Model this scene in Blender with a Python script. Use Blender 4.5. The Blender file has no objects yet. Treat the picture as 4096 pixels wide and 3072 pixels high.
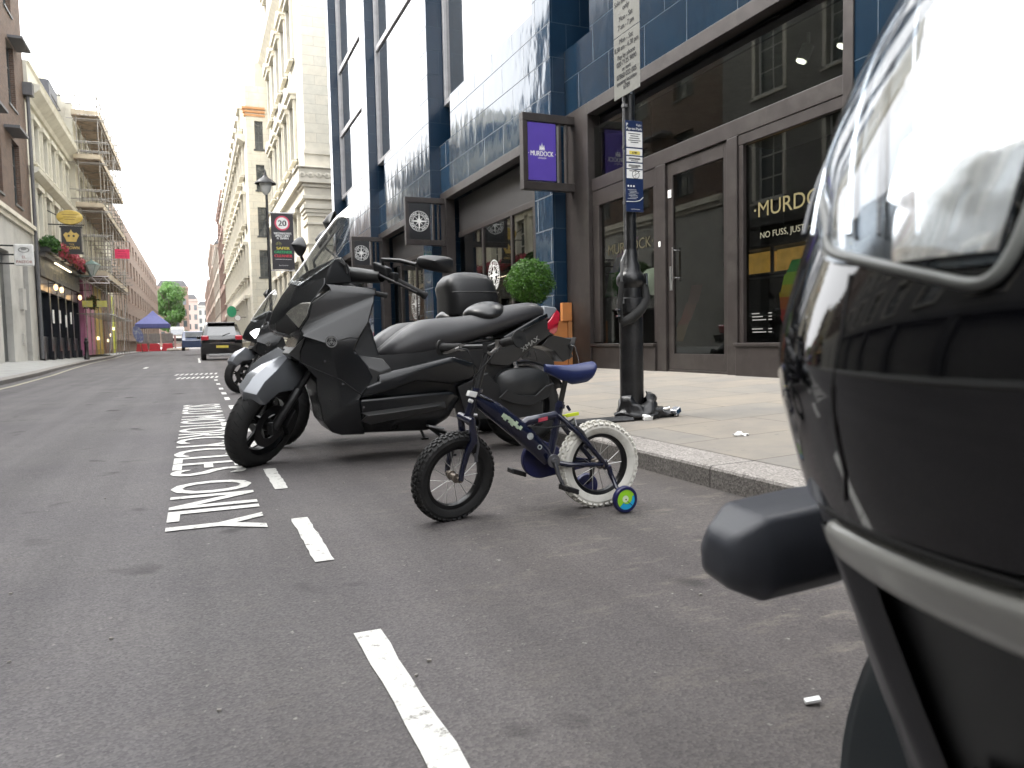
import bpy, bmesh, math, random
from mathutils import Vector, Matrix, noise
random.seed(7)
R = math.radians
PI = math.pi
scene = bpy.context.scene
COL = scene.collection

# ------------------------------------------------------------------ camera
def cam_matrix(loc, yaw, pitch, roll):
    cy, sy = math.cos(yaw), math.sin(yaw)
    f = Vector((sy*math.cos(pitch), cy*math.cos(pitch), -math.sin(pitch)))
    r = Vector((cy, -sy, 0)); u = r.cross(f)
    c, s = math.cos(roll), math.sin(roll)
    r2 = c*r + s*u; u2 = -s*r + c*u
    m = Matrix((r2, u2, -f)).transposed().to_4x4()
    m.translation = loc
    return m
cd = bpy.data.cameras.new('camera'); cam = bpy.data.objects.new('camera', cd); COL.objects.link(cam)
cam.matrix_world = cam_matrix(Vector((0, 0, .70)), R(22.80), R(3.425), R(-1.226))
cd.sensor_width = 36; cd.lens = 36*3000/4096; cd.clip_start = .02; cd.clip_end = 2000
cd.dof.use_dof = True; cd.dof.focus_distance = 3.6; cd.dof.aperture_fstop = 7.5
scene.camera = cam

# ------------------------------------------------------------------ world, sun, exposure
SUN_EL, SUN_AZ = R(46), R(-66)
w = bpy.data.worlds.new('World'); scene.world = w; w.use_nodes = True
nt = w.node_tree; nt.nodes.clear()
sky = nt.nodes.new('ShaderNodeTexSky'); sky.sky_type = 'NISHITA'; sky.sun_disc = False
sky.sun_elevation = SUN_EL; sky.sun_rotation = SUN_AZ; sky.dust_density = 5; sky.air_density = 1.6
hs = nt.nodes.new('ShaderNodeHueSaturation'); hs.inputs['Saturation'].default_value = .12
mx = nt.nodes.new('ShaderNodeMix'); mx.data_type = 'RGBA'; mx.inputs['Factor'].default_value = .65
mx.inputs[7].default_value = (10.2, 10.3, 10.5, 1)      # even overcast cloud
bg = nt.nodes.new('ShaderNodeBackground'); bg.inputs['Strength'].default_value = .12
out = nt.nodes.new('ShaderNodeOutputWorld')
nt.links.new(sky.outputs[0], hs.inputs['Color']); nt.links.new(hs.outputs[0], mx.inputs[6])
nt.links.new(mx.outputs[2], bg.inputs[0]); nt.links.new(bg.outputs[0], out.inputs[0])
sd = bpy.data.lights.new('sun', 'SUN'); sun = bpy.data.objects.new('sun', sd); COL.objects.link(sun)
sd.energy = 1.5; sd.angle = R(30); sd.color = (1, .97, .92)
sdir = Vector((math.sin(SUN_AZ)*math.cos(SUN_EL), math.cos(SUN_AZ)*math.cos(SUN_EL), math.sin(SUN_EL)))
sun.rotation_euler = sdir.to_track_quat('Z', 'Y').to_euler()
sun.location = (0, 0, 40)
scene.view_settings.view_transform = 'Standard'; scene.view_settings.look = 'None'
scene.view_settings.exposure = 2.25; scene.view_settings.gamma = 1
scene.render.engine = 'CYCLES'
scene.cycles.max_bounces = 7; scene.cycles.transparent_max_bounces = 12; scene.cycles.glossy_bounces = 5

# ------------------------------------------------------------------ materials
MATS = {}
def newmat(name):
    m = bpy.data.materials.new(name); m.use_nodes = True
    nt = m.node_tree; b = nt.nodes['Principled BSDF']
    return m, nt, b
def N(nt, t, **kw):
    n = nt.nodes.new('ShaderNode'+t)
    for k, v in kw.items():
        if k in n.inputs.keys(): n.inputs[k].default_value = v
        else: setattr(n, k, v)
    return n
def mat(name, col, rough=.5, metal=0, coat=0, var=.12, scale=6, bump=0, bscale=60, spec=None, trans=0, emit=0, dirt=None, coatr=.05, ior=None):
    """procedural: base colour broken up by noise, roughness noise, optional bump and dirt patches"""
    if name in MATS: return MATS[name]
    m, nt, b = newmat(name); L = nt.links.new
    tc = N(nt, 'TexCoord'); n1 = N(nt, 'TexNoise', Scale=scale, Detail=6.0)
    L(tc.outputs['Object'], n1.inputs['Vector'])
    r = N(nt, 'ValToRGB'); c = Vector(col[:3])
    r.color_ramp.elements[0].color = (*(c*(1-var)), 1); r.color_ramp.elements[1].color = (*(c*(1+var)), 1)
    r.color_ramp.elements[0].position = .3; r.color_ramp.elements[1].position = .7
    L(n1.outputs[0], r.inputs[0]); src = r.outputs[0]
    if dirt:
        n2 = N(nt, 'TexNoise', Scale=scale*.6, Detail=8.0, Roughness=.7); L(tc.outputs['Object'], n2.inputs['Vector'])
        r2 = N(nt, 'ValToRGB'); r2.color_ramp.elements[0].position = .5; r2.color_ramp.elements[1].position = .68
        L(n2.outputs[0], r2.inputs[0])
        mm = N(nt, 'Mix', data_type='RGBA'); L(r2.outputs[0], mm.inputs[0]); L(src, mm.inputs[6]); mm.inputs[7].default_value = (*dirt, 1)
        src = mm.outputs[2]
    L(src, b.inputs['Base Color'])
    mr = N(nt, 'MapRange'); mr.inputs['To Min'].default_value = max(0, rough-.06); mr.inputs['To Max'].default_value = min(1, rough+.06)
    L(n1.outputs[0], mr.inputs['Value']); L(mr.outputs[0], b.inputs['Roughness'])
    b.inputs['Metallic'].default_value = metal; b.inputs['Coat Weight'].default_value = coat; b.inputs['Coat Roughness'].default_value = coatr
    if spec is not None: b.inputs['Specular IOR Level'].default_value = spec
    if ior: b.inputs['IOR'].default_value = ior
    if trans: b.inputs['Transmission Weight'].default_value = trans
    if emit: b.inputs['Emission Color'].default_value = (*col[:3], 1); b.inputs['Emission Strength'].default_value = emit
    if bump:
        nb = N(nt, 'TexNoise', Scale=bscale, Detail=4.0); L(tc.outputs['Object'], nb.inputs['Vector'])
        bp = N(nt, 'Bump', Strength=bump, Distance=.01); L(nb.outputs[0], bp.inputs['Height']); L(bp.outputs[0], b.inputs['Normal'])
    MATS[name] = m; return m
def wallvec(nt):
    """(along wall, height) coordinates for any upright wall, from world position and normal"""
    L = nt.links.new
    g = N(nt, 'NewGeometry'); s = N(nt, 'SeparateXYZ'); L(g.outputs['Position'], s.inputs[0])
    sn = N(nt, 'SeparateXYZ'); L(g.outputs['True Normal'], sn.inputs[0])
    ab = N(nt, 'Math', operation='ABSOLUTE'); L(sn.outputs[0], ab.inputs[0])
    gt = N(nt, 'Math', operation='GREATER_THAN'); L(ab.outputs[0], gt.inputs[0]); gt.inputs[1].default_value = .5
    mxx = N(nt, 'Mix', data_type='FLOAT'); L(gt.outputs[0], mxx.inputs[0]); L(s.outputs[0], mxx.inputs[2]); L(s.outputs[1], mxx.inputs[3])
    c = N(nt, 'CombineXYZ'); L(mxx.outputs[0], c.inputs[0]); L(s.outputs[2], c.inputs[1])
    return c, g
def blockmat(name, c1, c2, mortar, bw, rh, ms=.008, rough=.7, off=.5, bump=.3, wob=0, spec=None, z0=0, stain=0, coat=0, bumpd=.01):
    if name in MATS: return MATS[name]
    m, nt, b = newmat(name); L = nt.links.new
    c, g = wallvec(nt)
    mp = N(nt, 'Mapping'); mp.inputs['Location'].default_value = (.13, -z0, 0); L(c.outputs[0], mp.inputs[0])
    br = N(nt, 'TexBrick'); br.offset = off
    br.inputs['Color1'].default_value = (*c1, 1); br.inputs['Color2'].default_value = (*c2, 1); br.inputs['Mortar'].default_value = (*mortar, 1)
    br.inputs['Scale'].default_value = 1; br.inputs['Brick Width'].default_value = bw; br.inputs['Row Height'].default_value = rh
    br.inputs['Mortar Size'].default_value = ms; br.inputs['Mortar Smooth'].default_value = .2
    L(mp.outputs[0], br.inputs[0]); src = br.outputs[0]
    n1 = N(nt, 'TexNoise', Scale=3.0, Detail=7.0, Roughness=.65); L(g.outputs['Position'], n1.inputs['Vector'])
    r = N(nt, 'ValToRGB'); r.color_ramp.elements[0].color = (.72, .72, .72, 1); r.color_ramp.elements[1].color = (1.15, 1.13, 1.1, 1)
    r.color_ramp.elements[0].position = .3; r.color_ramp.elements[1].position = .65
    L(n1.outputs[0], r.inputs[0]); mu = N(nt, 'Mix', data_type='RGBA', blend_type='MULTIPLY'); mu.inputs[0].default_value = .6+stain
    L(src, mu.inputs[6]); L(r.outputs[0], mu.inputs[7]); L(mu.outputs[2], b.inputs['Base Color'])
    rg = N(nt, 'MapRange'); L(br.outputs['Fac'], rg.inputs['Value']); rg.inputs['To Min'].default_value = rough; rg.inputs['To Max'].default_value = max(rough, .75); L(rg.outputs[0], b.inputs['Roughness'])
    if spec is not None:
        sg = N(nt, 'MapRange'); L(br.outputs['Fac'], sg.inputs['Value']); sg.inputs['To Min'].default_value = spec; sg.inputs['To Max'].default_value = .1; L(sg.outputs[0], b.inputs['Specular IOR Level'])
    b.inputs['Coat Weight'].default_value = coat; b.inputs['Coat Roughness'].default_value = .03
    bp = N(nt, 'Bump', Strength=bump, Distance=bumpd); bp.invert = True
    L(br.outputs['Fac'], bp.inputs['Height'])
    if wob:
        nw = N(nt, 'TexNoise', Scale=2.3, Detail=1.5); mpw = N(nt, 'Mapping'); mpw.inputs['Scale'].default_value = (1, 1.6, .8)
        L(g.outputs['Position'], mpw.inputs[0]); L(mpw.outputs[0], nw.inputs['Vector'])
        b2 = N(nt, 'Bump', Strength=1.0, Distance=wob); L(nw.outputs[0], b2.inputs['Height'])
        nv = N(nt, 'TexNoise', Scale=9.0, Detail=2.0); L(mpw.outputs[0], nv.inputs['Vector'])
        b3 = N(nt, 'Bump', Strength=1.0, Distance=wob*.12); L(nv.outputs[0], b3.inputs['Height']); L(b2.outputs[0], b3.inputs['Normal'])
        L(b3.outputs[0], bp.inputs['Normal'])
        L(bp.outputs[0], b.inputs['Normal']); L(bp.outputs[0], b.inputs['Coat Normal'])
    else: L(bp.outputs[0], b.inputs['Normal'])
    MATS[name] = m; return m
def glassmat(name, tint, refl=1.0, wob=0):
    """pane: mirror reflection by angle over a tinted see-through"""
    if name in MATS: return MATS[name]
    m, nt, b = newmat(name); L = nt.links.new; nt.nodes.remove(b)
    o = nt.nodes['Material Output']
    t = N(nt, 'BsdfTransparent'); t.inputs[0].default_value = (*tint, 1)
    gl = N(nt, 'BsdfGlossy'); gl.inputs['Roughness'].default_value = .01; gl.inputs[0].default_value = (refl, refl, refl, 1)
    lw = N(nt, 'LayerWeight', Blend=.5); pw = N(nt, 'Math', operation='POWER'); L(lw.outputs['Facing'], pw.inputs[0]); pw.inputs[1].default_value = 4.2
    f = N(nt, 'MapRange'); L(pw.outputs[0], f.inputs['Value']); f.inputs['To Min'].default_value = .055; ms = N(nt, 'MixShader')
    L(f.outputs[0], ms.inputs[0]); L(t.outputs[0], ms.inputs[1]); L(gl.outputs[0], ms.inputs[2]); L(ms.outputs[0], o.inputs[0])
    if wob:
        g = N(nt, 'NewGeometry'); n = N(nt, 'TexNoise', Scale=.8, Detail=1.0); L(g.outputs['Position'], n.inputs['Vector'])
        bp = N(nt, 'Bump', Strength=1.0, Distance=wob); L(n.outputs[0], bp.inputs['Height']); L(bp.outputs[0], gl.inputs['Normal'])
    MATS[name] = m; return m
def asphaltmat():
    m, nt, b = newmat('asphalt'); L = nt.links.new
    g = N(nt, 'NewGeometry'); P = g.outputs['Position']
    n1 = N(nt, 'TexNoise', Scale=.9, Detail=6.0, Roughness=.6); L(P, n1.inputs['Vector'])
    r1 = N(nt, 'ValToRGB'); r1.color_ramp.elements[0].position = .35; r1.color_ramp.elements[1].position = .7
    r1.color_ramp.elements[0].color = (.100, .094, .098, 1); r1.color_ramp.elements[1].color = (.128, .121, .121, 1); L(n1.outputs[0], r1.inputs[0])
    v = N(nt, 'TexVoronoi', Scale=170.0); L(P, v.inputs['Vector'])
    r2 = N(nt, 'ValToRGB'); L(v.outputs['Color'], r2.inputs[0])
    r2.color_ramp.elements[0].color = (.68, .68, .68, 1); r2.color_ramp.elements[1].color = (1.32, 1.30, 1.27, 1)
    m1 = N(nt, 'Mix', data_type='RGBA', blend_type='MULTIPLY'); m1.inputs[0].default_value = 1; L(r1.outputs[0], m1.inputs[6]); L(r2.outputs[0], m1.inputs[7])
    # the parking bay is browner and darker from drips and tyres than the open lane
    sb = N(nt, 'SeparateXYZ'); L(P, sb.inputs[0]); nb_ = N(nt, 'TexNoise', Scale=1.1, Detail=5.0); L(P, nb_.inputs['Vector'])
    ad = N(nt, 'Math', operation='MULTIPLY_ADD'); L(nb_.outputs[0], ad.inputs[0]); ad.inputs[1].default_value = 1.3; L(sb.outputs[0], ad.inputs[2])
    rb = N(nt, 'MapRange'); L(ad.outputs[0], rb.inputs['Value']); rb.inputs['From Min'].default_value = .55; rb.inputs['From Max'].default_value = 1.7
    mb_ = N(nt, 'Mix', data_type='RGBA', blend_type='MULTIPLY'); L(rb.outputs[0], mb_.inputs[0]); L(m1.outputs[2], mb_.inputs[6]); mb_.inputs[7].default_value = (.86, .825, .785, 1); m1 = mb_
    # faint long wheel tracks
    wv = N(nt, 'TexNoise', Scale=1.0, Detail=4.0, Roughness=.55); mw = N(nt, 'Mapping'); mw.inputs['Scale'].default_value = (3.2, .12, 1); L(P, mw.inputs[0]); L(mw.outputs[0], wv.inputs['Vector'])
    rw_ = N(nt, 'ValToRGB'); rw_.color_ramp.elements[0].position = .38; rw_.color_ramp.elements[1].position = .62; rw_.color_ramp.elements[0].color = (.86, .86, .86, 1); rw_.color_ramp.elements[1].color = (1.10, 1.10, 1.10, 1); L(wv.outputs[0], rw_.inputs[0])
    mt_ = N(nt, 'Mix', data_type='RGBA', blend_type='MULTIPLY'); mt_.inputs[0].default_value = 1; L(m1.outputs[2], mt_.inputs[6]); L(rw_.outputs[0], mt_.inputs[7]); m1 = mt_
    # pale chippings and grit
    n3 = N(nt, 'TexNoise', Scale=46.0, Detail=3.0); L(P, n3.inputs['Vector'])
    r3 = N(nt, 'ValToRGB'); r3.color_ramp.elements[0].position = .68; r3.color_ramp.elements[1].position = .76; L(n3.outputs[0], r3.inputs[0])
    m2 = N(nt, 'Mix', data_type='RGBA'); L(r3.outputs[0], m2.inputs[0]); L(m1.outputs[2], m2.inputs[6]); m2.inputs[7].default_value = (.24, .23, .21, 1)
    # dusty scuffed patches inside the bay, near the kerb
    mp = N(nt, 'Mapping'); mp.inputs['Scale'].default_value = (2.4, 6.5, 1); L(P, mp.inputs[0])
    n4 = N(nt, 'TexNoise', Scale=1.6, Detail=10.0, Roughness=.78); L(mp.outputs[0], n4.inputs['Vector'])
    r4 = N(nt, 'ValToRGB'); r4.color_ramp.elements[0].position = .53; r4.color_ramp.elements[1].position = .66; L(n4.outputs[0], r4.inputs[0])
    sx = N(nt, 'SeparateXYZ'); L(P, sx.inputs[0])
    mr = N(nt, 'MapRange'); L(sx.outputs[0], mr.inputs['Value']); mr.inputs['From Min'].default_value = .5; mr.inputs['From Max'].default_value = 1.5
    mr.inputs['To Min'].default_value = .12; mr.inputs['To Max'].default_value = .75
    mm = N(nt, 'Math', operation='MULTIPLY'); L(r4.outputs[0], mm.inputs[0]); L(mr.outputs[0], mm.inputs[1])
    m3 = N(nt, 'Mix', data_type='RGBA'); L(mm.outputs[0], m3.inputs[0]); L(m2.outputs[2], m3.inputs[6]); m3.inputs[7].default_value = (.20, .175, .15, 1)
    # silt and damp gathered along the gutter
    mg_ = N(nt, 'MapRange'); L(sx.outputs[0], mg_.inputs['Value']); mg_.inputs['From Min'].default_value = 1.78; mg_.inputs['From Max'].default_value = 2.14; mg_.inputs['To Max'].default_value = .8
    ng_ = N(nt, 'Math', operation='MULTIPLY'); L(mg_.outputs[0], ng_.inputs[0]); L(n1.outputs[0], ng_.inputs[1])
    m5 = N(nt, 'Mix', data_type='RGBA'); L(ng_.outputs[0], m5.inputs[0]); L(m3.outputs[2], m5.inputs[6]); m5.inputs[7].default_value = (.045, .038, .032, 1); m3 = m5
    # dark oil drips
    n5 = N(nt, 'TexNoise', Scale=2.6, Detail=2.0); L(P, n5.inputs['Vector'])
    r5 = N(nt, 'ValToRGB'); r5.color_ramp.elements[0].position = .66; r5.color_ramp.elements[1].position = .74; L(n5.outputs[0], r5.inputs[0])
    m4 = N(nt, 'Mix', data_type='RGBA'); L(r5.outputs[0], m4.inputs[0]); L(m3.outputs[2], m4.inputs[6]); m4.inputs[7].default_value = (.03, .028, .027, 1)
    L(m4.outputs[2], b.inputs['Base Color']); b.inputs['Roughness'].default_value = .82; b.inputs['Specular IOR Level'].default_value = .35
    bp = N(nt, 'Bump', Strength=.55, Distance=.004); L(v.outputs['Distance'], bp.inputs['Height']); L(bp.outputs[0], b.inputs['Normal'])
    return m
def slabmat():
    m, nt, b = newmat('york_stone'); L = nt.links.new
    g = N(nt, 'NewGeometry'); P = g.outputs['Position']
    mp = N(nt, 'Mapping'); mp.inputs['Rotation'].default_value = (0, 0, R(0)); mp.inputs['Location'].default_value = (-2.28, .3, 0); L(P, mp.inputs[0])
    br = N(nt, 'TexBrick'); br.offset = .43; br.squash = .8; br.squash_frequency = 3
    for k, c in (('Color1', (.235, .210, .178)), ('Color2', (.198, .188, .172)), ('Mortar', (.12, .105, .09))): br.inputs[k].default_value = (*c, 1)
    br.inputs['Scale'].default_value = 1; br.inputs['Brick Width'].default_value = .92; br.inputs['Row Height'].default_value = .62; br.inputs['Mortar Size'].default_value = .006
    L(mp.outputs[0], br.inputs[0])
    n1 = N(nt, 'TexNoise', Scale=2.4, Detail=8.0, Roughness=.7); L(P, n1.inputs['Vector'])
    r = N(nt, 'ValToRGB'); r.color_ramp.elements[0].color = (.8, .8, .82, 1); r.color_ramp.elements[1].color = (1.12, 1.08, 1.0, 1)
    r.color_ramp.elements[0].position = .33; r.color_ramp.elements[1].position = .66; L(n1.outputs[0], r.inputs[0])
    mu = N(nt, 'Mix', data_type='RGBA', blend_type='MULTIPLY'); mu.inputs[0].default_value = .85; L(br.outputs[0], mu.inputs[6]); L(r.outputs[0], mu.inputs[7])
    n2 = N(nt, 'TexNoise', Scale=14.0, Detail=3.0); L(P, n2.inputs['Vector'])
    r2 = N(nt, 'ValToRGB'); r2.color_ramp.elements[0].position = .69; r2.color_ramp.elements[1].position = .74; L(n2.outputs[0], r2.inputs[0])
    m2 = N(nt, 'Mix', data_type='RGBA'); L(r2.outputs[0], m2.inputs[0]); L(mu.outputs[2], m2.inputs[6]); m2.inputs[7].default_value = (.15, .14, .125, 1)
    L(m2.outputs[2], b.inputs['Base Color']); b.inputs['Roughness'].default_value = .75
    bp = N(nt, 'Bump', Strength=.35, Distance=.006); bp.invert = True; L(br.outputs['Fac'], bp.inputs['Height']); L(bp.outputs[0], b.inputs['Normal'])
    return m
def granitemat():
    m, nt, b = newmat('granite_kerb'); L = nt.links.new
    g = N(nt, 'NewGeometry'); P = g.outputs['Position']
    v = N(nt, 'TexVoronoi', Scale=120.0); L(P, v.inputs['Vector'])
    r = N(nt, 'ValToRGB'); r.color_ramp.elements[0].color = (.13, .118, .108, 1); r.color_ramp.elements[1].color = (.40, .375, .35, 1); L(v.outputs['Color'], r.inputs[0])
    n1 = N(nt, 'TexNoise', Scale=3.0, Detail=8.0); L(P, n1.inputs['Vector'])
    # upright face darkened: tyre grime, plus painted-in shade where it turns from the sky
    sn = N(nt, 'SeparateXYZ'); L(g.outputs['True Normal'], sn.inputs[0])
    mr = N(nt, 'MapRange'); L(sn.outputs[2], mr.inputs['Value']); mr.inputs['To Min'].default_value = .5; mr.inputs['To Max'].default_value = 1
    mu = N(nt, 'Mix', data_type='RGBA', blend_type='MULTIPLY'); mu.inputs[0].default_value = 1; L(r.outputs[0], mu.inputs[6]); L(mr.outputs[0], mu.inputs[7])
    r2 = N(nt, 'ValToRGB'); r2.color_ramp.elements[0].color = (.75, .73, .7, 1); r2.color_ramp.elements[1].color = (1.1, 1.1, 1.1, 1); L(n1.outputs[0], r2.inputs[0])
    m3 = N(nt, 'Mix', data_type='RGBA', blend_type='MULTIPLY'); m3.inputs[0].default_value = .8; L(mu.outputs[2], m3.inputs[6]); L(r2.outputs[0], m3.inputs[7])
    sy = N(nt, 'SeparateXYZ'); L(P, sy.inputs[0])
    md = N(nt, 'Math', operation='FRACT'); dv = N(nt, 'Math', operation='DIVIDE'); L(sy.outputs[1], dv.inputs[0]); dv.inputs[1].default_value = .93; L(dv.outputs[0], md.inputs[0])
    lt = N(nt, 'Math', operation='LESS_THAN'); L(md.outputs[0], lt.inputs[0]); lt.inputs[1].default_value = .011
    m4 = N(nt, 'Mix', data_type='RGBA'); L(lt.outputs[0], m4.inputs[0]); L(m3.outputs[2], m4.inputs[6]); m4.inputs[7].default_value = (.06, .055, .05, 1)
    L(m4.outputs[2], b.inputs['Base Color']); b.inputs['Roughness'].default_value = .8
    bp = N(nt, 'Bump', Strength=.4, Distance=.003); L(v.outputs['Distance'], bp.inputs['Height']); L(bp.outputs[0], b.inputs['Normal'])
    return m
def paintmat():
    """thermoplastic road paint, worn through in specks"""
    m, nt, b = newmat('road_paint'); L = nt.links.new
    g = N(nt, 'NewGeometry'); P = g.outputs['Position']
    n1 = N(nt, 'TexNoise', Scale=26.0, Detail=8.0, Roughness=.75); L(P, n1.inputs['Vector'])
    r = N(nt, 'ValToRGB'); r.color_ramp.elements[0].position = .35; r.color_ramp.elements[1].position = .45
    r.color_ramp.elements[0].color = (.17, .16, .145, 1); r.color_ramp.elements[1].color = (.60, .59, .55, 1); L(n1.outputs[0], r.inputs[0])
    L(r.outputs[0], b.inputs['Base Color']); b.inputs['Roughness'].default_value = .6
    bp = N(nt, 'Bump', Strength=.4, Distance=.003); L(n1.outputs[0], bp.inputs['Height']); L(bp.outputs[0], b.inputs['Normal'])
    return m

# ------------------------------------------------------------------ mesh helpers
class MB:
    def __init__(s): s.v = []; s.f = []; s.mi = []; s.cur = 0
    def add(s, vs, fs):
        o = len(s.v); s.v += [tuple(p) for p in vs]; s.f += [tuple(i+o for i in f) for f in fs]; s.mi += [s.cur]*len(fs); return s
    def box(s, x0, y0, z0, x1, y1, z1):
        return s.add([(x, y, z) for z in (z0, z1) for y in (y0, y1) for x in (x0, x1)],
                     [(0, 2, 3, 1), (4, 5, 7, 6), (0, 1, 5, 4), (2, 6, 7, 3), (0, 4, 6, 2), (1, 3, 7, 5)])
    def obox(s, c, ax, ay, az):
        c, ax, ay, az = Vector(c), Vector(ax), Vector(ay), Vector(az)
        return s.add([c+ax*i+ay*j+az*k for k in (-1, 1) for j in (-1, 1) for i in (-1, 1)],
                     [(0, 2, 3, 1), (4, 5, 7, 6), (0, 1, 5, 4), (2, 6, 7, 3), (0, 4, 6, 2), (1, 3, 7, 5)])
    def bar(s, a, b, w, h=None, up=(0, 0, 1)):
        a, b = Vector(a), Vector(b); d = b-a; l = d.length; d.normalize(); h = h or w
        x = d.cross(Vector(up)); 
        if x.length < 1e-4: x = d.cross(Vector((0, 1, 0)))
        x.normalize(); y = x.cross(d)
        return s.obox((a+b)/2, x*w/2, d*l/2, y*h/2)
    def tube(s, pts, r, n=10, caps=True, closed=False):
        pts = [Vector(p) for p in pts]; m = len(pts)
        rs = r if isinstance(r, (list, tuple)) else [r]*m
        o = len(s.v); prev = None
        for i, p in enumerate(pts):
            if closed: d = pts[(i+1) % m]-pts[i-1]
            else: d = pts[min(i+1, m-1)]-pts[max(i-1, 0)]
            if d.length < 1e-9: d = Vector((0, 0, 1))
            d.normalize()
            if prev is None:
                a = Vector((0, 0, 1)) if abs(d.z) < .9 else Vector((1, 0, 0)); x = d.cross(a).normalized()
            else:
                x = prev-d*prev.dot(d); x.normalize()
            prev = x; y = d.cross(x)
            for k in range(n):
                t = 2*PI*k/n; s.v.append(tuple(p+(x*math.cos(t)+y*math.sin(t))*rs[i]))
        rings = m if closed else m-1
        for i in range(rings):
            a, b = o+i*n, o+((i+1) % m)*n
            for k in range(n):
                s.f.append((a+k, a+(k+1) % n, b+(k+1) % n, b+k)); s.mi.append(s.cur)
        if caps and not closed:
            s.f.append(tuple(o+k for k in reversed(range(n)))); s.f.append(tuple(o+(m-1)*n+k for k in range(n))); s.mi += [s.cur]*2
        return s
    def lathe(s, prof, n=24, c=(0, 0, 0), axis='Z', arc=2*PI):
        """prof: (r, h) list revolved round an axis through c"""
        o = len(s.v); c = Vector(c); full = abs(arc-2*PI) < 1e-6; m = n if full else n+1
        for (r, h) in prof:
            for k in range(m):
                t = arc*k/n; a, b = r*math.cos(t), r*math.sin(t)
                p = {'Z': (a, b, h), 'Y': (a, h, b), 'X': (h, a, b)}[axis]
                s.v.append(tuple(c+Vector(p)))
        for i in range(len(prof)-1):
            for k in range(n if full else n):
                k2 = (k+1) % m
                q = (o+i*m+k, o+i*m+k2, o+(i+1)*m+k2, o+(i+1)*m+k)
                s.f.append(q if axis != 'Y' else q[::-1]); s.mi.append(s.cur)
        return s
    def prism(s, poly, a, b, axis='Y'):
        """2-D polygon (u,v) extruded from a to b along axis; plane XZ for Y, YZ for X, XY for Z"""
        n = len(poly)
        def P(u, v, t): return {'Y': (u, t, v), 'X': (t, u, v), 'Z': (u, v, t)}[axis]
        vs = [P(u, v, a) for u, v in poly]+[P(u, v, b) for u, v in poly]
        return s.add(vs, [tuple(range(n)), tuple(range(2*n-1, n-1, -1))]+[(i, i+n, (i+1) % n+n, (i+1) % n) for i in range(n)])
    def grid(s, fn, nu, nv, wrapu=False, flip=False):
        o = len(s.v); mu = nu if wrapu else nu+1
        for j in range(nv+1):
            for i in range(mu): s.v.append(tuple(fn(i/nu, j/nv)))
        for j in range(nv):
            for i in range(nu):
                q = (o+j*mu+i, o+j*mu+(i+1) % mu, o+(j+1)*mu+(i+1) % mu, o+(j+1)*mu+i)
                s.f.append(q[::-1] if flip else q); s.mi.append(s.cur)
        return s
    def build(s, name, mats, parent=None, bevel=0, smooth=None, seg=2, sub=0, shift=True, solid=0, fixn=True):
        me = bpy.data.meshes.new(name)
        me.from_pydata(s.v, [], s.f)
        mats = mats if isinstance(mats, (list, tuple)) else [mats]
        for m in mats: me.materials.append(m)
        if len(mats) > 1:
            for p, k in zip(me.polygons, s.mi): p.material_index = k
        if fixn:
            bm = bmesh.new(); bm.from_mesh(me); bmesh.ops.recalc_face_normals(bm, faces=bm.faces); bm.to_mesh(me); bm.free()
        ob = bpy.data.objects.new(name, me); COL.objects.link(ob)
        if parent is not None:
            ob.parent = parent
            if shift:
                base = WORLD.get(parent.name, Matrix())
                me.transform(base.inverted()); WORLD[ob.name] = base
        if solid:
            md = ob.modifiers.new('thick', 'SOLIDIFY'); md.thickness = solid; md.offset = 0
        if bevel:
            md = ob.modifiers.new('bevel', 'BEVEL'); md.width = bevel; md.segments = seg; md.limit_method = 'ANGLE'; md.angle_limit = R(25); md.harden_normals = False
        if sub:
            md = ob.modifiers.new('sub', 'SUBSURF'); md.levels = sub; md.render_levels = sub
        if smooth is not None:
            me.shade_smooth()
            try: me.set_sharp_from_angle(angle=R(smooth))
            except Exception: pass
        return ob
WORLD = {}
def tag(o, label=None, cat=None, group=None, kind=None):
    if label: o['label'] = label
    if cat: o['category'] = cat
    if group: o['group'] = group
    if kind: o['kind'] = kind
    return o
def thing(name, loc, label, cat, group=None, rz=0):
    o = bpy.data.objects.new(name, None); COL.objects.link(o); o.empty_display_size = .2
    o.location = loc; o.rotation_euler = (0, 0, rz)
    WORLD[o.name] = Matrix.Translation(Vector(loc)) @ Matrix.Rotation(rz, 4, 'Z')
    return tag(o, label, cat, group)
def copy_tree(o, parent=None):
    c = o.copy(); COL.objects.link(c)
    if parent is not None: c.parent = parent
    for ch in list(o.children): copy_tree(ch, c)
    return c
_tcache = {}
def text2d(txt, font=None):
    """flat triangles of a line of lettering, unit cap height ~.7, starting at x = 0"""
    if txt in _tcache: return _tcache[txt]
    cu = bpy.data.curves.new('t', 'FONT'); cu.body = txt; cu.size = 1; cu.resolution_u = 3
    o = bpy.data.objects.new('t', cu); COL.objects.link(o)
    bpy.context.view_layer.update()
    dg = bpy.context.evaluated_depsgraph_get(); ev = o.evaluated_get(dg); me = ev.to_mesh()
    vs = [(v.co.x, v.co.y) for v in me.vertices]; fs = [tuple(p.vertices) for p in me.polygons]
    ev.to_mesh_clear(); bpy.data.objects.remove(o); bpy.data.curves.remove(cu)
    x0 = min([v[0] for v in vs] or [0]); x1 = max([v[0] for v in vs] or [1])
    vs = [(x-x0, y) for x, y in vs]
    _tcache[txt] = (vs, fs, x1-x0); return _tcache[txt]
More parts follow.
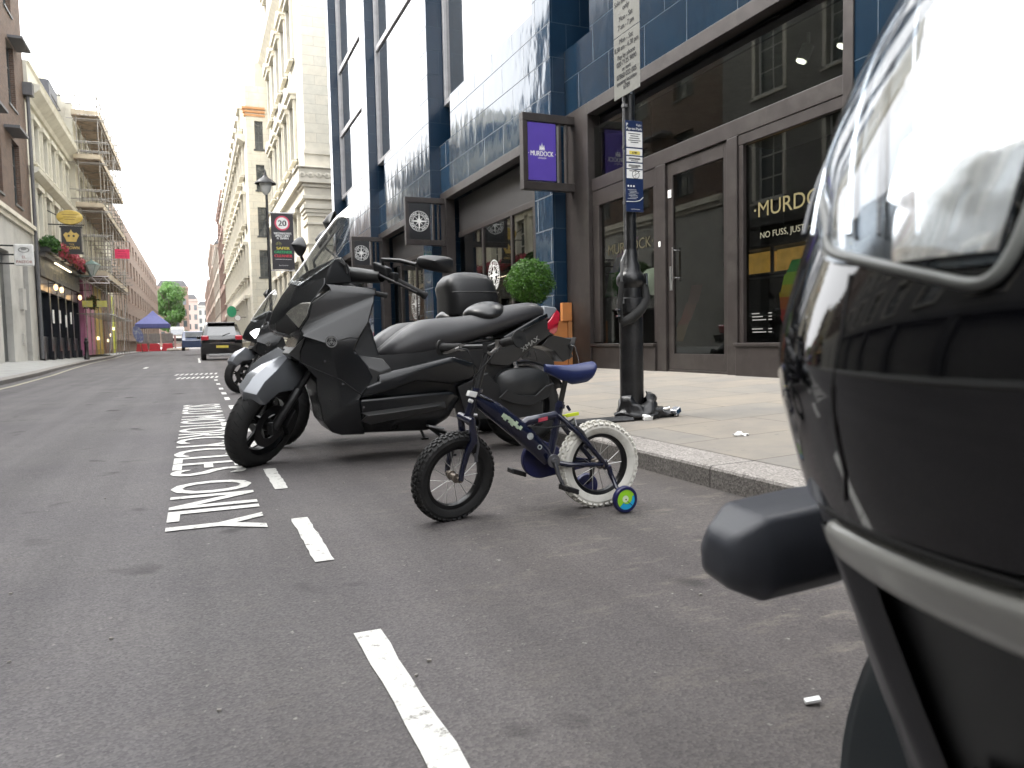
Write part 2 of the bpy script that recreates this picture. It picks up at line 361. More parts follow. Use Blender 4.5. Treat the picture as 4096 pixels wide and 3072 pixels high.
def lettering(mb, txt, c, u, v, cap, width=None, bold=0, align='c'):
    """lettering with cap height cap centred on c, reading along u, up along v; width squeezes it"""
    vs, fs, w = text2d(txt); c, u, v = Vector(c), Vector(u).normalized(), Vector(v).normalized()
    sy = cap/.69; sx = sy if width is None else width/max(w, 1e-6)
    x0 = -w/2 if align == 'c' else 0
    reps = [(0, 0)] if not bold else [(0, 0), (bold, 0), (-bold, 0)]
    for k, (du, dv) in enumerate(reps):
        nrm = u.cross(v)*(.00015*k)
        mb.add([c+u*((x+x0)*sx+du)+v*((y-.345)*sy+dv)+nrm for x, y in vs], fs)
    return mb
def disc(mb, c, u, v, r, n=28, r2=None):
    c, u, v = Vector(c), Vector(u), Vector(v)
    if r2 is None: mb.add([c+u*math.cos(2*PI*k/n)*r+v*math.sin(2*PI*k/n)*r for k in range(n)], [tuple(range(n))])
    else:
        mb.add([c+(u*math.cos(2*PI*k/n)+v*math.sin(2*PI*k/n))*q for q in (r2, r) for k in range(n)], [(k, (k+1) % n, n+(k+1) % n, n+k) for k in range(n)])
    return mb
def quad(mb, c, u, v, w, h):
    c, u, v = Vector(c), Vector(u)*w/2, Vector(v)*h/2
    mb.add([c-u-v, c+u-v, c+u+v, c-u+v], [(0, 1, 2, 3)]); return mb
# shared materials
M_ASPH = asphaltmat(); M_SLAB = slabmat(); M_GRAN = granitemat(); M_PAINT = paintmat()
M_BRONZE = mat('bronze_frame', (.030, .0245, .023), .40, .2, var=.15, bump=.02, bscale=300, dirt=(.045, .040, .036))
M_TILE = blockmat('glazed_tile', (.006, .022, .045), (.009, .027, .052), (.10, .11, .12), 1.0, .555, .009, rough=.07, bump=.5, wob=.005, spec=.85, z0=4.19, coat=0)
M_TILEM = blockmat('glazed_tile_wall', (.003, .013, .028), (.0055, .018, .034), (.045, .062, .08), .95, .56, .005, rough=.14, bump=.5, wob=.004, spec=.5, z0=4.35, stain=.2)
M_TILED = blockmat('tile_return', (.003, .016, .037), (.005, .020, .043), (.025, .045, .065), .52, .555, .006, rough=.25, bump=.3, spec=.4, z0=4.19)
M_GLASS = glassmat('shop_glass', (.52, .55, .52), 1.0, .0012)
M_GLASSUP = mat('upper_window_glass', (.02, .024, .028), .02, 0, spec=1.0, var=.05, coat=1, ior=2.3)
M_BLACKPL = mat('black_plastic', (.0065, .0065, .007), .42, 0, var=.2, scale=9, bump=.03, bscale=400)
M_BLACKR = mat('rubber', (.008, .0078, .0076), .75, 0, var=.25, scale=12, bump=.15, bscale=250, dirt=(.018, .017, .016))
M_STEEL = mat('steel', (.45, .45, .46), .25, 1, var=.1)
M_CHROME = mat('chrome', (.75, .75, .76), .12, 1, var=.05)
M_WHITEP = mat('white_print', (.78, .78, .76), .5)
M_BLACKP = mat('black_print', (.02, .02, .022), .5)
# ------------------------------------------------------------------ road, kerbs, pavements
def struct(o): return tag(o, kind='structure')
g = MB(); g.add([(-500, -200, -.03), (500, -200, -.03), (500, 900, -.03), (-500, 900, -.03)], [(0, 1, 2, 3)])
struct(g.build('ground', mat('far_ground', (.12, .115, .105), .9)))
road = MB()
KL = [(-3.45, -40), (-3.45, 10), (-3.55, 17), (-3.8, 23), (-4.25, 30), (-4.75, 40), (-5.2, 56), (-6.2, 75), (-6.4, 120), (-6.4, 330)]
KR = [(2.15, -40), (2.15, 29), (2.6, 31.5), (2.6, 120), (2.6, 330)]
road.add([(x, y, 0) for x, y in KL]+[(x, y, 0) for x, y in reversed(KR)], [tuple(range(len(KL)+len(KR)))])
road = struct(road.build('road', M_ASPH))
def offs(poly, d): return [(x+d, y) for x, y in poly]
# kerbstones: top face, face to the road with a rounded arris
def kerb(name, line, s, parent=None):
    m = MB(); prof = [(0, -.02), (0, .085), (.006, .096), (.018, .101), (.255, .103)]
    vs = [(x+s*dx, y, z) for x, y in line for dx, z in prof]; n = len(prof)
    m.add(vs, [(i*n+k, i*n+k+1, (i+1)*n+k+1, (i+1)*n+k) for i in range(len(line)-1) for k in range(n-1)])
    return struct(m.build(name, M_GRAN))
def dens(line, st=1.5):
    o = []
    for a, b in zip(line, line[1:]):
        k = max(1, int((b[1]-a[1])/st)) if b[1] < 60 else 1
        o += [(a[0]+(b[0]-a[0])*i/k, a[1]+(b[1]-a[1])*i/k) for i in range(k)]
    return o+[line[-1]]
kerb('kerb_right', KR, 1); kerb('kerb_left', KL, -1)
p = MB(); n = len(KR)
p.add([(x+.259, y, .104) for x, y in KR]+[(6.6, y, .245) for x, y in KR], [(i, i+1, n+i+1, n+i) for i in range(n-1)])
struct(p.build('pavement_right', M_SLAB))
p = MB(); n = len(KL)
p.add([(x-.259, y, .104) for x, y in KL]+[(-8.5, y, .50) for x, y in KL], [(i, i+1, n+i+1, n+i) for i in range(n-1)])
M_PAVL = mat('pale_paving', (.33, .33, .315), .8, var=.12, scale=3, dirt=(.25, .25, .24))
struct(p.build('pavement_left', M_PAVL))
# painted bay line: long dashes, widths and gaps as measured
def dash(y0, y1, x0=.322, x1=.385, z=.004, name='bay_dash'):
    m = MB(); k = 14; L = []; Rr = []
    for i in range(k+1):
        y = y0+(y1-y0)*i/k; L.append((x0+random.uniform(-.003, .003), y, z)); Rr.append((x1+random.uniform(-.004, .004), y, z))
    m.add(L+Rr, [(i, i+1, k+2+i, k+1+i) for i in range(k)])
    return m.build(name, M_PAINT, road)
for a, b in ((.45, 1.775), (2.42, 3.07), (3.74, 4.385), (5.05, 5.7), (6.35, 7.0), (7.6, 8.2), (8.7, 9.25), (10.2, 10.75), (11.4, 11.9), (12.7, 13.2), (14.3, 14.8), (16, 16.5)): dash(a, b)
def roadtext(txt, ya, yb, x0, x1, name='road_lettering'):
    m = MB(); yc = (ya+yb)/2
    lettering(m, txt, ((x0+x1)/2, yc, .0045), (0, -1, 0), (1, 0, 0), abs(x1-x0), width=abs(yb-ya), bold=.009)
    return m.build(name, M_PAINT, road, fixn=False)
roadtext('ONLY', 2.98, 4.13, -.135, .23)
roadtext('MOTORCYCLES', 4.36, 8.05, -.15, .235)
roadtext('SOLO', 8.3, 9.6, -.155, .24)
m = MB()
for k, (y, x0, x1) in enumerate(((17.4, -.42, .45), (19.6, -.5, .5))):
    for i in range(9):
        x = x0+(x1-x0)*i/9; m.add([(x, y, .004), (x+.05, y, .004), (x+.11, y+.9, .004), (x+.06, y+.9, .004)], [(0, 1, 2, 3)])
m.build('road_lettering', M_PAINT, road)
m = MB(); m.box(-1.6, 27, .0, -1.5, 28.6, .004); m.build('centre_dash', M_PAINT, road)
m = MB(); pts = [(x+.25, y) for x, y in KL[:8]]
m.add([(x, y, .004) for x, y in pts]+[(x+.09, y, .004) for x, y in pts], [(i, i+1, len(pts)+i+1, len(pts)+i) for i in range(len(pts)-1)])
m.build('edge_line', mat('worn_yellow_paint', (.36, .33, .24), .7, dirt=(.2, .19, .16)), road)
m = MB(); m.add([(.1, 33.5, .004), (.19, 33.5, .004), (.19, 45, .004), (.1, 45, .004)], [(0, 1, 2, 3)]); m.build('bay_line', M_PAINT, road)

# ------------------------------------------------------------------ blue tiled building on the right
XM = 5.8
bl = thing('tiled_building', (5.8, 9, .2), 'dark blue glazed tile building with bronze shopfronts along the right pavement', 'building')
def X_(i): return XM-.25*i
TOP = 15.5
bays = [(0, 5.36, 11.3, 4.35, 5.40), (1, 11.3, 17.36, 4.19, 5.30), (2, 17.36, 22.8, 3.98, 5.20), (3, 22.8, 27.5, 3.8, 5.1)]
# near pilaster and the run of wall that carries on past the camera
m = MB(); m.box(5.8, -60, .1, 6.3, 5.36, TOP); m.build('tile_pilaster', M_TILEM, bl)
# Murdock bay: tile fascia band and wall over it
m = MB(); m.box(5.8, 5.362, 4.35, 6.3, 11.298, 5.40); m.build('tile_fascia', M_TILEM, bl)
m = MB(); m.box(5.8, 5.362, 5.402, 6.25, 10.42, 7.1); m.box(5.8, 9.7, 7.102, 6.25, 10.42, TOP); m.box(5.8, 5.362, 7.102, 6.25, 6.2, TOP); m.build('tile_wall', M_TILEM, bl)
def upwin(yw0, yw1, z0, z1, x, bars=()):
    f = MB(); fw = .11
    f.box(x, yw0, z0, x+.14, yw1, z0+fw); f.box(x, yw0, z0+fw, x+.14, yw0+fw, z1); f.box(x, yw1-fw, z0+fw, x+.14, yw1, z1)
    for b in bars: f.box(x+.02, yw0+fw, b, x+.12, yw1-fw, b+.16)
    wf = f.build('window', mat('window_frame_grey', (.34, .335, .34), .4, .1), bl, bevel=.008)
    q = MB(); q.box(x+.07, yw0+fw-.01, z0+fw-.01, x+.09, yw1-fw+.01, z1); q.build('pane', M_GLASSUP, wf)
upwin(6.21, 9.69, 7.1, 13, 5.83)
for i, ya, yb, zb, zf in bays[1:]:
    X = X_(i); zs = 6.25-.22*(i-1)
    m = MB(); m.box(X, ya+.702, zb, X+.5, yb-.001, zf); m.build('tile_fascia', M_TILE, bl)
    m = MB(); m.box(X, ya+.702, zf+.002, X+.45, yb-.88, zs); m.build('tile_spandrel', M_TILE, bl)
    bars = {1: (9.2,), 2: (9.35,), 3: (8.0, 10.2)}[i]
    upwin(ya+.71, yb-.02, zs+.002, TOP-.3, X+(.14 if i == 1 else .02), bars)
# pillars: glazed front, dark return facing down the street
for k, (i, ya, zz) in enumerate([(1, 11.3, 0), (2, 17.36, 0), (3, 22.8, 0), (4, 27.5, 0)]):
    X = X_(i); mm = MB()
    wdt = .70 if i < 4 else .45
    mm.box(X, ya, .1, X+1.05, ya+wdt, TOP)
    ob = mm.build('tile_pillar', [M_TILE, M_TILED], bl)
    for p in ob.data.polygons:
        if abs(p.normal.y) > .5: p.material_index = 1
# back of the slots, parapet
for i, ya, yb, zb, zf in bays:
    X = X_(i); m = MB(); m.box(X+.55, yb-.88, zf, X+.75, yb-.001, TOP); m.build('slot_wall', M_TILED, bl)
m = MB(); m.box(5.9, -60, TOP+.001, 14, 27.9, TOP+.1); m.box(6.86, -12, TOP+.101, 14, 27.9, TOP+.8); m.box(6.31, -60, 4.40, 13.9, 27.6, 4.46); m.box(13.9, -60, .1, 14, 27.9, TOP); m.box(6.0, 27.6, .1, 13.9, 27.9, TOP); m.build('roof_block', mat('dark_core', (.03, .03, .035), .8), bl)

def shopfront(i, y0, y1, zt, parts, depth=.22):
    pass
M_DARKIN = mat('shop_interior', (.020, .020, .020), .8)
M_FLOORIN = mat('shop_floor', (.10, .085, .07), .5)
# --- Murdock shopfront (x = 5.8), from the near jamb 5.36 to the far corner 11.3
X = 5.8
f = MB()
f.box(X-.02, 5.36, .15, X+.16, 5.48, 4.35)                       # near jamb
f.box(X-.02, 10.5, .15, X+.20, 11.28, 4.35)                      # far corner pier
f.box(X-.02, 5.482, 4.17, X+.16, 10.498, 4.352)                  # head
f.box(X+.04, 5.482, 2.98, X+.16, 10.498, 3.17)                   # transom
f.box(X+.05, 5.482, 2.86, X+.14, 7.06, 2.978)
f.box(X+.03, 7.06, .22, X+.17, 7.24, 2.978)                      # mullion right of door
f.box(X+.03, 8.50, .22, X+.17, 8.72, 2.978)                      # mullion left of door
f.box(X+.05, 8.722, 2.74, X+.14, 10.498, 2.978)
f.box(X+.05, 10.30, .62, X+.14, 10.498, 2.738)
f.box(X+.05, 8.722, .62, X+.14, 8.80, 2.738)
f.box(X+.0, 5.482, .15, X+.14, 7.06, .56); f.box(X-.025, 5.482, .56, X+.14, 7.06, .60)    # stall risers and sills
f.box(X+.0, 8.722, .15, X+.14, 10.498, .56); f.box(X-.025, 8.722, .56, X+.14, 10.498, .60)
f.box(X+.055, 5.482, .602, X+.14, 5.56, 2.858); f.box(X+.055, 6.98, .602, X+.14, 7.058, 2.858)
f.build('shopfront_frame', M_BRONZE, bl, bevel=.006)
f = MB(); f.box(X+.26, 5.5, 3.60, X+.30, 10.49, 4.168); f.box(X+.16, 5.5, 4.08, X+.30, 10.49, 4.168)
f = MB(); f.box(X+.20, 5.484, 3.98, X+.24, 10.496, 4.168); f.build('blind_box', mat('blind_box', (.008, .008, .009), .6), bl)
def pane(name, y0, y1, z0, z1, x, parent=bl):
    q = MB(); q.box(x, y0, z0, x+.012, y1, z1); return q.build(name, M_GLASS, parent)
pane('transom_light', 5.485, 10.495, 3.172, 3.979, X+.10)
sw1 = pane('shop_window', 5.562, 6.978, .604, 2.856, X+.10)
sw2 = pane('shop_window', 8.802, 10.298, .604, 2.736, X+.10)
d = MB(); y0, y1 = 7.245, 8.495
for bb in ((y0, .25, y0+.10, 2.97), (y1-.12, .25, y1, 2.97), (y0+.10, .25, y1-.12, .46), (y0+.10, 2.80, y1-.12, 2.97)): d.box(X+.07, bb[0], bb[1], X+.12, bb[2], bb[3])
d.box(X+.06, y0, .222, X+.16, y1, .248)
door = d.build('shop_door', M_BRONZE, bl, bevel=.004)
q = MB(); q.box(X+.09, y0+.10, .46, X+.10, y1-.12, 2.80); q.build('glass', M_GLASS, door)
q = MB(); q.tube([(X+.03, y1-.16, 1.42), (X+.03, y1-.16, 1.86)], .014, 8); q.tube([(X+.03, y1-.16, 1.46), (X+.09, y1-.16, 1.46)], .01, 6); q.tube([(X+.03, y1-.16, 1.82), (X+.09, y1-.16, 1.82)], .01, 6)
q.box(X+.065, y1-.11, 1.30, X+.069, y1-.04, 1.62); q.build('handle', M_CHROME, door)
q = MB(); q.box(X+.058, y1-.10, 2.52, X+.064, y1-.03, 2.62); q.box(X+.02, 8.60, 1.90, X+.028, 8.64, 1.97); q.build('sticker', M_WHITEP, door)
# interior: floor, back wall, counter, lit shelf
r = MB(); r.box(X+.5, 5.4, .2, X+.52, 5.41, .21)
r = MB(); r.box(X+.17, 5.4, .215, 10.4, 11.2, .23); r.build('shop_floor', M_FLOORIN, bl)
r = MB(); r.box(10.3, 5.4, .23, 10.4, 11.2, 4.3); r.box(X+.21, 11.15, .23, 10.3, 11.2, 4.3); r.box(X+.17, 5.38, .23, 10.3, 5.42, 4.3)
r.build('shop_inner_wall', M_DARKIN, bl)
r = MB(); r.box(X+.2, 5.42, 4.12, 10.3, 11.15, 4.16); r.build('shop_ceiling', mat('shop_ceiling', (.35, .34, .31), .8), bl)
# cut the solid core out behind the shop: the core starts behind it instead
GOLD = mat('gold_leaf', (.17, .145, .07), .4, .2)
t = MB(); lettering(t, '·MURDOCK·', (X+.094, 6.14, 2.09), (0, -1, 0), (0, 0, 1), .165, width=1.40, bold=.001); t.build('lettering', GOLD, sw1, fixn=False)
t = MB(); lettering(t, 'NO FUSS, JUST HAN', (X+.094, 6.74, 1.80), (0, -1, 0), (0, 0, 1), .068, width=.92, align='l', bold=.001); t.build('lettering', mat('pale_lettering', (.16, .155, .11), .4), sw1, fixn=False)
t = MB()
for k in range(6):
    for (ya, wd) in ((6.90, .16+.06*((k*7) % 3)), (6.62, .07)):
        if k in (3,) : continue
        quad(t, (X+.094, ya-wd/2, .93-.036*k-(.03 if k > 3 else 0)), (0, -1, 0), (0, 0, 1), wd*.8, .011)
t.build('opening_hours', mat('grey_print3', (.22, .22, .21), .5), sw1, fixn=False)
t = MB(); lettering(t, '·MURDOCK·', (X+.094, 9.52, 2.02), (0, -1, 0), (0, 0, 1), .15, width=1.28, bold=.001); t.build('lettering', mat('faint_gold', (.07, .062, .035), .4, .2), sw2, fixn=False)
# --- other bays: recessed fascia board, transom, dark window
M_ROLL = mat('fascia_board', (.022, .0205, .0205), .5)
def roundel(mb, c, u, v, r):
    """compass rose in a ring with circular lettering"""
    c, u, v = Vector(c), Vector(u), Vector(v); disc(mb, c, u, v, r, 40, r*.955)
    disc(mb, c, u, v, r*.66, 36, r*.61)
    for k in range(8):
        a = k*PI/4; ln = r*(.62 if k % 2 else .98); wd = r*(.07 if k % 2 else .11)
        d1 = u*math.cos(a)+v*math.sin(a); d2 = -u*math.sin(a)+v*math.cos(a); nn = u.cross(v)*.0004*(k % 2+1)
        mb.add([c+d2*wd+nn, c-d2*wd+nn, c+d1*ln+nn], [(0, 1, 2)])
    for s0, txt in ((PI*.5, 'STONE ISLAND'), (-PI*.5, 'STONE ISLAND')):
        for j, ch in enumerate(txt):
            if ch == ' ': continue
            a = s0+(len(txt)/2-.5-j)*.245
            rad = u*math.cos(a)+v*math.sin(a); tan = u*math.sin(a)-v*math.cos(a)
            lettering(mb, ch, c+rad*r*.81, tan, rad, r*.20, bold=r*.006)
for i, ya, yb, zb, zf in bays[1:]:
    X = X_(i); f = MB(); o0, o1 = ya+.70, yb-.02
    zt = zb-.02
    f.box(X-.02, o1-.42, .15, X+.2, o1, zt); f.box(X-.03, o0, zt-.17, X+.2, o1-.422, zt)
    f.box(X+.0, o0+.002, .15, X+.2, o0+.10, zt-.172)
    f.box(X+.28, o0+.102, zt-1.05, X+.36, o1-.424, zt-.93); f.box(X+.22, o0+.102, .15, X+.36, o1-.424, .75)
    for yy in (o0+1.7, o0+3.3): f.box(X+.28, yy, .752, X+.36, yy+.09, zt-1.052)
    f.build('shopfront_frame', M_BRONZE, bl, bevel=.006)
    f = MB(); f.box(X+.30, o0+.102, zt-.928, X+.34, o1-.424, zt-.174); f.build('fascia_board', M_ROLL, bl)
    q = MB(); q.box(X+.31, o0+.11, .76, X+.322, o1-.43, zt-1.06); sw = q.build('shop_window', M_GLASS, bl)
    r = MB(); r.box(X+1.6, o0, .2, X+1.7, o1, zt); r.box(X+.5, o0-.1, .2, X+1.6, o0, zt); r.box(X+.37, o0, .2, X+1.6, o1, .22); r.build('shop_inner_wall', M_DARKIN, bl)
    r = MB()
    for k in range(5): r.box(X+1.0, o0+.7+k*.8, .22, X+1.25, o0+1.15+k*.8, 1.1+.3*(k % 2))
    r.build('display', mat('display_clothes%d' % i, (.07, .055, .05), .8, var=.5, scale=5), bl)
    if i == 1:
        t = MB(); roundel(t, (X+.30, 14.77, 2.05), (0, -1, 0), (0, 0, 1), .32); t.build('window_roundel', M_WHITEP, sw, fixn=False)
    if i == 2:
        t = MB(); roundel(t, (X+.30, 20.0, 1.72), (0, -1, 0), (0, 0, 1), .42); t.build('window_roundel', mat('grey_print', (.42, .42, .41), .5), sw, fixn=False)

# ------------------------------------------------------------------ projecting signs
def sign(X0, X1, Y, z0, z1, px0, px1, pz0, pz1, pmat, label, deco):
    t = thing('projecting_sign', (X1, Y, (z0+z1)/2), label, 'sign')
    d = .07
    m = MB(); m.box(X0, Y-d, z1-.125, X1, Y+d, z1); m.box(X0, Y-d, z0, X1, Y+d, z0+.125); m.box(X0, Y-d, z0+.127, X0+.08, Y+d, z1-.127)
    m.box(px1+.06, Y-d*.6, z0+.127, px1+.10, Y+d*.6, z1-.127); m.box(px1+.19, Y-d*.6, z0+.127, px1+.22, Y+d*.6, z1-.127)
    m.build('frame', M_BRONZE, t, bevel=.005)
    q = MB(); q.box(px0, Y-d*.75, pz0, px1, Y+d*.75, pz1); p = q.build('panel', pmat, t, bevel=.003)
    q = MB(); deco(q, (px0+px1)/2, Y-d*.75-.002, (pz0+pz1)/2); q.build('lettering', M_WHITEP, p, fixn=False)
    return t
def deco_m(q, x, y, z):
    lettering(q, 'MURDOCK', (x, y, z-.03), (1, 0, 0), (0, 0, 1), .075, width=.40, bold=.002)
    disc(q, (x-.235, y, z-.03), (1, 0, 0), (0, 0, 1), .007, 8); disc(q, (x+.235, y, z-.03), (1, 0, 0), (0, 0, 1), .007, 8)
    lettering(q, 'LONDON', (x, y, z-.10), (1, 0, 0), (0, 0, 1), .026, width=.14)
    for k in (-1, 0, 1): q.add([(x-.018+k*.028, y, z+.04), (x+.018+k*.028, y, z+.04), (x+k*.036, y, z+.11+(.035 if k == 0 else 0))], [(0, 1, 2)])
    quad(q, (x, y, z+.03), (1, 0, 0), (0, 0, 1), .10, .012)
sign(4.87, 5.80, 11.0, 3.06, 4.25, 4.90+.06, 5.45, 3.21, 4.11, mat('purple_panel', (.085, .050, .34), .35, var=.05), 'purple projecting shop sign in a dark bronze frame reading MURDOCK LONDON', deco_m)
def deco_s(r): return lambda q, x, y, z: roundel(q, (x, y, z), (1, 0, 0), (0, 0, 1), r)
M_SBLK = mat('black_panel', (.008, .009, .011), .35)
sign(4.59, 5.55, 17.1, 2.93, 4.03, 4.64, 5.19, 3.06, 3.90, M_SBLK, 'black projecting sign with white compass emblem, the nearer and larger of the two', deco_s(.235))
sign(4.39, 5.30, 22.5, 2.87, 3.83, 4.42, 4.91, 2.96, 3.74, M_SBLK, 'black projecting sign with white compass emblem, the farther one behind the scooter windscreen', deco_s(.225))

# ------------------------------------------------------------------ topiary ball in planter, orange panel
t = thing('topiary_bush', (4.93, 10.9, .2), 'round clipped green bush in a dark square planter by the blue pillar', 'bush')
m = MB(); m.box(4.66, 10.63, .2, 5.20, 11.17, 1.12); m.box(4.64, 10.61, 1.12, 5.22, 11.19, 1.17); m.build('planter', mat('dark_planter', (.014, .013, .013), .6), t, bevel=.01)
def leafball(c, r, n, size, squash=(1, 1, 1), seed=1, fill=.35, gauss=.10):
    rnd = random.Random(seed); m = MB(); c = Vector(c)
    for _ in range(n):
        d = Vector((rnd.gauss(0, 1), rnd.gauss(0, 1), rnd.gauss(0, 1))).normalized()
        rr = r*(1-abs(rnd.gauss(0, gauss))) * (1+.17*noise.noise(d*3.2+Vector((seed, 0, 0))))
        if rnd.random() < fill: rr = r*rnd.uniform(.3, .95)
        p = c+Vector((d.x*squash[0], d.y*squash[1], d.z*squash[2]))*rr
        a = (d+Vector((rnd.uniform(-1, 1), rnd.uniform(-1, 1), rnd.uniform(-1, 1)))*.9).normalized()
        b = a.cross(Vector((rnd.uniform(-1, 1), rnd.uniform(-1, 1), rnd.uniform(-1, 1)))).normalized()
        e = a.cross(b); s1 = size*rnd.uniform(.6, 1.3)
        m.add([p-b*s1*.4, p+a*s1*.1-e*s1*.3, p+b*s1*.6+a*s1*.2, p+e*s1*.3+a*s1*.1], [(0, 1, 2, 3)])
    return m
def leafmat(name, c1, c2, c3):
    m, nt, b = newmat(name); L = nt.links.new
    g = N(nt, 'NewGeometry'); n = N(nt, 'TexNoise', Scale=7.0, Detail=3.0); L(g.outputs['Position'], n.inputs['Vector'])
    r = N(nt, 'ValToRGB'); r.color_ramp.elements[0].color = (*c1, 1); r.color_ramp.elements[0].position = .35
    r.color_ramp.elements[1].color = (*c3, 1); r.color_ramp.elements[1].position = .68; e = r.color_ramp.elements.new(.5); e.color = (*c2, 1)
    L(n.outputs[0], r.inputs[0]); L(r.outputs[0], b.inputs['Base Color']); b.inputs['Roughness'].default_value = .5; b.inputs['Specular IOR Level'].default_value = .3
    tr = N(nt, 'BsdfTranslucent'); L(r.outputs[0], tr.inputs[0]); ms = N(nt, 'MixShader'); ms.inputs[0].default_value = .25
    L(b.outputs[0], ms.inputs[1]); L(tr.outputs[0], ms.inputs[2]); L(ms.outputs[0], nt.nodes['Material Output'].inputs[0])
    return m
M_BOX = leafmat('box_leaves', (.022, .065, .006), (.04, .11, .010), (.07, .17, .02))
leafball((4.93, 10.9, 1.60), .385, 9000, .036, (1, 1, .95), 3, .3, .13).build('foliage', M_BOX, t, fixn=False)
m = MB(); m.tube([(4.93, 10.9, 1.1), (4.93, 10.9, 1.5)], .03, 8); m.build('stem', mat('bark', (.08, .06, .045), .9), t)
t = thing('wooden_panel', (5.6, 11.2, .2), 'orange wooden panel standing against the foot of the blue pillar', 'panel')
m = MB(); m.box(5.40, 11.14, .22, 5.77, 11.19, .98); m.box(5.60, 11.10, .98, 5.77, 11.19, 1.28); m.build('board', mat('orange_ply', (.42, .16, .045), .5, var=.1, emit=0), t, bevel=.004)
m = MB(); m.box(5.36, 11.10, .2, 5.42, 11.138, .98); m.box(5.70, 11.10, .2, 5.77, 11.098+.04, .97); m.build('batten', mat('ply_edge', (.35, .15, .05), .6), t)

# things hung inside the Murdock shop
def ribbon(name, pts, w, mt, label, cat, loc):
    t = thing(name, loc, label, cat); m = MB()
    for a, b in zip(pts, pts[1:]): m.add([(a[0], a[1]-w/2, a[2]), (a[0], a[1]+w/2, a[2]), (b[0]+.02, b[1]+w/2, b[2]), (b[0]+.02, b[1]-w/2, b[2])], [(0, 1, 2, 3)])
    m.build('cloth', mt, t, solid=.004); return t
def rainbow(name, z0, z1, cols):
    m, nt, b = newmat(name); L = nt.links.new
    g = N(nt, 'NewGeometry'); s = N(nt, 'SeparateXYZ'); L(g.outputs['Position'], s.inputs[0])
    mr = N(nt, 'MapRange'); L(s.outputs[2], mr.inputs['Value']); mr.inputs['From Min'].default_value = z0; mr.inputs['From Max'].default_value = z1
    r = N(nt, 'ValToRGB'); r.color_ramp.interpolation = 'CONSTANT'
    for i, c in enumerate(cols):
        e = r.color_ramp.elements[0] if i == 0 else r.color_ramp.elements.new(i/len(cols)); e.position = i/len(cols); e.color = (*c, 1)
    L(mr.outputs[0], r.inputs[0]); L(r.outputs[0], b.inputs['Base Color']); b.inputs['Roughness'].default_value = .4
    return m
RB = [(.35, .03, .2), (.6, .03, .03), (.7, .14, .02), (.7, .45, .02), (.35, .55, .03), (.03, .3, .06)]
ribbon('hanging_flag', [(6.05, 6.28, 1.5), (6.02, 6.36, 1.35), (6.0, 6.42, 1.15), (6.02, 6.43, .9), (6.05, 6.36, .66)], .28, rainbow('rainbow_cloth', .7, 1.5, RB), 'rainbow coloured flag hanging inside the right shop window', 'flag', (6, 6.2, 1.5))
ribbon('hanging_flag', [(6.3, 8.44, 1.38), (6.3, 8.56, 1.15), (6.3, 8.74, .9), (6.3, 8.92, .62)], .24, rainbow('dusky_rainbow_cloth', .3, 1.4, [(.25, .09, .06), (.2, .10, .03), (.25, .04, .03), (.2, .03, .05)]), 'dark red draped cloth seen through the glass shop door', 'flag', (6.3, 7.9, 1.35))
ribbon('hanging_flag', [(6.2, 9.9, 2.2), (6.2, 10.15, 2.0), (6.2, 10.4, 1.75), (6.2, 10.6, 1.35)], .36, rainbow('purple_cloth', 1.5, 2.4, [(.10, .45, .12), (.12, .12, .5), (.35, .06, .38), (.38, .08, .42)]), 'purple draped cloth in the shop window behind the sign pole', 'flag', (6.1, 9.5, 2.3))
t = thing('pendant_lamp', (6.25, 8.95, 1.5), 'white globe lamp inside the shop window behind the pole', 'lamp')
m = MB(); m.lathe([(0, -.2), (.12, -.17), (.19, -.08), (.21, 0), (.18, .1), (.1, .18), (0, .2)], 20, (6.25, 9.42, 1.50)); m.build('globe', mat('opal_globe', (.7, .7, .62), .3, emit=.12), t, smooth=60)
m = MB(); m.tube([(6.25, 9.42, 1.70), (6.25, 9.42, 4.1)], .008, 6); m.build('cord', M_BLACKPL, t)
t = thing('display_shelf', (8.4, 6.2, .23), 'warmly lit yellow shelf at the back of the right shop window', 'shelf')
m = MB(); m.box(8.6, 8.75, 1.70, 8.9, 9.45, 2.03); m.box(8.6, 9.62, 1.70, 8.9, 10.3, 2.03); m.build('lit_niche', mat('warm_shelf_light', (.42, .23, .05), .6, emit=.28, var=.7, scale=4), t)
m = MB(); m.box(8.58, 8.70, .23, 8.95, 8.74, 2.2); m.box(8.58, 10.31, .23, 8.95, 10.35, 2.2); m.box(8.58, 8.745, 1.0, 8.95, 10.305, 1.05); m.box(8.57, 9.5, 1.66, 8.59, 9.57, 2.1); m.box(8.58, 8.745, 1.63, 8.95, 10.305, 1.69); m.box(8.58, 8.745, 2.09, 8.95, 10.305, 2.14); m.build('frame', M_BLACKPL, t)
t = thing('ceiling_spotlight', (7.2, 6.6, 4.1), 'white track spotlights under the shop ceiling', 'lamp')
for xx, yy in ((6.6, 6.75), (6.7, 6.25), (7.6, 6.9)):
    m = MB(); m.tube([(xx, yy, 4.12), (xx, yy, 3.98)], .02, 8); m.tube([(xx, yy, 3.98), (xx-.05, yy+.05, 3.82)], .07, 14); m.build('spotlight', mat('white_fitting', (.6, .6, .57), .4), t)
    m = MB(); m.tube([(xx-.055, yy+.055, 3.815), (xx-.06, yy+.06, 3.80)], .055, 14); m.build('bulb', mat('spot_bulb', (1, .95, .85), .4, emit=1.5), t)

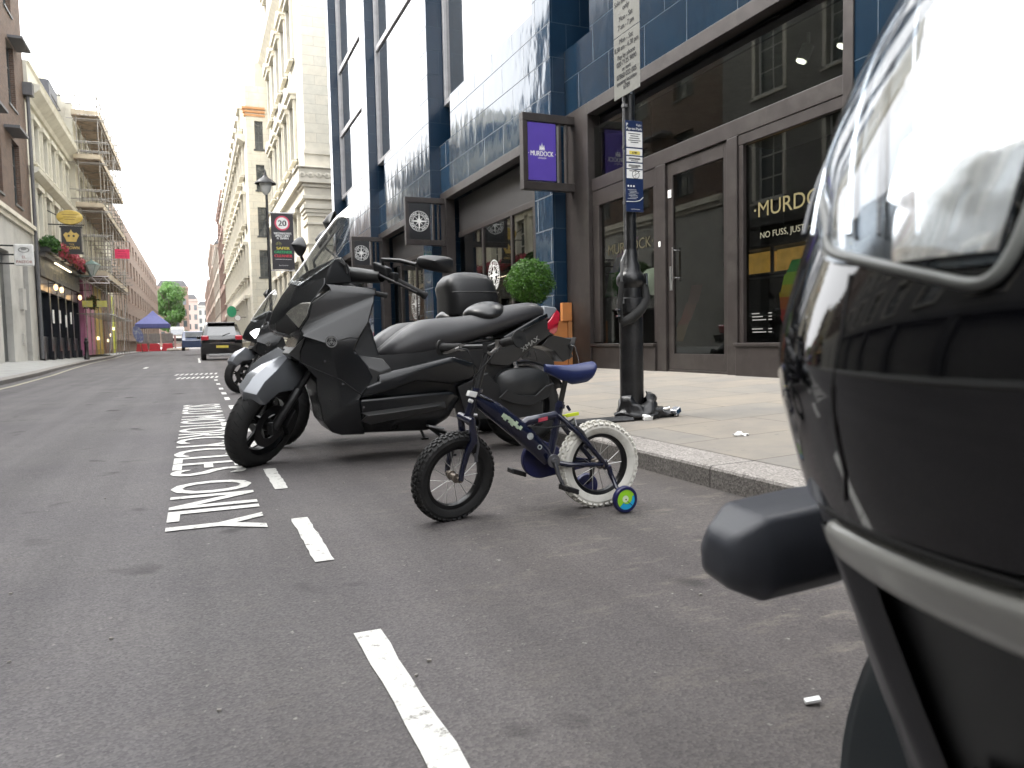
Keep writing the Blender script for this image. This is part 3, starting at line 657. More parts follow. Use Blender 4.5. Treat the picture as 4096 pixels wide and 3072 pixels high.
# ------------------------------------------------------------------ black street pole with its signs and the black bag tied to its foot
PX, PY = 2.85, 4.58
M_POLE = mat('black_pole_paint', (.006, .006, .0065), .34, 0, var=.3, scale=14, bump=.25, bscale=90, dirt=(.02, .02, .021))
t = thing('sign_pole', (PX, PY, .12), 'black cast iron pole with a thicker base section on the right pavement', 'pole')
m = MB(); m.lathe([(0, .11), (.084, .11), (.084, .86), (.098, .87), (.100, .93), (.096, .965), (.082, .975), (.078, 1.04), (.088, 1.055), (.100, 1.075), (.100, 1.115), (.086, 1.14), (.070, 1.16), (.066, 1.20), (.052, 1.23), (.046, 1.30), (.044, 1.31)], 28, (PX, PY, 0)); m.build('base', M_POLE, t, smooth=35)
m = MB(); m.lathe([(.044, 1.31), (.041, 3.9), (0, 3.91)], 24, (PX, PY, 0)); m.build('shaft', M_POLE, t, smooth=35)
m = MB(); m.tube([(PX-.052, PY-.03, .98), (PX-.052, PY-.03, 3.4)], .006, 6)
m.tube([(PX-.052, PY-.03, 1.30), (PX-.10, PY-.05, 1.22), (PX-.105, PY-.05, 1.05), (PX-.095, PY-.05, .93)], .011, 6)
for z in (2.28, 2.0, 1.62, 1.15): m.box(PX-.066, PY-.045, z, PX-.036, PY-.015, z+.02)
m.build('cable', mat('cable_grey', (.06, .06, .06), .5, dirt=(.3, .3, .3)), t)
m = MB()
m.tube([(PX-.03, PY-.075, .80), (PX-.12, PY-.06, .81), (PX-.125, PY-.06, .92), (PX-.11, PY-.06, 1.08)], .02, 8)
m.tube([(PX+.080, PY-.03, 1.12), (PX+.082, PY-.05, 1.04), (PX+.078, PY-.075, .96), (PX+.02, PY-.10, .89), (PX-.05, PY-.095, .83), (PX-.115, PY-.05, .79)], [.022, .030, .034, .036, .036, .024], 8)
m.build('tape_wrap', M_BLACKR, t, smooth=50)
m = MB(); m.box(PX-.155, PY-.075, .885, PX-.115, PY-.045, .895); m.box(PX-.15, PY-.075, .84, PX-.11, PY-.045, .85); m.box(PX+.073, PY-.085, 1.06, PX+.088, PY-.055, 1.14); m.build('buckle', M_STEEL, t)
# parking plates, parallel to the kerb
XP = 2.775
t = thing('parking_sign', (XP, 4.48, 2.9), 'tall pale grey parking plate for solo motorcycles, high on the pole', 'sign')
M_PLATE = mat('grey_plate', (.22, .22, .20), .4, var=.06, scale=3, dirt=(.19, .19, .17))
m = MB(); m.box(XP, 4.315, 2.345, XP+.004, 4.645, 2.760); m.build('lower_plate', M_PLATE, t, bevel=.002)
m = MB(); m.box(XP, 4.315, 2.764, XP+.004, 4.645, 3.40); m.build('upper_plate', M_PLATE, t, bevel=.002)
m = MB(); m.box(XP+.005, 4.46, 2.345, XP+.03, 4.50, 3.4); m.build('channel', M_STEEL, t)
q = MB()
for txt, z, h, wd in (('Solo motorcycles', 2.985, .034, .29), ('only', 2.935, .034, .08), ('Mon - Sat', 2.870, .034, .17), ('7 am - 7 pm', 2.815, .034, .20),
                      ('Mon - Sat', 2.722, .033, .17), ('8.30 am - 6.30 pm', 2.675, .033, .30), ('Pay by phone', 2.618, .031, .22), ('020 7125 9090', 2.572, .033, .25),
                      ('or text', 2.530, .028, .11), ('07860 022 005', 2.487, .033, .25), ('quoting location', 2.446, .028, .25), ('6789', 2.405, .032, .08)):
    lettering(q, txt, (XP-.0015, 4.48, z), (0, -1, 0), (0, 0, 1), h, width=wd, bold=.0012)
q.build('lettering', M_BLACKP, t, fixn=False)
q = MB(); quad(q, (XP-.0012, 4.545, 3.085), (0, -1, 0), (0, 0, 1), .11, .13); q.build('blue_square', mat('sign_blue', (.02, .06, .25), .4), t, fixn=False)
q = MB(); lettering(q, 'P', (XP-.002, 4.545, 3.085), (0, -1, 0), (0, 0, 1), .10, bold=.005); q.build('letter', M_WHITEP, t, fixn=False)
# motorbike pictogram beside the P
q = MB(); disc(q, (XP-.0015, 4.46, 3.065), (0, -1, 0), (0, 0, 1), .022, 20, .013); disc(q, (XP-.0015, 4.375, 3.065), (0, -1, 0), (0, 0, 1), .022, 20, .013)
q.add([(XP-.0015, y, z) for y, z in ((4.455, 3.07), (4.40, 3.08), (4.37, 3.105), (4.41, 3.115), (4.45, 3.105))], [(0, 1, 2, 3, 4)]); q.build('pictogram', M_BLACKP, t, fixn=False)
# blue pay-to-park plate facing down the street
YP = 4.50
t = thing('pay_sign', (2.84, YP, 1.9), 'narrow navy and white pay to park sign on the pole', 'sign')
M_NAVY = mat('navy_plate', (.008, .022, .08), .35, var=.08)
m = MB(); m.box(2.772, YP, 1.56, 2.912, YP+.006, 2.18); m.build('plate', M_NAVY, t, bevel=.003)
q = MB()
for z0, z1 in ((2.0, 2.105), (1.945, 1.99), (1.90, 1.937), (1.855, 1.89), (1.788, 1.847)): q.box(2.779, YP-.002, z0, 2.905, YP, z1)
q.build('white_label', M_WHITEP, t)
q = MB()
for z in (2.09, 2.075, 2.06, 2.045, 2.032, 1.925, 1.918, 1.907, 1.878, 1.870, 1.862, 1.838):
    wd = .05+.05*((z*977) % 1); quad(q, (2.842, YP-.0032, z), (1, 0, 0), (0, 0, 1), wd, .0045)
disc(q, (2.85, YP-.0032, 1.815), (1, 0, 0), (0, 0, 1), .030, 24, .0265); q.box(2.849, YP-.0034, 1.785, 2.851, YP-.003, 1.845); q.add([(2.825, YP-.0034, 1.802), (2.827, YP-.0034, 1.80), (2.875, YP-.0034, 1.828), (2.873, YP-.0034, 1.830)], [(0, 1, 2, 3)])
q.build('print_line', M_BLACKP, t, fixn=False)
q = MB(); q.box(2.80, YP-.0035, 1.950, 2.885, YP-.0025, 1.974); q.build('yellow_label', mat('label_yellow', (.75, .62, .12), .5), t)
q = MB(); lettering(q, '6789', (2.8425, YP-.0045, 1.962), (1, 0, 0), (0, 0, 1), .014, bold=.0006); q.build('number', M_BLACKP, t, fixn=False)
q = MB(); lettering(q, 'P', (2.786, YP-.002, 2.150), (1, 0, 0), (0, 0, 1), .020, bold=.001); lettering(q, 'Right', (2.880, YP-.002, 2.152), (1, 0, 0), (0, 0, 1), .014); lettering(q, 'Pay-to-Park', (2.842, YP-.002, 2.125), (1, 0, 0), (0, 0, 1), .017, width=.125, bold=.0006)
lettering(q, 'City of Westminster', (2.845, YP-.002, 1.578), (1, 0, 0), (0, 0, 1), .007, width=.07)
for k in range(3): disc(q, (2.79+k*.022, YP-.002, 1.735), (1, 0, 0), (0, 0, 1), .007, 8)
for k in range(7): quad(q, (2.82+.008*(k % 3), YP-.002, 1.71-.010*k), (1, 0, 0), (0, 0, 1), .07-.01*(k % 2), .002)
q.tube([(2.774, YP-.002, 1.628), (2.84, YP-.002, 1.630), (2.88, YP-.002, 1.638), (2.909, YP-.002, 1.662)], .0022, 4); q.build('lettering', M_WHITEP, t, fixn=False)
# crumpled black bin bag round the foot of the pole, and its trail
def crumple(name, fn, mt, t, nu=40, nv=20, amp=.02, sc=9, seed=0):
    m = MB(); m.grid(fn, nu, nv, wrapu=True)
    m.v = [tuple(Vector(p)+Vector((noise.noise(Vector(p)*sc+Vector((seed, 0, 0))), noise.noise(Vector(p)*sc+Vector((0, seed, 7))), noise.noise(Vector(p)*sc+Vector((3, 0, seed)))*.8))*amp) for p in m.v]
    return m.build(name, mt, t, smooth=50)
M_BAG = mat('bin_bag', (.010, .010, .011), .35, 0, var=.3, bump=.3, bscale=60, dirt=(.04, .042, .045))
t = thing('rubbish_bag', (2.9, 4.5, .13), 'crumpled black plastic bag wrapped around the foot of the pole', 'bag')
def bag(u, v):
    a = 2*PI*u; rr = .085+.055*math.sin(v*PI)**.6*(1+.35*math.cos(a+.4)) + (.03 if v < .3 else 0)
    return (PX+rr*math.cos(a)*1.05+.01, PY-.02+rr*math.sin(a), .118+.15*v*(1-.25*math.sin(3*a)))
crumple('bag', bag, M_BAG, t, 48, 14, .03, 16)
def trail(u, v):
    a = 2*PI*u; x = PX+.04+.24*v; r = .055*(1-v*.55)
    return (x, PY-.09-.05*v+r*1.3*math.cos(a), .135+r*.9+r*math.sin(a)*.9-.02*v)
crumple('torn_end', trail, M_BAG, t, 20, 14, .03, 22, 5)
m = MB(); m.obox((PX+.27, PY-.14, .165), (.03, .012, .012), (-.008, .03, 0), (0, .006, .02)); m.obox((PX+.20, PY-.12, .185), (.03, -.01, .006), (.008, .022, 0), (0, 0, .012)); m.build('foil_scrap', M_CHROME, t, bevel=.006)
t = thing('folded_strap', (2.4, 4.45, .11), 'flat black strap lying along the pavement edge towards the scooter', 'strap')
m = MB(); pts = [(PX-.08, 4.46, .135), (2.6, 4.50, .128), (2.35, 4.52, .125), (2.20, 4.54, .122)]
m.tube(pts, [.05, .045, .04, .035], 10); m.v = [(x, y, .118+(z-.118)*.55) for x, y, z in m.v]
m.build('strap', M_BAG, t, smooth=50)
t = thing('card_scrap', (2.87, 4.28, .125), 'small white folded card lying in front of the black bag', 'litter')
m = MB(); m.obox((2.86, 4.40, .140), (.035, .004, 0), (0, .02, .008), (0, -.005, .014)); m.build('card', M_WHITEP, t, bevel=.002)
t = thing('crumpled_tissue', (2.9, 3.1, .12), 'crumpled white tissue on the pavement slabs', 'litter')
def tis(u, v):
    a = 2*PI*u; return (2.83+.05*math.cos(a)*math.sin(PI*v)+.06*v, 3.43+.028*math.sin(a)*math.sin(PI*v), .128+.012*math.cos(PI*v))
crumple('tissue', tis, M_WHITEP, t, 16, 8, .022, 40)
t = thing('paper_scrap', (1.04, 1.05, .004), 'small white paper scrap on the road near the black fairing', 'litter')
m = MB(); m.obox((1.043, 1.053, .009), (.014, -.005, .002), (.004, .007, 0), (0, 0, .003)); m.build('scrap', M_WHITEP, t, bevel=.001)
# ------------------------------------------------------------------ shared vehicle materials and builders
M_MATT = mat('satin_black_bodywork', (.0055, .0060, .0068), .25, 0, var=.15, scale=4, bump=.012, bscale=300, spec=.5)
M_GREYB = mat('dark_grey_bodywork', (.022, .0215, .021), .40, 0, var=.12, scale=4, bump=.02, bscale=300)
M_SEAT = mat('seat_vinyl', (.030, .029, .031), .42, 0, var=.10, scale=5, bump=.05, bscale=500)
M_SILV = mat('silver_fender_paint', (.20, .21, .225), .25, .4, coat=.6, var=.06)
M_TYRE = mat('tyre_rubber', (.0085, .0082, .008), .7, 0, var=.2, scale=10, bump=.08, bscale=200, dirt=(.02, .019, .018))
M_RIMB = mat('black_rim', (.010, .010, .0105), .3, .4)
M_LENS = glassmat('clear_lens', (.80, .80, .78), 1.0)
M_SCREEN = glassmat('smoke_screen', (.80, .81, .81), 1.0)
M_RED = mat('red_lens', (.50, .012, .03), .12, 0, coat=1, var=.1, spec=.8)
M_ALU = mat('dull_alloy', (.35, .35, .35), .4, .9, var=.15)
def FR(c, ax, up):
    """frame: local x = ax (rolling axis), z = up"""
    ax = Vector(ax).normalized(); up = Vector(up); up = (up-ax*up.dot(ax)).normalized(); fw = up.cross(ax)
    m = Matrix((ax, fw, up)).transposed().to_4x4(); m.translation = Vector(c); return m
def xform(mb, M): mb.v = [tuple(M @ Vector(p)) for p in mb.v]; return mb
def lathe_x(prof, n=48):
    """wheel profile (r, x)"""
    m = MB(); m.lathe([(r, x) for r, x in prof], n, axis='X'); return m
def tyre_prof(R0, r, wd, k=9):
    """outer radius R0, section height r, half width wd"""
    P = []
    for i in range(k+1):
        a = -PI*.62+2*PI*.62*i/k
        P.append((R0-r*.62+r*.62*math.cos(a)*(1 if abs(a) < PI/2 else 1.2), wd*math.sin(a) if abs(a) < PI/2 else wd*math.copysign(1-.35*(abs(a)-PI/2), a)))
    return P
def body(name, V, F, mt, parent, M, mirror=True, bevel=.006, smooth=32, sub=0, seg=2):
    """faceted shell: V = {key: (x, z, halfwidth)} on the left side; faces by key; right side mirrored; open rim bridged across"""
    m = MB(); keys = list(V); idx = {}; vs = []
    for k in keys:
        x, z, w_ = V[k]; idx[k] = [len(vs)]; vs.append((x, w_, z))
        if w_ > 1e-5 and mirror: idx[k].append(len(vs)); vs.append((x, -w_, z))
        else: idx[k].append(idx[k][0])
    fs = []; cnt = {}
    for f in F:
        fs.append([idx[k][0] for k in f]); fs.append([idx[k][1] for k in reversed(f)])
        for a, b in zip(f, f[1:]+f[:1]): cnt.setdefault(frozenset((a, b)), []).append((a, b))
    for k, e in cnt.items():
        if len(e) == 1:
            a, b = e[0]
            q = [idx[b][0], idx[a][0], idx[a][1], idx[b][1]]
            q2 = []
            for i in q:
                if i not in q2: q2.append(i)
            if len(q2) >= 3: fs.append(q2)
    m.add([M @ Vector(v) for v in vs], fs)
    return m.build(name, mt, parent, bevel=bevel, smooth=smooth, sub=sub, seg=seg)

# ------------------------------------------------------------------ child's bicycle
BY = 2.71
t = thing('kids_bicycle', (1.2, BY, 0), 'small navy children\'s bicycle with black front tyre, white rear tyre and a blue saddle', 'bicycle')
M_NAVYP = mat('navy_frame_paint', (.0032, .0045, .019), .25, 0, coat=.5, var=.2, scale=9, dirt=(.008, .010, .03))
M_BLUEPL = mat('blue_saddle_vinyl', (.010, .020, .095), .42, 0, var=.12, scale=8, bump=.03, bscale=200)
M_GUARD = mat('navy_plastic', (.009, .011, .065), .4, var=.1)
M_WTYRE = mat('white_rubber', (.66, .64, .58), .65, 0, var=.06, scale=14, bump=.05, bscale=120, dirt=(.46, .43, .37))
M_WORN = mat('worn_print', (.42, .50, .36), .5, var=.3, scale=30)
def bikewheel(c, ax, tm, hub_off, Rw, knob, seed):
    rnd = random.Random(seed); Mx = FR(c, ax, (0, 0, 1))
    wm = MB(); prof = [(Rw-.050, -.017), (Rw-.042, -.024), (Rw-.024, -.0295), (Rw-.010, -.025), (Rw-.004, -.014), (Rw-.0025, 0), (Rw-.004, .014), (Rw-.010, .025), (Rw-.024, .0295), (Rw-.042, .024), (Rw-.050, .017)]
    wm.lathe(prof, 64, axis='X')
    n = 40 if knob else 44                                                  # tread knobs in staggered rows
    for k in range(n):
        for row, (x, rr, da) in enumerate(((0, Rw-.001, 0), (.012, Rw-.002, .5), (-.012, Rw-.002, .5), (.0245, Rw-.010, 0), (-.0245, Rw-.010, 0))):
            a = 2*PI*(k+da)/n; d = Vector((0, math.cos(a), math.sin(a))); tt = Vector((0, -math.sin(a), math.cos(a)))
            nx = Vector((math.copysign(.75, x) if abs(x) > .015 else 0, 0, 0)); dd = (d+nx).normalized(); ss = dd.cross(tt)
            wm.obox(Vector((x, 0, 0))+d*rr, tt*(.0085 if knob else .0075), ss*(.0060 if knob else .0050), dd*(.0048 if knob else .0036))
    wheel = xform(wm, Mx).build('wheel_tyre', tm, t, smooth=30)
    rm = lathe_x([(Rw-.047, -.015), (Rw-.052, -.017), (Rw-.064, -.013), (Rw-.068, 0), (Rw-.064, .013), (Rw-.052, .017), (Rw-.047, .015)], 56)
    xform(rm, Mx).build('rim', M_RIMB, t, smooth=40)
    sp = MB(); ns = 14
    for k in range(ns):
        a = 2*PI*k/ns; s = 1 if k % 2 else -1; a2 = a+.9*(1 if (k//2) % 2 else -1)
        sp.tube([(s*.018, .016*math.cos(a2), .016*math.sin(a2)), (0, (Rw-.066)*math.cos(a), (Rw-.066)*math.sin(a))], .0012, 5)
    xform(sp, Mx).build('spokes', mat('spoke_wire', (.55, .55, .53), .35, .8, dirt=(.25, .2, .16)), t, smooth=60)
    hb = lathe_x([(0, -.055), (.006, -.055), (.006, -.045), (.012, -.044), (.012, -.038), (.007, -.036), (.007, -.024), (.019, -.022), (.019, -.016), (.013, -.014), (.013, .014), (.019, .016), (.019, .022), (.007, .024), (.007, .036), (.012, .038), (.012, .044), (.006, .045), (.006, .055), (0, .055)], 16)
    xform(hb, Mx).build('hub', mat('rusty_steel', (.22, .19, .16), .45, .8, dirt=(.12, .07, .04)), t, smooth=40)
RW = .178
fc = Vector((.898, 2.735, .175)); rc = Vector((1.513, 2.70, .179))
fax = Vector((-.24, .97, .20)); rax = Vector((.02, 1, .04))
bikewheel(fc, fax, M_TYRE, 0, RW, 0, 3); bikewheel(rc, rax, M_WTYRE, 0, RW, 1, 4)
# fork: two blades following the turned wheel, crown, head tube, stem and bars
fa = fax.normalized(); crown = Vector((.940, 2.695, .400))
m = MB()
for s in (-1, 1):
    o = fa*.050*s; top = crown+fa*.040*s
    m.tube([top+Vector((.0, 0, .01)), top+Vector((.006, 0, -.07)), fc+o+Vector((.025, 0, .10)), fc+o+Vector((.004, 0, .03)), fc+o], [.0135, .015, .0135, .011, .010], 12)
m.tube([crown+fa*-.046, crown+fa*.046], .015, 12)
fork = m.build('fork', M_NAVYP, t, smooth=50)
m = MB()
for s in (-1, 1):
    a = crown+fa*.032*s+Vector((.030, .022, -.055)); m.tube([a, a+Vector((.006, 0, -.045)), a+Vector((-.002, 0, -.085))], .006, 8); m.obox(a+Vector((-.004, 0, -.09)), (.006, 0, 0), (0, .005, 0), (0, 0, .016))
m.tube([crown+fa*-.04+Vector((.034, .022, -.03)), crown+fa*.04+Vector((.034, .022, -.03))], .004, 6)
m.build('brake', mat('brake_alloy', (.14, .14, .15), .35, .8), t, smooth=50)
hd0 = Vector((.950, 2.697, .408)); hd1 = Vector((.986, 2.700, .505))
m = MB(); m.tube([hd0, hd1], .0175, 16); m.tube([hd0-Vector((0, 0, .006)), hd0+Vector((.002, 0, .006))], .021, 16); m.tube([hd1-Vector((0, 0, .004)), hd1+Vector((.003, 0, .010))], .022, 16)
m.build('head_tube', M_NAVYP, t, smooth=50)
stem1 = Vector((1.040, 2.705, .668))
m = MB(); m.tube([hd1, stem1], .0115, 14); m.obox(stem1, (.016, -.01, 0), (.01, .02, 0), (0, 0, .02)); m.build('stem', M_BLACKPL, t, smooth=50)
# handlebar: swung round, the near end points at the camera
be = Vector((1.085, 2.50, .700)); bf = Vector((.895, 2.86, .672)); bc = Vector((1.035, 2.70, .672))
m = MB(); m.tube([be, be+(bc-be)*.55+Vector((0, 0, .004)), bc+Vector((.004, -.03, 0)), bc, bf+(bc-bf)*.5+Vector((0, 0, .0)), bf], .0105, 12)
bar = m.build('handlebar', M_BLACKPL, t, smooth=50)
for e, c in ((be, bc), (bf, bc)):
    m = MB(); d = (c-e).normalized(); m.tube([e, e+d*.008, e+d*.0081, e+d*.055, e+d*.10], [.031, .031, .018, .0155, .0165], 22); m.build('grip', M_BLACKR, t, smooth=45)
m = MB()
d = (bc-be).normalized()
p = be+d*.125; m.tube([p, p+Vector((-.015, .0, -.022)), p+Vector((-.06, -.055, -.035)), p+Vector((-.085, -.10, -.03))], [.009, .009, .006, .005], 8); m.obox(p, (.014, 0, 0), (0, .012, 0), (0, 0, .016)); m.build('brake_lever', mat('scuffed_lever', (.20, .19, .18), .35, .7, dirt=(.03, .03, .03)), t, smooth=45); m = MB()
d = (bc-bf).normalized(); p = bf+d*.10; m.tube([p, p+Vector((-.03, -.012, -.008)), p+Vector((-.052, .03, -.02)), p+Vector((-.055, .07, -.02))], [.009, .007, .005, .005], 8); m.obox(p, (.014, 0, 0), (0, .012, 0), (0, 0, .014))
m.build('brake_lever', mat('scuffed_lever', (.20, .19, .18), .35, .7, dirt=(.03, .03, .03)), t, smooth=45)
m = MB(); m.tube([(.905, 2.66, .672), (.935, 2.65, .665), (.955, 2.64, .62), (.963, 2.65, .56), (.953, 2.66, .51), (.975, 2.665, .44), (.985, 2.67, .38), (.966, 2.68, .32)], .003, 6); m.build('cable', M_BLACKPL, t, smooth=50); m = MB()
m.tube([(1.05, 2.60, .675), (1.0, 2.60, .62), (.955, 2.64, .56), (.952, 2.66, .50), (1.05, 2.68, .46)], .003, 6)
m.tube([(1.19, 2.685, .355), (1.28, 2.68, .345), (1.37, 2.68, .352), (1.42, 2.68, .35)], .0028, 6); m.build('cable', M_BLACKPL, t, smooth=50)
m = MB(); m.obox((.951, 2.655, .497), (.016, 0, -.004), (0, .014, 0), (.004, 0, .010)); m.tube([(.936, 2.65, .475), (.952, 2.65, .468)], .008, 10); m.build('reflector_bracket', mat('white_plastic', (.6, .6, .58), .4), t, bevel=.003)
# frame
def ovaltube(pts, rs, sq=.72):
    m = MB(); m.tube(pts, rs, 16); return m
m = ovaltube([(.980, 2.702, .478), (1.06, 2.708, .425), (1.18, 2.711, .328), (1.262, 2.71, .245), (1.288, 2.71, .21)], [.027, .036, .039, .036, .027])
dt = m.build('down_tube', M_NAVYP, t, smooth=50)
m = MB(); m.tube([(1.165, 2.71, .352), (1.20, 2.71, .374), (1.255, 2.71, .380), (1.33, 2.71, .392)], [.016, .018, .018, .016], 12); m.build('top_tube', M_NAVYP, t, smooth=50)
m = MB(); m.tube([(1.352, 2.71, .445), (1.336, 2.71, .385), (1.318, 2.71, .30), (1.292, 2.71, .215)], [.0155, .017, .016, .017], 14); m.tube([(1.345, 2.71, .418), (1.349, 2.71, .435)], .021, 14)
m.tube([(1.345, 2.675, .425), (1.345, 2.71, .425)], .006, 8); m.tube([(1.36, 2.67, .428), (1.372, 2.672, .41)], .006, 8); m.build('seat_tube', M_NAVYP, t, smooth=50)
for s in (-1, 1):
    m = MB(); y = 2.708+.052*s
    m.tube([(1.332, 2.71+.012*s, .392), (1.40, y, .318), (1.475, y, .235), (1.522, y, .180)], [.011, .0105, .010, .010], 10)
    m.tube([(1.295, 2.71+.014*s, .205), (1.36, y, .193), (1.45, y, .186), (1.522, y, .180)], [.011, .011, .010, .010], 10)
    m.tube([(1.515, y, .195), (1.527, y, .165)], .014, 10); m.build('rear_stay', M_NAVYP, t, smooth=50)
m = MB()
for s in (-1, 1):
    y = 2.708+.045*s; m.tube([(1.395, y, .345), (1.425, y, .318), (1.452, y, .270)], .0065, 8); m.obox((1.452, 2.708+.032*s, .262), (.005, 0, -.006), (0, .006, 0), (.012, 0, .010))
m.tube([(1.395, 2.66, .345), (1.41, 2.708, .372), (1.395, 2.755, .345)], .004, 6); m.build('rear_brake', mat('brake_alloy', (.14, .14, .15), .35, .8), t, smooth=50)
m = MB(); m.tube([(1.351, 2.71, .44), (1.378, 2.71, .548)], .0115, 14); m.build('seat_post', mat('black_steel', (.03, .028, .026), .35, .6), t, smooth=50)
# saddle: padded, nose to the road
def sad(u, v):
    x = 1.283+.215*v; a = 2*PI*u
    wv = .020+.060*max(0, (v-.25)/.75)**1.1; wv *= min(1, (1.02-v)*9)**.5*min(1, (v+.02)*12)**.5
    zt = .597-.010*math.sin(PI*v)+.004*v; h = .018+.028*min(1, v*1.8)*min(1, (1.03-v)*6)
    return (x, 2.71+wv*math.cos(a), zt-h*.55+h*(.6 if math.sin(a) > 0 else 1.15)*math.sin(a))
m = MB(); m.grid(sad, 22, 18, wrapu=True); m.add([sad(k/22, 0) for k in range(22)], [tuple(range(22))]); m.add([sad(k/22, 1) for k in range(22)], [tuple(range(22))])
m.build('saddle', M_BLUEPL, t, smooth=60)
m = MB(); m.tube([(1.33, 2.70, .565), (1.378, 2.70, .552), (1.45, 2.70, .56)], .005, 6); m.tube([(1.33, 2.72, .565), (1.378, 2.72, .552), (1.45, 2.72, .56)], .005, 6); m.obox((1.378, 2.71, .555), (.014, 0, 0), (0, .018, 0), (0, 0, .012)); m.build('saddle_clamp', M_STEEL, t, smooth=50)
# bottom bracket, chain guard on the far side, cranks, pedals
m = MB(); m.tube([(1.292, 2.66, .215), (1.292, 2.76, .215)], .020, 16); m.build('bottom_bracket', M_NAVYP, t, smooth=50)
m = MB(); m.lathe([(0, 2.642), (.012, 2.642), (.014, 2.648), (.026, 2.649), (.027, 2.655), (.012, 2.657), (0, 2.657)], 20, (1.288, 0, .215), 'Y'); m.tube([(1.288, 2.645, .215), (1.298, 2.635, .16), (1.318, 2.625, .112)], [.010, .008, .008], 8); m.build('crank', mat('grey_crank', (.16, .16, .17), .35, .7), t, smooth=45); m = MB()
m.tube([(1.288, 2.775, .215), (1.262, 2.79, .18), (1.235, 2.795, .150)], [.010, .008, .008], 8); m.build('crank', mat('grey_crank', (.16, .16, .17), .35, .7), t, smooth=45)
m = MB(); pg = []
for k in range(19):
    a = PI*.45+PI*1.10*k/18; pg.append((1.278+.078*math.cos(a), .208+.078*math.sin(a)))
pg += [(1.44, .150), (1.50, .158), (1.505, .190), (1.43, .205), (1.34, .262)]
m.prism(pg, 2.755, 2.785, 'Y'); m.build('chain_guard', M_GUARD, t, bevel=.005, smooth=30)
for c in ((1.325, 2.60, .108), (1.205, 2.835, .150)):
    m = MB(); m.obox(c, (.030, 0, -.010), (0, .030, 0), (.004, 0, .009)); m.obox(Vector(c)+Vector((-.028, 0, .010)), (.004, 0, .001), (0, .028, 0), (0, 0, .010)); m.obox(Vector(c)+Vector((.028, 0, -.010)), (.004, 0, .001), (0, .028, 0), (0, 0, .010)); m.build('pedal', M_BLACKPL, t, bevel=.004)
# stabilisers
for s, y in ((-1, 2.545), (1, 2.865)):
    m = MB(); yy = 2.70+s*.075
    m.tube([(1.520, yy, .180), (1.527, yy, .150), (1.537, yy+s*.03, .095), (1.545, y-s*.012, .068)], [.011, .011, .009, .008], 8); m.build('stabiliser_arm', M_NAVYP, t, smooth=45)
    c = (1.545, y, .056)
    m = MB(); m.lathe([(.040, .012), (.050, .012), (.054, .006), (.054, -.006), (.050, -.012), (.040, -.012), (.040, .012)], 32, c, 'Y'); wh = m.build('stabiliser_wheel', M_GUARD, t, smooth=40)
    if s > 0:
        q = MB(); q.lathe([(0, .008), (.041, .008), (.041, -.008), (0, -.008)], 28, c, 'Y'); q.build('wheel_web', M_GUARD, wh); continue
    q = MB(); disc(q, (c[0], c[1]-.0095, c[2]), (1, 0, 0), (0, 0, 1), .0405, 32); q.build('disc_blue', mat('cyan_disc', (.01, .34, .62), .4), wh, fixn=False)
    q = MB(); cc = Vector((c[0], c[1]-.0102, c[2])); q.add([cc]+[cc+Vector((math.cos(a), 0, math.sin(a)))*.0403 for a in [PI*.12+PI*1.12*k/18 for k in range(19)]], [(0, k, k+1) for k in range(1, 19)])
    disc(q, cc+Vector((.004, -.0002, .006)), (1, 0, 0), (0, 0, 1), .024, 20); q.build('disc_green', mat('lime_disc', (.28, .60, .02), .4), wh, fixn=False)
    q = MB(); disc(q, cc+Vector((-.003, -.0006, .003)), (1, 0, 0), (0, 0, 1), .014, 18); q.build('disc_hub', mat('pale_disc', (.62, .72, .5), .4), wh, fixn=False)
    q = MB(); disc(q, cc+Vector((-.001, -.001, .001)), (1, 0, 0), (0, 0, 1), .0035, 8); q.tube([cc+Vector((.004, -.0004, -.006)), cc+Vector((.028, -.0004, -.026))], .0012, 5); q.build('axle_nut', M_STEEL, wh)
# worn stickers on the down tube
q = MB(); dd = Vector((1.18-1.06, 0, .328-.425)).normalized(); pp = Vector((-dd.z, 0, dd.x))*-1
rnd = random.Random(9)
for k in range(13):
    c = Vector((1.055, 0, .430))+dd*.0125*k+pp*rnd.uniform(-.006, .004)
    y = 2.6790
    w1, h1 = rnd.uniform(.005, .008), rnd.uniform(.006, .012)
    q.obox(c+Vector((0, y-(.009 if 2 < k < 11 else .003), 0)), dd*w1, pp*h1, (0, .0015, 0))
q.build('worn_sticker', M_WORN, dt, fixn=False)
q = MB(); disc(q, (1.196, 2.6705, .318), dd, pp, .014, 20); disc(q, (1.236, 2.6715, .272), dd, pp, .010, 16, .006); q.build('round_sticker', mat('sticker_grey', (.36, .38, .36), .5, var=.3, scale=60), dt, fixn=False)
q = MB(); q.obox((1.262, 2.6915, .379), (.020, 0, .003), (0, .0008, 0), (0, 0, .007)); q.build('red_sticker', mat('sticker_red', (.45, .05, .08), .5, var=.3, scale=80), t)
m = MB(); m.obox((1.415, 2.735, .385), (.030, 0, .003), (0, .004, 0), (-.001, 0, .007)); m.tube([(1.39, 2.735, .385), (1.362, 2.72, .385), (1.345, 2.71, .39)], .004, 6); m.build('yellow_tag', mat('fluo_yellow', (.62, .72, .03), .5), t, bevel=.002)
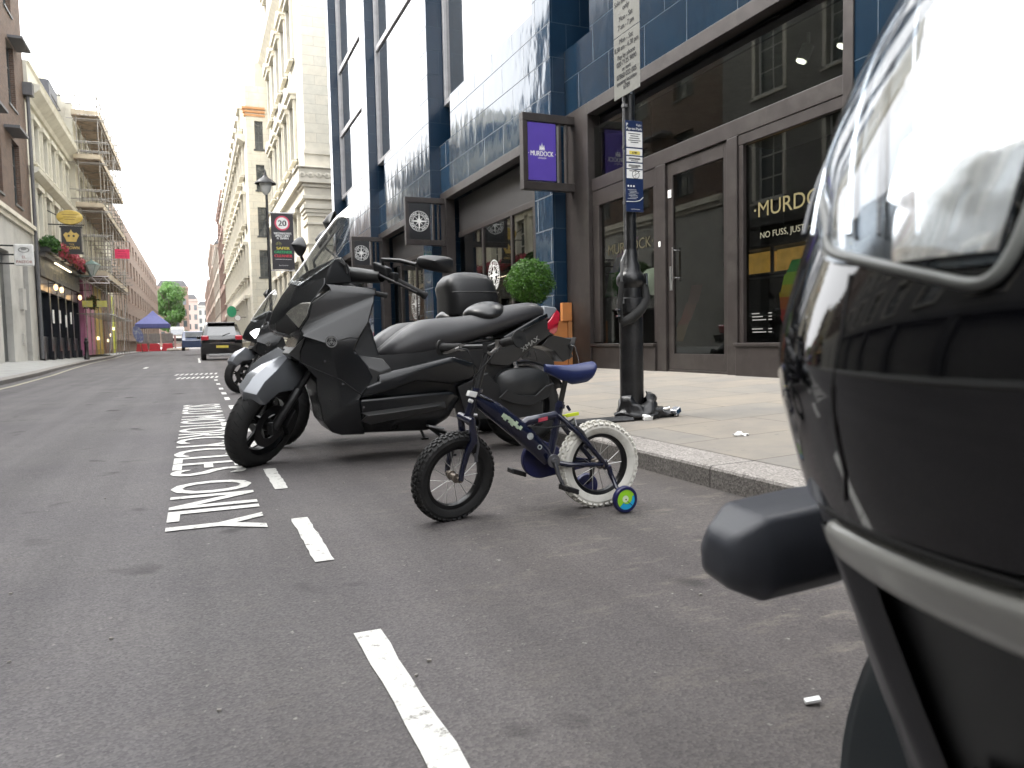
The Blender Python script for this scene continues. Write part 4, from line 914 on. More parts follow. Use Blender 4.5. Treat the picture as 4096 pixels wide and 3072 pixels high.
# ------------------------------------------------------------------ maxi scooters
I4 = Matrix()
def circle_pts(c, r, n=24): return [(c[0]+r*math.cos(2*PI*k/n), c[1]+r*math.sin(2*PI*k/n)) for k in range(n)]
def scoot_wheel(c, ax, R0, wd, t, M, name='front_wheel', spokes=5):
    Mx = M @ FR(c, ax, (0, 0, 1)); rr = R0-.088
    prof = tyre_prof(R0, .10, wd, 16); wm = lathe_x(prof, 72)
    wh = xform(wm, Mx).build(name, M_TYRE, t, smooth=50)
    # tread grooves
    gm = MB()
    for k in range(36):
        a = 2*PI*k/36
        for s in (-1, 1):
            x0, x1 = s*wd*.18, s*wd*.72; p = []
            for q in range(5):
                x = x0+(x1-x0)*q/4; ang = math.asin(max(-1, min(1, x/wd))); rad = R0-.062+.062*math.cos(ang)+.0006; aa = a+.10*q/4
                p.append(Vector((x, rad*math.cos(aa), rad*math.sin(aa))))
            gm.tube(p, .0022, 4)
    xform(gm, Mx).build('tread', mat('tread_groove', (.006, .006, .006), .9), wh)
    rm = lathe_x([(rr+.012, -wd*.62), (rr+.002, -wd*.66), (rr-.008, -wd*.55), (rr-.020, -wd*.3), (rr-.022, wd*.3), (rr-.008, wd*.55), (rr+.002, wd*.66), (rr+.012, wd*.62)], 56)
    for k in range(spokes):
        a = 2*PI*k/spokes+.3
        for da in (-.11, .11):
            d1 = Vector((0, math.cos(a+da*1.6), math.sin(a+da*1.6))); d2 = Vector((0, math.cos(a+da), math.sin(a+da)))
            rm.bar(d1*.030, d2*(rr-.018), .020, .014, up=(1, 0, 0))
    rm.lathe([(.0, -.045), (.032, -.045), (.038, -.03), (.038, .03), (.032, .045), (0, .045)], 20, axis='X')
    xform(rm, Mx).build('rim', M_RIMB, wh, smooth=35)
    return wh, Mx, rr
def mirror_head(m, c, d, w_, h_, up=(0, 0, 1), tilt=0):
    """rounded mirror housing, flat towards the rider (d), long axis along u"""
    d = Vector(d).normalized(); u = Vector((0, 0, 1)).cross(d).normalized(); v = d.cross(u)
    u, v = u*math.cos(tilt)+v*math.sin(tilt), v*math.cos(tilt)-u*math.sin(tilt); c = Vector(c)
    def fn(a, b):
        th = 2*PI*a; rr = math.sin(PI*.5*min(1, b*1.6)) if b < .62 else 1-.25*((b-.62)/.38)
        dep = -.05+.075*min(1, b/.62) if b < .62 else .025
        cx, cy = math.cos(th), math.sin(th); e = .62
        px = math.copysign(abs(cx)**e, cx)*w_/2*rr; py = math.copysign(abs(cy)**e, cy)*h_/2*rr*(1-.25*cx)
        return c+u*px+v*py-d*dep*-1
    m.grid(fn, 20, 10, wrapu=True)
    return m
def make_scooter(loc, rz, label, full=True, steer=.42, lean=.07, case=False, lit=False, paint=None, group='maxi scooters parked nose to the road', name='maxi_scooter'):
    t = thing(name, loc, label, 'scooter', group, rz)
    M = WORLD[t.name]; MP = paint or M_MATT
    def B(nm, V, F, mt, **k): return body(nm, V, F, mt, k.pop('parent', t), M, **k)
    def add(nm, mb, mt, parent=None, **k): return xform(mb, M).build(nm, mt, parent or t, **k)
    # ---- wheels; front one swung to the left
    fax = Vector((-math.sin(steer), math.cos(steer), -lean)).normalized()
    fcn = Vector((1.52+.05*steer, 0, .272-.05*lean))
    upw = (Vector((0, 0, 1))-fax*fax.z).normalized(); fww = fax.cross(upw)*-1; fww = fww if fww.x > 0 else -fww
    fw, fM, rr = scoot_wheel(fcn, fax, .272, .060, t, M)
    rwc = Vector((-.07, -.02, .262)); rw, rM, _ = scoot_wheel(rwc, (0, 1, 0), .262, .072, t, M, 'rear_wheel')
    dk = MB(); dk.lathe([(.075, .052), (.128, .052), (.128, .057), (.075, .057), (.075, .052)], 40, axis='X'); xform(dk, fM).build('brake_disc', mat('disc_steel', (.07, .07, .07), .35, .9), fw, smooth=40)
    # ---- fork legs and front mudguard, turned with the wheel
    fwd = Vector((math.cos(steer), math.sin(steer), 0)); side = Vector((-math.sin(steer), math.cos(steer), 0))
    m = MB()
    for s in (-1, 1):
        lo = fcn+fax*s*.085+fww*.01; hi = Vector((1.300, 0, .62))+side*s*.085
        m.tube([lo, lo+(hi-lo)*.55], .026, 14); m.tube([lo+(hi-lo)*.55, hi], .019, 14); m.obox(lo+Vector((0, 0, .0)), fwd*.03, side*.018, (0, 0, .035))
    m.obox(fcn+fax*.09-fww*.115+upw*.03, fww*.022+upw*.03, fax*.02, upw*.05-fww*.02)
    add('fork', m, M_BLACKPL, smooth=45, bevel=.003)
    FM = Matrix((fww, fax, upw)).transposed().to_4x4(); FM.translation = fcn
    V = {'r0': (-.045, .400, 0), 'r1': (.107, .345, 0), 'r2': (.190, .285, 0), 'r3': (.240, .210, 0), 'r4': (.228, .165, 0),
         'c0': (-.03, .400, .018), 'c1': (.080, .338, .052), 'c2': (.165, .283, .062), 'c3': (.205, .212, .062), 'c4': (.165, .150, .050),
         'e1': (.125, .150, .074), 'e2': (.050, .222, .084), 'e3': (-.080, .232, .088), 'e4': (-.200, .285, .080), 'b0': (-.17, .345, .055), 'b1': (-.12, .375, 0), 'n': (.02, .300, .080), 'b2': (-.20, .31, 0)}
    F = [['r0', 'r1', 'c1', 'c0'], ['r1', 'r2', 'c2', 'c1'], ['r2', 'r3', 'c3', 'c2'], ['r3', 'r4', 'c4', 'c3'], ['c2', 'c3', 'e1', 'e2'], ['c3', 'c4', 'e1'], ['c1', 'c2', 'e2', 'n'], ['c0', 'c1', 'n', 'b0'], ['n', 'e2', 'e3'], ['n', 'e3', 'e4', 'b0'], ['r0', 'c0', 'b0', 'b1']]
    mg = MB(); ks = list(V); vv = []; ii = {}
    for k in ks:
        a_, b_, h_ = V[k]; ii[k] = [len(vv)]; vv.append((a_, h_, b_))
        if h_ > 0: ii[k].append(len(vv)); vv.append((a_, -h_, b_))
        else: ii[k].append(ii[k][0])
    ff = [[ii[k][0] for k in f] for f in F]+[[ii[k][1] for k in reversed(f)] for f in F]
    mg.add([FM @ Vector(p) for p in vv], ff); add('front_mudguard', mg, M_SILV, smooth=30, solid=.005, bevel=.006)
    # ---- central body: facets measured off the photograph
    V = {'c0': (1.378, 1.05, 0), 'c1': (1.435, .976, 0), 'c2': (1.484, .894, 0), 'c3': (1.512, .817, 0), 'c4': (1.505, .786, 0), 'c5': (1.440, .752, 0), 'c6': (1.36, .735, 0),
         'm0': (1.33, 1.07, .10), 'm1': (1.375, .985, .11), 'm2': (1.405, .912, .125), 'm3': (1.455, .822, .10), 'm4': (1.452, .772, .09), 'm5': (1.40, .745, .10),
         's0': (1.20, 1.085, .16), 's1': (1.21, 1.030, .185), 's2': (1.292, .926, .195), 's3': (1.318, .850, .205), 's4': (1.362, .782, .20), 's5': (1.345, .748, .21)}
    F = [['c0', 'c1', 'm1', 'm0'], ['c1', 'c2', 'm2', 'm1'], ['m0', 'm1', 's1', 's0'], ['m1', 'm2', 's2', 's1'], ['c2', 'c3', 'm3', 'm2'], ['c3', 'c4', 'm4', 'm3'],
         ['c4', 'c5', 'm5', 'm4'], ['c5', 'c6', 's5', 'm5'], ['m4', 'm5', 's4'], ['m5', 's5', 's4'], ['m2', 's2', 's3', 's4', 'm3'], ['m3', 's4', 'm4']]
    B('nose_cowl', V, F, MP, bevel=.022, smooth=60, seg=5)
    # headlamp lens set a little proud of the nose, bright reflector behind
    V = {'a': (1.296, .928, .200), 'b': (1.345, .926, .180), 'c': (1.398, .895, .148), 'd': (1.425, .868, .128), 'e': (1.368, .785, .207), 'f': (1.325, .848, .212)}
    B('headlight', V, [['a', 'b', 'c', 'd', 'e', 'f']], mat('lit_headlight', (1, 1, .97), .2, emit=1.3) if lit else mat('lamp_reflector', (.30, .29, .26), .18, .8, coat=1, var=.3, scale=25, bump=.4, bscale=60), mirror=True, bevel=.003, smooth=30)
    V = {'a': (1.420, .868, .132), 'b': (1.482, .815, .098), 'c': (1.476, .770, .085), 'd': (1.415, .750, .120), 'e': (1.372, .780, .205)}
    B('lower_lens', V, [['a', 'b', 'c', 'd', 'e']], mat('dark_lens', (.012, .012, .012), .12, 0, spec=.4), bevel=.004)
    # windscreen
    sm = MB()
    def scr(u, v):
        s = 2*u-1; zt = v
        cl = [(1.390, 1.045), (1.297, 1.175), (1.211, 1.302), (1.105, 1.440), (1.030, 1.505)]
        k = v*4; i = min(3, int(k)); f = k-i; x = cl[i][0]+(cl[i+1][0]-cl[i][0])*f; z = cl[i][1]+(cl[i+1][1]-cl[i][1])*f
        hw = (.13, .185, .19, .165, .095)[i]*(1-f)+(.13, .185, .19, .165, .095)[i+1]*f
        cv = abs(s)**2.2
        back = (.035, .13, .13, .075, .01)[i]*(1-f)+(.035, .13, .13, .075, .01)[i+1]*f
        return (x-back*cv, hw*math.copysign(abs(s)**.9, s), z-.02*cv*(1-v)-.03*cv*v)
    sm.grid(scr, 20, 20)
    if not case: add('windscreen', sm, M_SCREEN, smooth=80, solid=.004)
    # cockpit cowl behind the screen, instrument pod
    V = {'a': (1.38, 1.04, 0), 'b': (1.30, 1.11, .12), 'c': (1.16, 1.175, .17), 'd': (1.105, 1.19, .13), 'e': (1.12, 1.20, 0), 'f': (1.07, 1.14, .14), 'g': (1.055, 1.04, .15), 'h': (1.21, 1.03, .17), 'i': (1.33, 1.0, .11), 'j': (1.05, 1.12, 0)}
    B('instrument_cowl', V, [['a', 'b', 'c', 'e'], ['c', 'd', 'e'], ['c', 'f', 'd'], ['d', 'f', 'j', 'e'], ['c', 'h', 'g', 'f'], ['b', 'i', 'h', 'c'], ['a', 'i', 'b']], M_BLACKPL, bevel=.008)
    V = {'a': (1.150, 1.172, .16), 'b': (1.088, 1.164, .13), 'c': (1.058, 1.12, .13), 'd': (1.066, 1.088, .14), 'e': (1.09, 1.09, .16), 'f': (1.095, 1.135, .165)}
    B('cowl_trim', V, [['a', 'b', 'c', 'd', 'e', 'f']], M_GREYB, bevel=.006)
    # side fairing: ledge, upper facet, bright slanted facet, lower facet
    V = {'a': (1.215, 1.036, .190), 'b': (.925, 1.008, .200), 'c': (.935, .978, .235), 'd': (1.190, 1.000, .218),
         'e': (1.296, .926, .205), 'f': (1.320, .845, .215), 'g': (1.368, .778, .212), 'h': (.945, .958, .238), 'h2': (.955, .925, .262), 'i': (1.345, .745, .235), 'g2': (1.36, .76, .215),
         'j': (1.385, .690, .19), 'k': (1.420, .640, .165), 'l': (1.372, .604, .205), 'm': (1.287, .510, .225), 'n': (1.285, .430, .205), 'o': (1.262, .335, .19), 'p': (1.252, .258, .19),
         'q': (1.203, .190, .185), 'r': (1.150, .172, .19), 's': (1.02, .17, .21), 't': (1.055, .30, .285), 'u': (1.062, .377, .285), 'v': (.975, .500, .27), 'w': (1.010, .569, .265), 'x': (1.073, .658, .262), 'y': (1.045, .724, .268), 'z': (.99, .81, .272),
         'A': (1.21, .70, .272), 'B': (1.18, .50, .272), 'C': (1.16, .33, .255)}
    F = [['a', 'b', 'c', 'd'], ['d', 'c', 'h', 'g', 'f', 'e'], ['h', 'h2', 'i', 'g2', 'g'], ['h2', 'z', 'y', 'A', 'i'], ['i', 'A', 'l', 'k', 'j', 'g2'], ['A', 'y', 'x', 'w', 'B'], ['A', 'B', 'm', 'l'], ['B', 'w', 'v', 'u', 'C'], ['B', 'C', 'n', 'm'], ['C', 'u', 't', 'r', 'q', 'p'], ['C', 'p', 'o', 'n'], ['t', 's', 'r']]
    fair = B('side_fairing', V, F, MP, bevel=.016, smooth=55, seg=5)
    V = {'a': (1.338, .738, .232), 'b': (1.425, .645, .178), 'c': (1.368, .60, .212), 'd': (1.368, .655, .216)}
    B('side_vent', V, [['a', 'b', 'c', 'd']], M_GREYB, parent=t, bevel=.004)
    # maker's roundel
    q = MB(); c = Vector((1.204, .2765, .706)); Vx, Vz = Vector((1, 0, 0)), Vector((.0, -.02, 1)); disc(q, c, Vx, Vz, .031, 28, .026)
    for k in range(3):
        a = PI/2+2*PI*k/3; d = Vx*math.cos(a)+Vz*math.sin(a); e = Vx*-math.sin(a)+Vz*math.cos(a)
        q.add([c-d*.012+e*.0018, c-d*.012-e*.0018, c+d*.027-e*.0018, c+d*.027+e*.0018], [(0, 1, 2, 3)]); q.add([c+d*.012+e*.009, c+d*.012-e*.009, c+d*.015-e*.009, c+d*.015+e*.009], [(0, 1, 2, 3)])
        for s in (-1, 1): q.add([c+d*.012+e*(.009*s+.0015), c+d*.012+e*(.009*s-.0015), c+d*.026+e*(.006*s-.0015), c+d*.026+e*(.006*s+.0015)], [(0, 1, 2, 3)])
    add('emblem', q, mat('emblem_metal', (.30, .30, .29), .3, .7), parent=fair, fixn=False)
    q = MB(); disc(q, c+Vector((0, -.0015, 0)), Vx, Vz, .033, 28); add('emblem_base', q, M_BLACKPL, parent=fair, fixn=False)
    for pth in ([(1.372, .205, .600), (1.285, .236, .555), (1.16, .2755, .495), (1.04, .286, .40)], [(1.30, .200, .905), (1.318, .214, .85), (1.366, .214, .775)], [(1.21, .2745, .70), (1.10, .2715, .73), (1.046, .270, .722)]):
        m = MB(); m.tube(pth, .0022, 6); add('panel_seam', m, M_BLACKR, parent=fair, smooth=60)
    for q_ in ((1.075, .2755, .64), (1.15, .277, .47), (1.04, .2885, .335), (1.24, .253, .60)):
        m = MB(); m.tube([q_, (q_[0], q_[1]+.003, q_[2])], .0065, 10); add('bolt', m, M_STEEL, parent=fair)
    # ---- belly, footboards and side panels
    V = {'a': (1.16, .175, .15), 'b': (.63, .160, .15), 'c': (.50, .235, .17), 'd': (.43, .36, .20), 'e': (.50, .40, .24), 'f': (1.06, .38, .262), 'g': (1.05, .24, .255), 'h': (.55, .24, .235)}
    B('belly_panel', V, [['a', 'g', 'h', 'b'], ['g', 'f', 'e', 'h'], ['b', 'h', 'c'], ['h', 'e', 'd', 'c']], MP, bevel=.018, smooth=55, seg=4)
    V = {'a': (1.05, .300, .268), 'b': (.545, .338, .245), 'c': (.545, .300, .262), 'd': (1.00, .232, .275), 'e': (1.05, .255, .27), 'f': (1.02, .285, .300), 'g': (.60, .318, .280)}
    B('footboard', V, [['a', 'f', 'g', 'b'], ['f', 'e', 'd', 'c', 'g'], ['g', 'c', 'b']], M_GREYB, bevel=.004)
    V = {'a': (.950, .515, .270), 'b': (.72, .560, .275), 'c': (.50, .606, .270), 'd': (.36, .565, .255), 'e': (.32, .50, .24), 'f': (.95, .475, .283), 'g': (.72, .53, .288), 'h': (.51, .578, .283),
         'i': (.94, .405, .285), 'j': (.72, .470, .280), 'k': (.50, .44, .26), 'l': (.38, .46, .22), 'm': (1.055, .385, .272), 'n': (1.02, .45, .278)}
    B('side_panel', V, [['a', 'b', 'g', 'f'], ['b', 'c', 'h', 'g'], ['c', 'd', 'e', 'h'], ['f', 'g', 'j', 'i'], ['g', 'h', 'k', 'j'], ['h', 'e', 'l', 'k'], ['f', 'i', 'm', 'n']], MP, bevel=.014, smooth=55, seg=4)
    V = {'a': (.96, .41, .30), 'b': (.72, .50, .296), 'c': (.46, .50, .270), 'd': (.46, .470, .262), 'e': (.72, .462, .288), 'f': (.93, .392, .292)}
    V = {'a': (1.045, .628, .20), 'b': (.905, .602, .215), 'c': (.93, .53, .262), 'd': (1.0, .56, .258), 'e': (.87, .55, .255), 'f': (.86, .50, .262), 'g': (1.03, .42, .262)}
    B('footwell', V, [['a', 'b', 'e', 'c', 'd'], ['c', 'e', 'f', 'g', 'd']], M_GREYB, bevel=.005)
    V = {'a': (.90, .62, .12), 'b': (.45, .66, .16), 'c': (.10, .70, .15), 'd': (.05, .50, .13), 'e': (.50, .30, .16), 'f': (1.05, .30, .20), 'g': (1.10, .60, .16), 'h': (1.12, .95, .12), 'i': (1.0, .98, .12), 'j': (1.25, .62, .12), 'k': (1.25, .30, .15), 'l': (1.12, .20, .15), 'm': (.6, .2, .13)}
    B('inner_body', V, [['a', 'b', 'e', 'f', 'g'], ['b', 'c', 'd', 'e'], ['a', 'g', 'h', 'i'], ['g', 'f', 'k', 'j'], ['g', 'j', 'h'], ['f', 'e', 'm', 'l', 'k']], M_BLACKPL, bevel=.01)
    # ---- saddle: lofted across stations
    st = [(.895, .622, .640, .05), (.87, .60, .668, .11), (.82, .585, .708, .155), (.74, .580, .772, .170), (.66, .590, .818, .178), (.60, .600, .838, .18), (.50, .628, .846, .18), (.40, .660, .850, .178), (.30, .690, .862, .172),
          (.20, .715, .885, .168), (.10, .745, .912, .16), (0, .775, .930, .152), (-.08, .80, .940, .142), (-.14, .815, .936, .125), (-.185, .825, .915, .10), (-.207, .835, .880, .065)]
    sm = MB(); nn = 20
    def seat(u, v):
        k = v*(len(st)-1); i = min(len(st)-2, int(k)); f = k-i; A, Bb = st[i], st[i+1]; x, zl, zh, hw = [A[j]+(Bb[j]-A[j])*f for j in range(4)]
        a = 2*PI*u; cx, cy = math.cos(a), math.sin(a); zc = (zl+zh)/2
        y = hw*math.copysign(abs(cx)**.62, cx); z = zc+(zh-zc)*math.copysign(abs(cy)**.75, cy)
        if cy > 0: y *= 1-.22*cy; 
        dip = .012*math.exp(-((y/.05)**2))*(cy > .6)
        return (x, y, z-dip)
    sm.grid(seat, 40, 46, wrapu=True); sm.add([seat(k/40, 0) for k in range(40)], [tuple(range(40))]); sm.add([seat(k/40, 1) for k in range(40)], [tuple(range(40))])
    sobj = add('saddle', sm, M_SEAT, smooth=60)
    bm_ = MB()
    def bump(u, v):
        a = 2*PI*u; b = PI*(v-.5)
        x = .195+.130*math.cos(b)*math.cos(a); y = .172*math.cos(b)*math.sin(a); return (x, y, .878+.064*math.sin(b)+.25*(.195-x)*.5-.9*y*y)
    bm_.grid(bump, 28, 14, wrapu=True); add('backrest_pad', bm_, mat('pad_vinyl', (.009, .009, .0095), .32, 0, bump=.03, bscale=400), parent=sobj, smooth=60)
    # ---- tail: side panels, grab rail, grey top, red lamp, under tray and plate holder
    V = {'a': (.23, .655, .185), 'b': (.10, .690, .180), 'c': (-.085, .800, .165), 'd': (-.19, .825, .13), 'e': (-.15, .775, .155), 'f': (-.255, .735, .10), 'g': (-.213, .716, .115), 'h': (-.04, .622, .155), 'i': (.04, .560, .165), 'j': (.10, .53, .165), 'k': (.226, .545, .175), 'l': (.10, .645, .188), 'o': (-.05, .722, .176)}
    tp = B('tail_panel', V, [['a', 'b', 'l'], ['b', 'c', 'o', 'l'], ['c', 'd', 'e', 'o'], ['e', 'd', 'f', 'g'], ['o', 'e', 'g', 'h'], ['l', 'o', 'h', 'i'], ['a', 'l', 'i', 'j', 'k']], M_GREYB, bevel=.007)
    V = {'a': (.14, .715, .190), 'b': (.02, .775, .190), 'c': (-.12, .84, .165), 'd': (-.20, .862, .12), 'e': (-.21, .835, .11), 'f': (-.12, .805, .172), 'g': (.02, .742, .198), 'h': (.13, .695, .195)}
    B('grab_rail', V, [['a', 'b', 'g', 'h'], ['b', 'c', 'f', 'g'], ['c', 'd', 'e', 'f']], M_MATT, bevel=.006)
    q = MB(); lettering(q, 'XMAX', (-.045, .181, .668), (-.85, -.02, .53), (.53, 0, .85), .030, width=.145, bold=.001)
    add('lettering', q, mat('badge_silver', (.42, .42, .40), .3, .8), parent=tp, fixn=False)
    V = {'a': (-.19, .912, .085), 'b': (-.283, .902, .07), 'c': (-.292, .885, .08), 'd': (-.215, .822, .115), 'e': (-.17, .83, .12)}
    B('tail_top', V, [['a', 'b', 'c', 'd', 'e']], mat('tail_grey', (.14, .15, .165), .35), bevel=.008)
    V = {'a': (-.290, .892, .070), 'b': (-.322, .866, .055), 'c': (-.312, .832, .075), 'd': (-.282, .742, .09), 'e': (-.252, .724, .10), 'f': (-.180, .748, .135), 'g': (-.160, .777, .138), 'h': (-.222, .824, .122), 'i': (-.28, .80, .108)}
    B('tail_light', V, [['a', 'b', 'c', 'i', 'h'], ['h', 'i', 'f', 'g'], ['i', 'c', 'd', 'e', 'f']], M_RED, bevel=.006)
    V = {'a': (-.25, .722, .085), 'b': (-.40, .690, .075), 'c': (-.365, .650, .075), 'd': (-.405, .575, .08), 'e': (-.330, .542, .075), 'f': (-.262, .618, .08), 'g': (-.155, .655, .12), 'h': (-.20, .70, .12)}
    B('plate_holder', V, [['a', 'b', 'c', 'f', 'g', 'h'], ['c', 'd', 'e', 'f']], M_GREYB, bevel=.005)
    m = MB(); m.obox((-.395, 0, .63), (.003, 0, .002), (0, .09, 0), (-.025, 0, .07)); add('number_plate', m, mat('plate_back', (.03, .03, .03), .5), bevel=.002)
    m = MB(); m.tube([(-.36, .12, .655), (-.395, .12, .645), (-.42, .12, .56), (-.43, .12, .50)], .003, 5); add('plate_wire', m, M_STEEL)
    # ---- engine, air filter cover, rear hugger, shocks, exhaust
    cv = MB()
    def cover(u, v):
        a = 2*PI*u; rr_ = math.sin(min(1, v*1.25)*PI/2)
        cx, cy = math.cos(a), math.sin(a); ex = .185*math.copysign(abs(cx)**.7, cx); ez = .115*math.copysign(abs(cy)**.75, cy)
        return (.0+ex*rr_+.01, .225-.06*(max(0, v-.15))**1.5-.012*rr_*rr_, .405+ez*rr_-.05*cx*rr_*0+.035*(-cx)*rr_*0)
    cv.grid(cover, 40, 14, wrapu=True); cv.add([(x*.98+.0, .11, z) for x, y, z in [cover(k/40, 1) for k in range(40)]], [tuple(range(40))])
    o = len(cv.v)
    cv.add([cover(k/40, 1) for k in range(40)]+[(x, .11, z) for x, y, z in [cover(k/40, 1) for k in range(40)]], [(k, (k+1) % 40, 40+(k+1) % 40, 40+k) for k in range(40)])
    add('engine_cover', cv, mat('engine_cover_plastic', (.014, .0145, .015), .38, bump=.02, bscale=300), smooth=45)
    m = MB(); m.prism([(.20, .34), (.10, .30), (-.02, .28), (-.14, .33), (-.18, .42), (-.12, .40), (-.05, .345), (.06, .35), (.14, .39)], .228, .238, 'Y'); add('cover_trim', m, M_BLACKPL, bevel=.004)
    m = MB(); m.prism([(.45, .42), (.40, .22), (.10, .20), (-.12, .22), (-.12, .30), (.12, .34), (.25, .50)], .10, .20, 'Y'); m.prism([(.40, .50), (.36, .22), (.05, .22), (.10, .48)], -.12, .10, 'Y')
    m.tube([(-.07, -.1, .262), (-.07, .17, .262)], .03, 14); add('engine', m, M_BLACKPL, bevel=.008)
    m = MB(); hg = [(-.07+.30*math.cos(a), .262+.30*math.sin(a)) for a in [R(20)+R(140)*k/14 for k in range(15)]]
    m.grid(lambda u, v: (hg[min(14, int(v*14+.001))][0], -.02+.085*(2*u-1), hg[min(14, int(v*14+.001))][1]-.02*(2*u-1)**2), 6, 14); add('rear_hugger', m, M_BLACKPL, smooth=50, solid=.004)
    m = MB(); m.tube([(-.02, .15, .33), (.06, .16, .56)], .018, 10)
    sp = [(-.012+.07*k/60, .15, .36+.17*k/60) for k in range(61)]; m.tube([(x+.026*math.cos(k*.9), .155+.026*math.sin(k*.9), z) for k, (x, y, z) in enumerate(sp)], .005, 5); add('shock_absorber', m, M_STEEL, smooth=50)
    m = MB(); m.tube([(.25, -.17, .22), (.05, -.19, .26), (-.10, -.20, .31), (-.38, -.21, .38)], [.025, .05, .062, .055], 18); add('exhaust', m, M_STEEL, smooth=45)
    m = MB(); m.tube([(.60, .10, .17), (.52, .14, .10), (.50, .20, .012)], .010, 8); m.tube([(.60, -.12, .17), (.42, -.15, .10)], .012, 8); m.obox((.50, .205, .010), (.025, 0, 0), (0, .015, 0), (0, 0, .006)); add('side_stand', m, M_BLACKPL, smooth=45)
    m = MB(); m.tube([(.42, .17, .25), (.33, .22, .24)], .012, 8); m.obox((.60, .19, .185), (.05, 0, .012), (0, .05, 0), (0, 0, .006)); add('passenger_peg', m, M_ALU, bevel=.003)
    # ---- handlebar, grips, levers, mirrors (turned with the wheel)
    hp = Vector((1.045, 0, 1.10))
    def H(x, y, z): return hp+fwd*x+side*y+Vector((0, 0, z))
    m = MB(); m.tube([H(0, -.05, -.02), H(.02, -.17, 0), H(-.03, -.30, -.03), H(-.09, -.40, -.05)], .012, 10); m.tube([H(0, .05, -.02), H(.02, .17, 0), H(-.03, .28, -.035), H(-.12, .40, -.115)], .012, 10)
    hb = add('handlebar', m, M_BLACKPL, smooth=50)
    V = None
    m = MB(); m.grid(lambda u, v: H(.015+(.055-.012*abs(2*v-1))*math.cos(2*PI*u), -.235+.47*v, -.012+.010*math.cos(PI*(2*v-1))+(.046-.014*abs(2*v-1)**2)*math.sin(2*PI*u)), 20, 16, wrapu=True); add('bar_cover', m, M_GREYB, smooth=60)
    m = MB(); m.tube([H(-.045, .305, -.048), H(-.125, .425, -.125), H(-.128, .43, -.128), H(-.138, .445, -.138)], [.019, .019, .023, .022], 16); add('grip', m, M_BLACKR, smooth=50)
    m = MB(); m.tube([H(-.045, -.32, -.035), H(-.10, -.43, -.055), H(-.105, -.44, -.057)], [.019, .019, .023], 16); add('grip', m, M_BLACKR, smooth=50)
    m = MB(); m.obox(H(.0, .235, .02), fwd*.036, side*.045+Vector((0, 0, -.02)), (0, 0, .026)); m.obox(H(-.03, .285, -.03), fwd*.028, side*.026, (0, 0, .030)); add('switch_housing', m, M_BLACKPL, bevel=.008)
    m = MB(); m.obox(H(.0, -.225, .01), fwd*.030, side*.032, (0, 0, .022)); m.obox(H(-.03, -.265, -.025), fwd*.022, side*.022, (0, 0, .024)); add('switch_housing', m, M_BLACKPL, bevel=.008)
    m = MB(); m.tube([H(.03, .22, -.01), H(.055, .28, -.035), H(.0, .36, -.08), H(-.06, .42, -.12)], [.010, .009, .008, .008], 8); add('brake_lever', m, M_BLACKPL, smooth=50)
    m = MB(); m.tube([H(.03, -.22, 0), H(.055, -.28, -.01), H(0, -.38, -.03)], [.009, .008, .007], 8); add('brake_lever', m, M_BLACKPL, smooth=50)
    m = MB(); a = H(-.01, .235, .03); b_ = Vector((.74, .40, 1.125)); m.tube([a, a+Vector((.01, .02, .045)), (a+b_)/2+Vector((0, .02, .030)), b_], [.010, .012, .013, .014], 8)
    
    if case: m = MB(); m.tube([(1.24, .16, 1.10), (1.28, .24, 1.20), (1.32, .28, 1.28)], .010, 8); mirror_head(m, (1.33, .30, 1.33), (-.9, -.3, -.1), .13, .10, tilt=.9)
    else: mirror_head(m, (.640, .42, 1.138), (-.35, -.94, -.1), .21, .092, tilt=.16)
    add('mirror', m, M_BLACKPL, smooth=50)
    m = MB(); a = H(-.01, -.235, .03); m.tube([a, a+Vector((.01, -.02, .07)), (1.06, -.33, 1.40)], .009, 8); mirror_head(m, (1.08, -.36, 1.46), (-.8, .4, -.05), .17, .11, tilt=.9)
    add('mirror', m, M_BLACKPL, smooth=50)
    if case:
        q = MB()
        def tc(u, v):
            a = 2*PI*u; cx, cy = math.cos(a), math.sin(a); k = [1.0, 1.02, 1.02, .99, .90, .72, .42, 0][min(7, int(v*7+.001))]
            z = [0, .02, .13, .20, .25, .29, .31, .32][min(7, int(v*7+.001))]
            return (.08+.200*k*math.copysign(abs(cx)**.45, cx)+.02*(z > .15), .20*k*math.copysign(abs(cy)**.45, cy), .885+z)
        q.grid(tc, 44, 7, wrapu=True); q.add([tc(k/44, 0) for k in range(44)], [tuple(range(44))]); tcs = add('top_case', q, M_BLACKPL, smooth=50)
        q = MB(); q.tube([(x*1.0, y, 1.047) for x, y, z in [tc(k/44, 2/7) for k in range(44)]], .004, 5, closed=True); add('seam', q, M_GREYB, parent=tcs)
        q = MB(); q.obox((.08, 0, .885), (.12, 0, 0), (0, .09, 0), (0, 0, .015)); add('rack', q, M_BLACKPL, bevel=.004)
    return t
make_scooter((1.9, 4.5, 0), PI, 'satin black maxi scooter nearest the camera, leaning over the dashed line behind the child\'s bicycle', steer=.80, lean=.38)
make_scooter((1.97, 5.32, 0), PI, 'black maxi scooter with a rounded top case, mostly hidden behind the nearest scooter', steer=-.85, lean=-.05, case=True)
make_scooter((2.14, 11.75, 0), PI+.10, 'small far black scooter with bright headlights peeping out past the nearest scooter', steer=.45, lean=.15, lit=True)
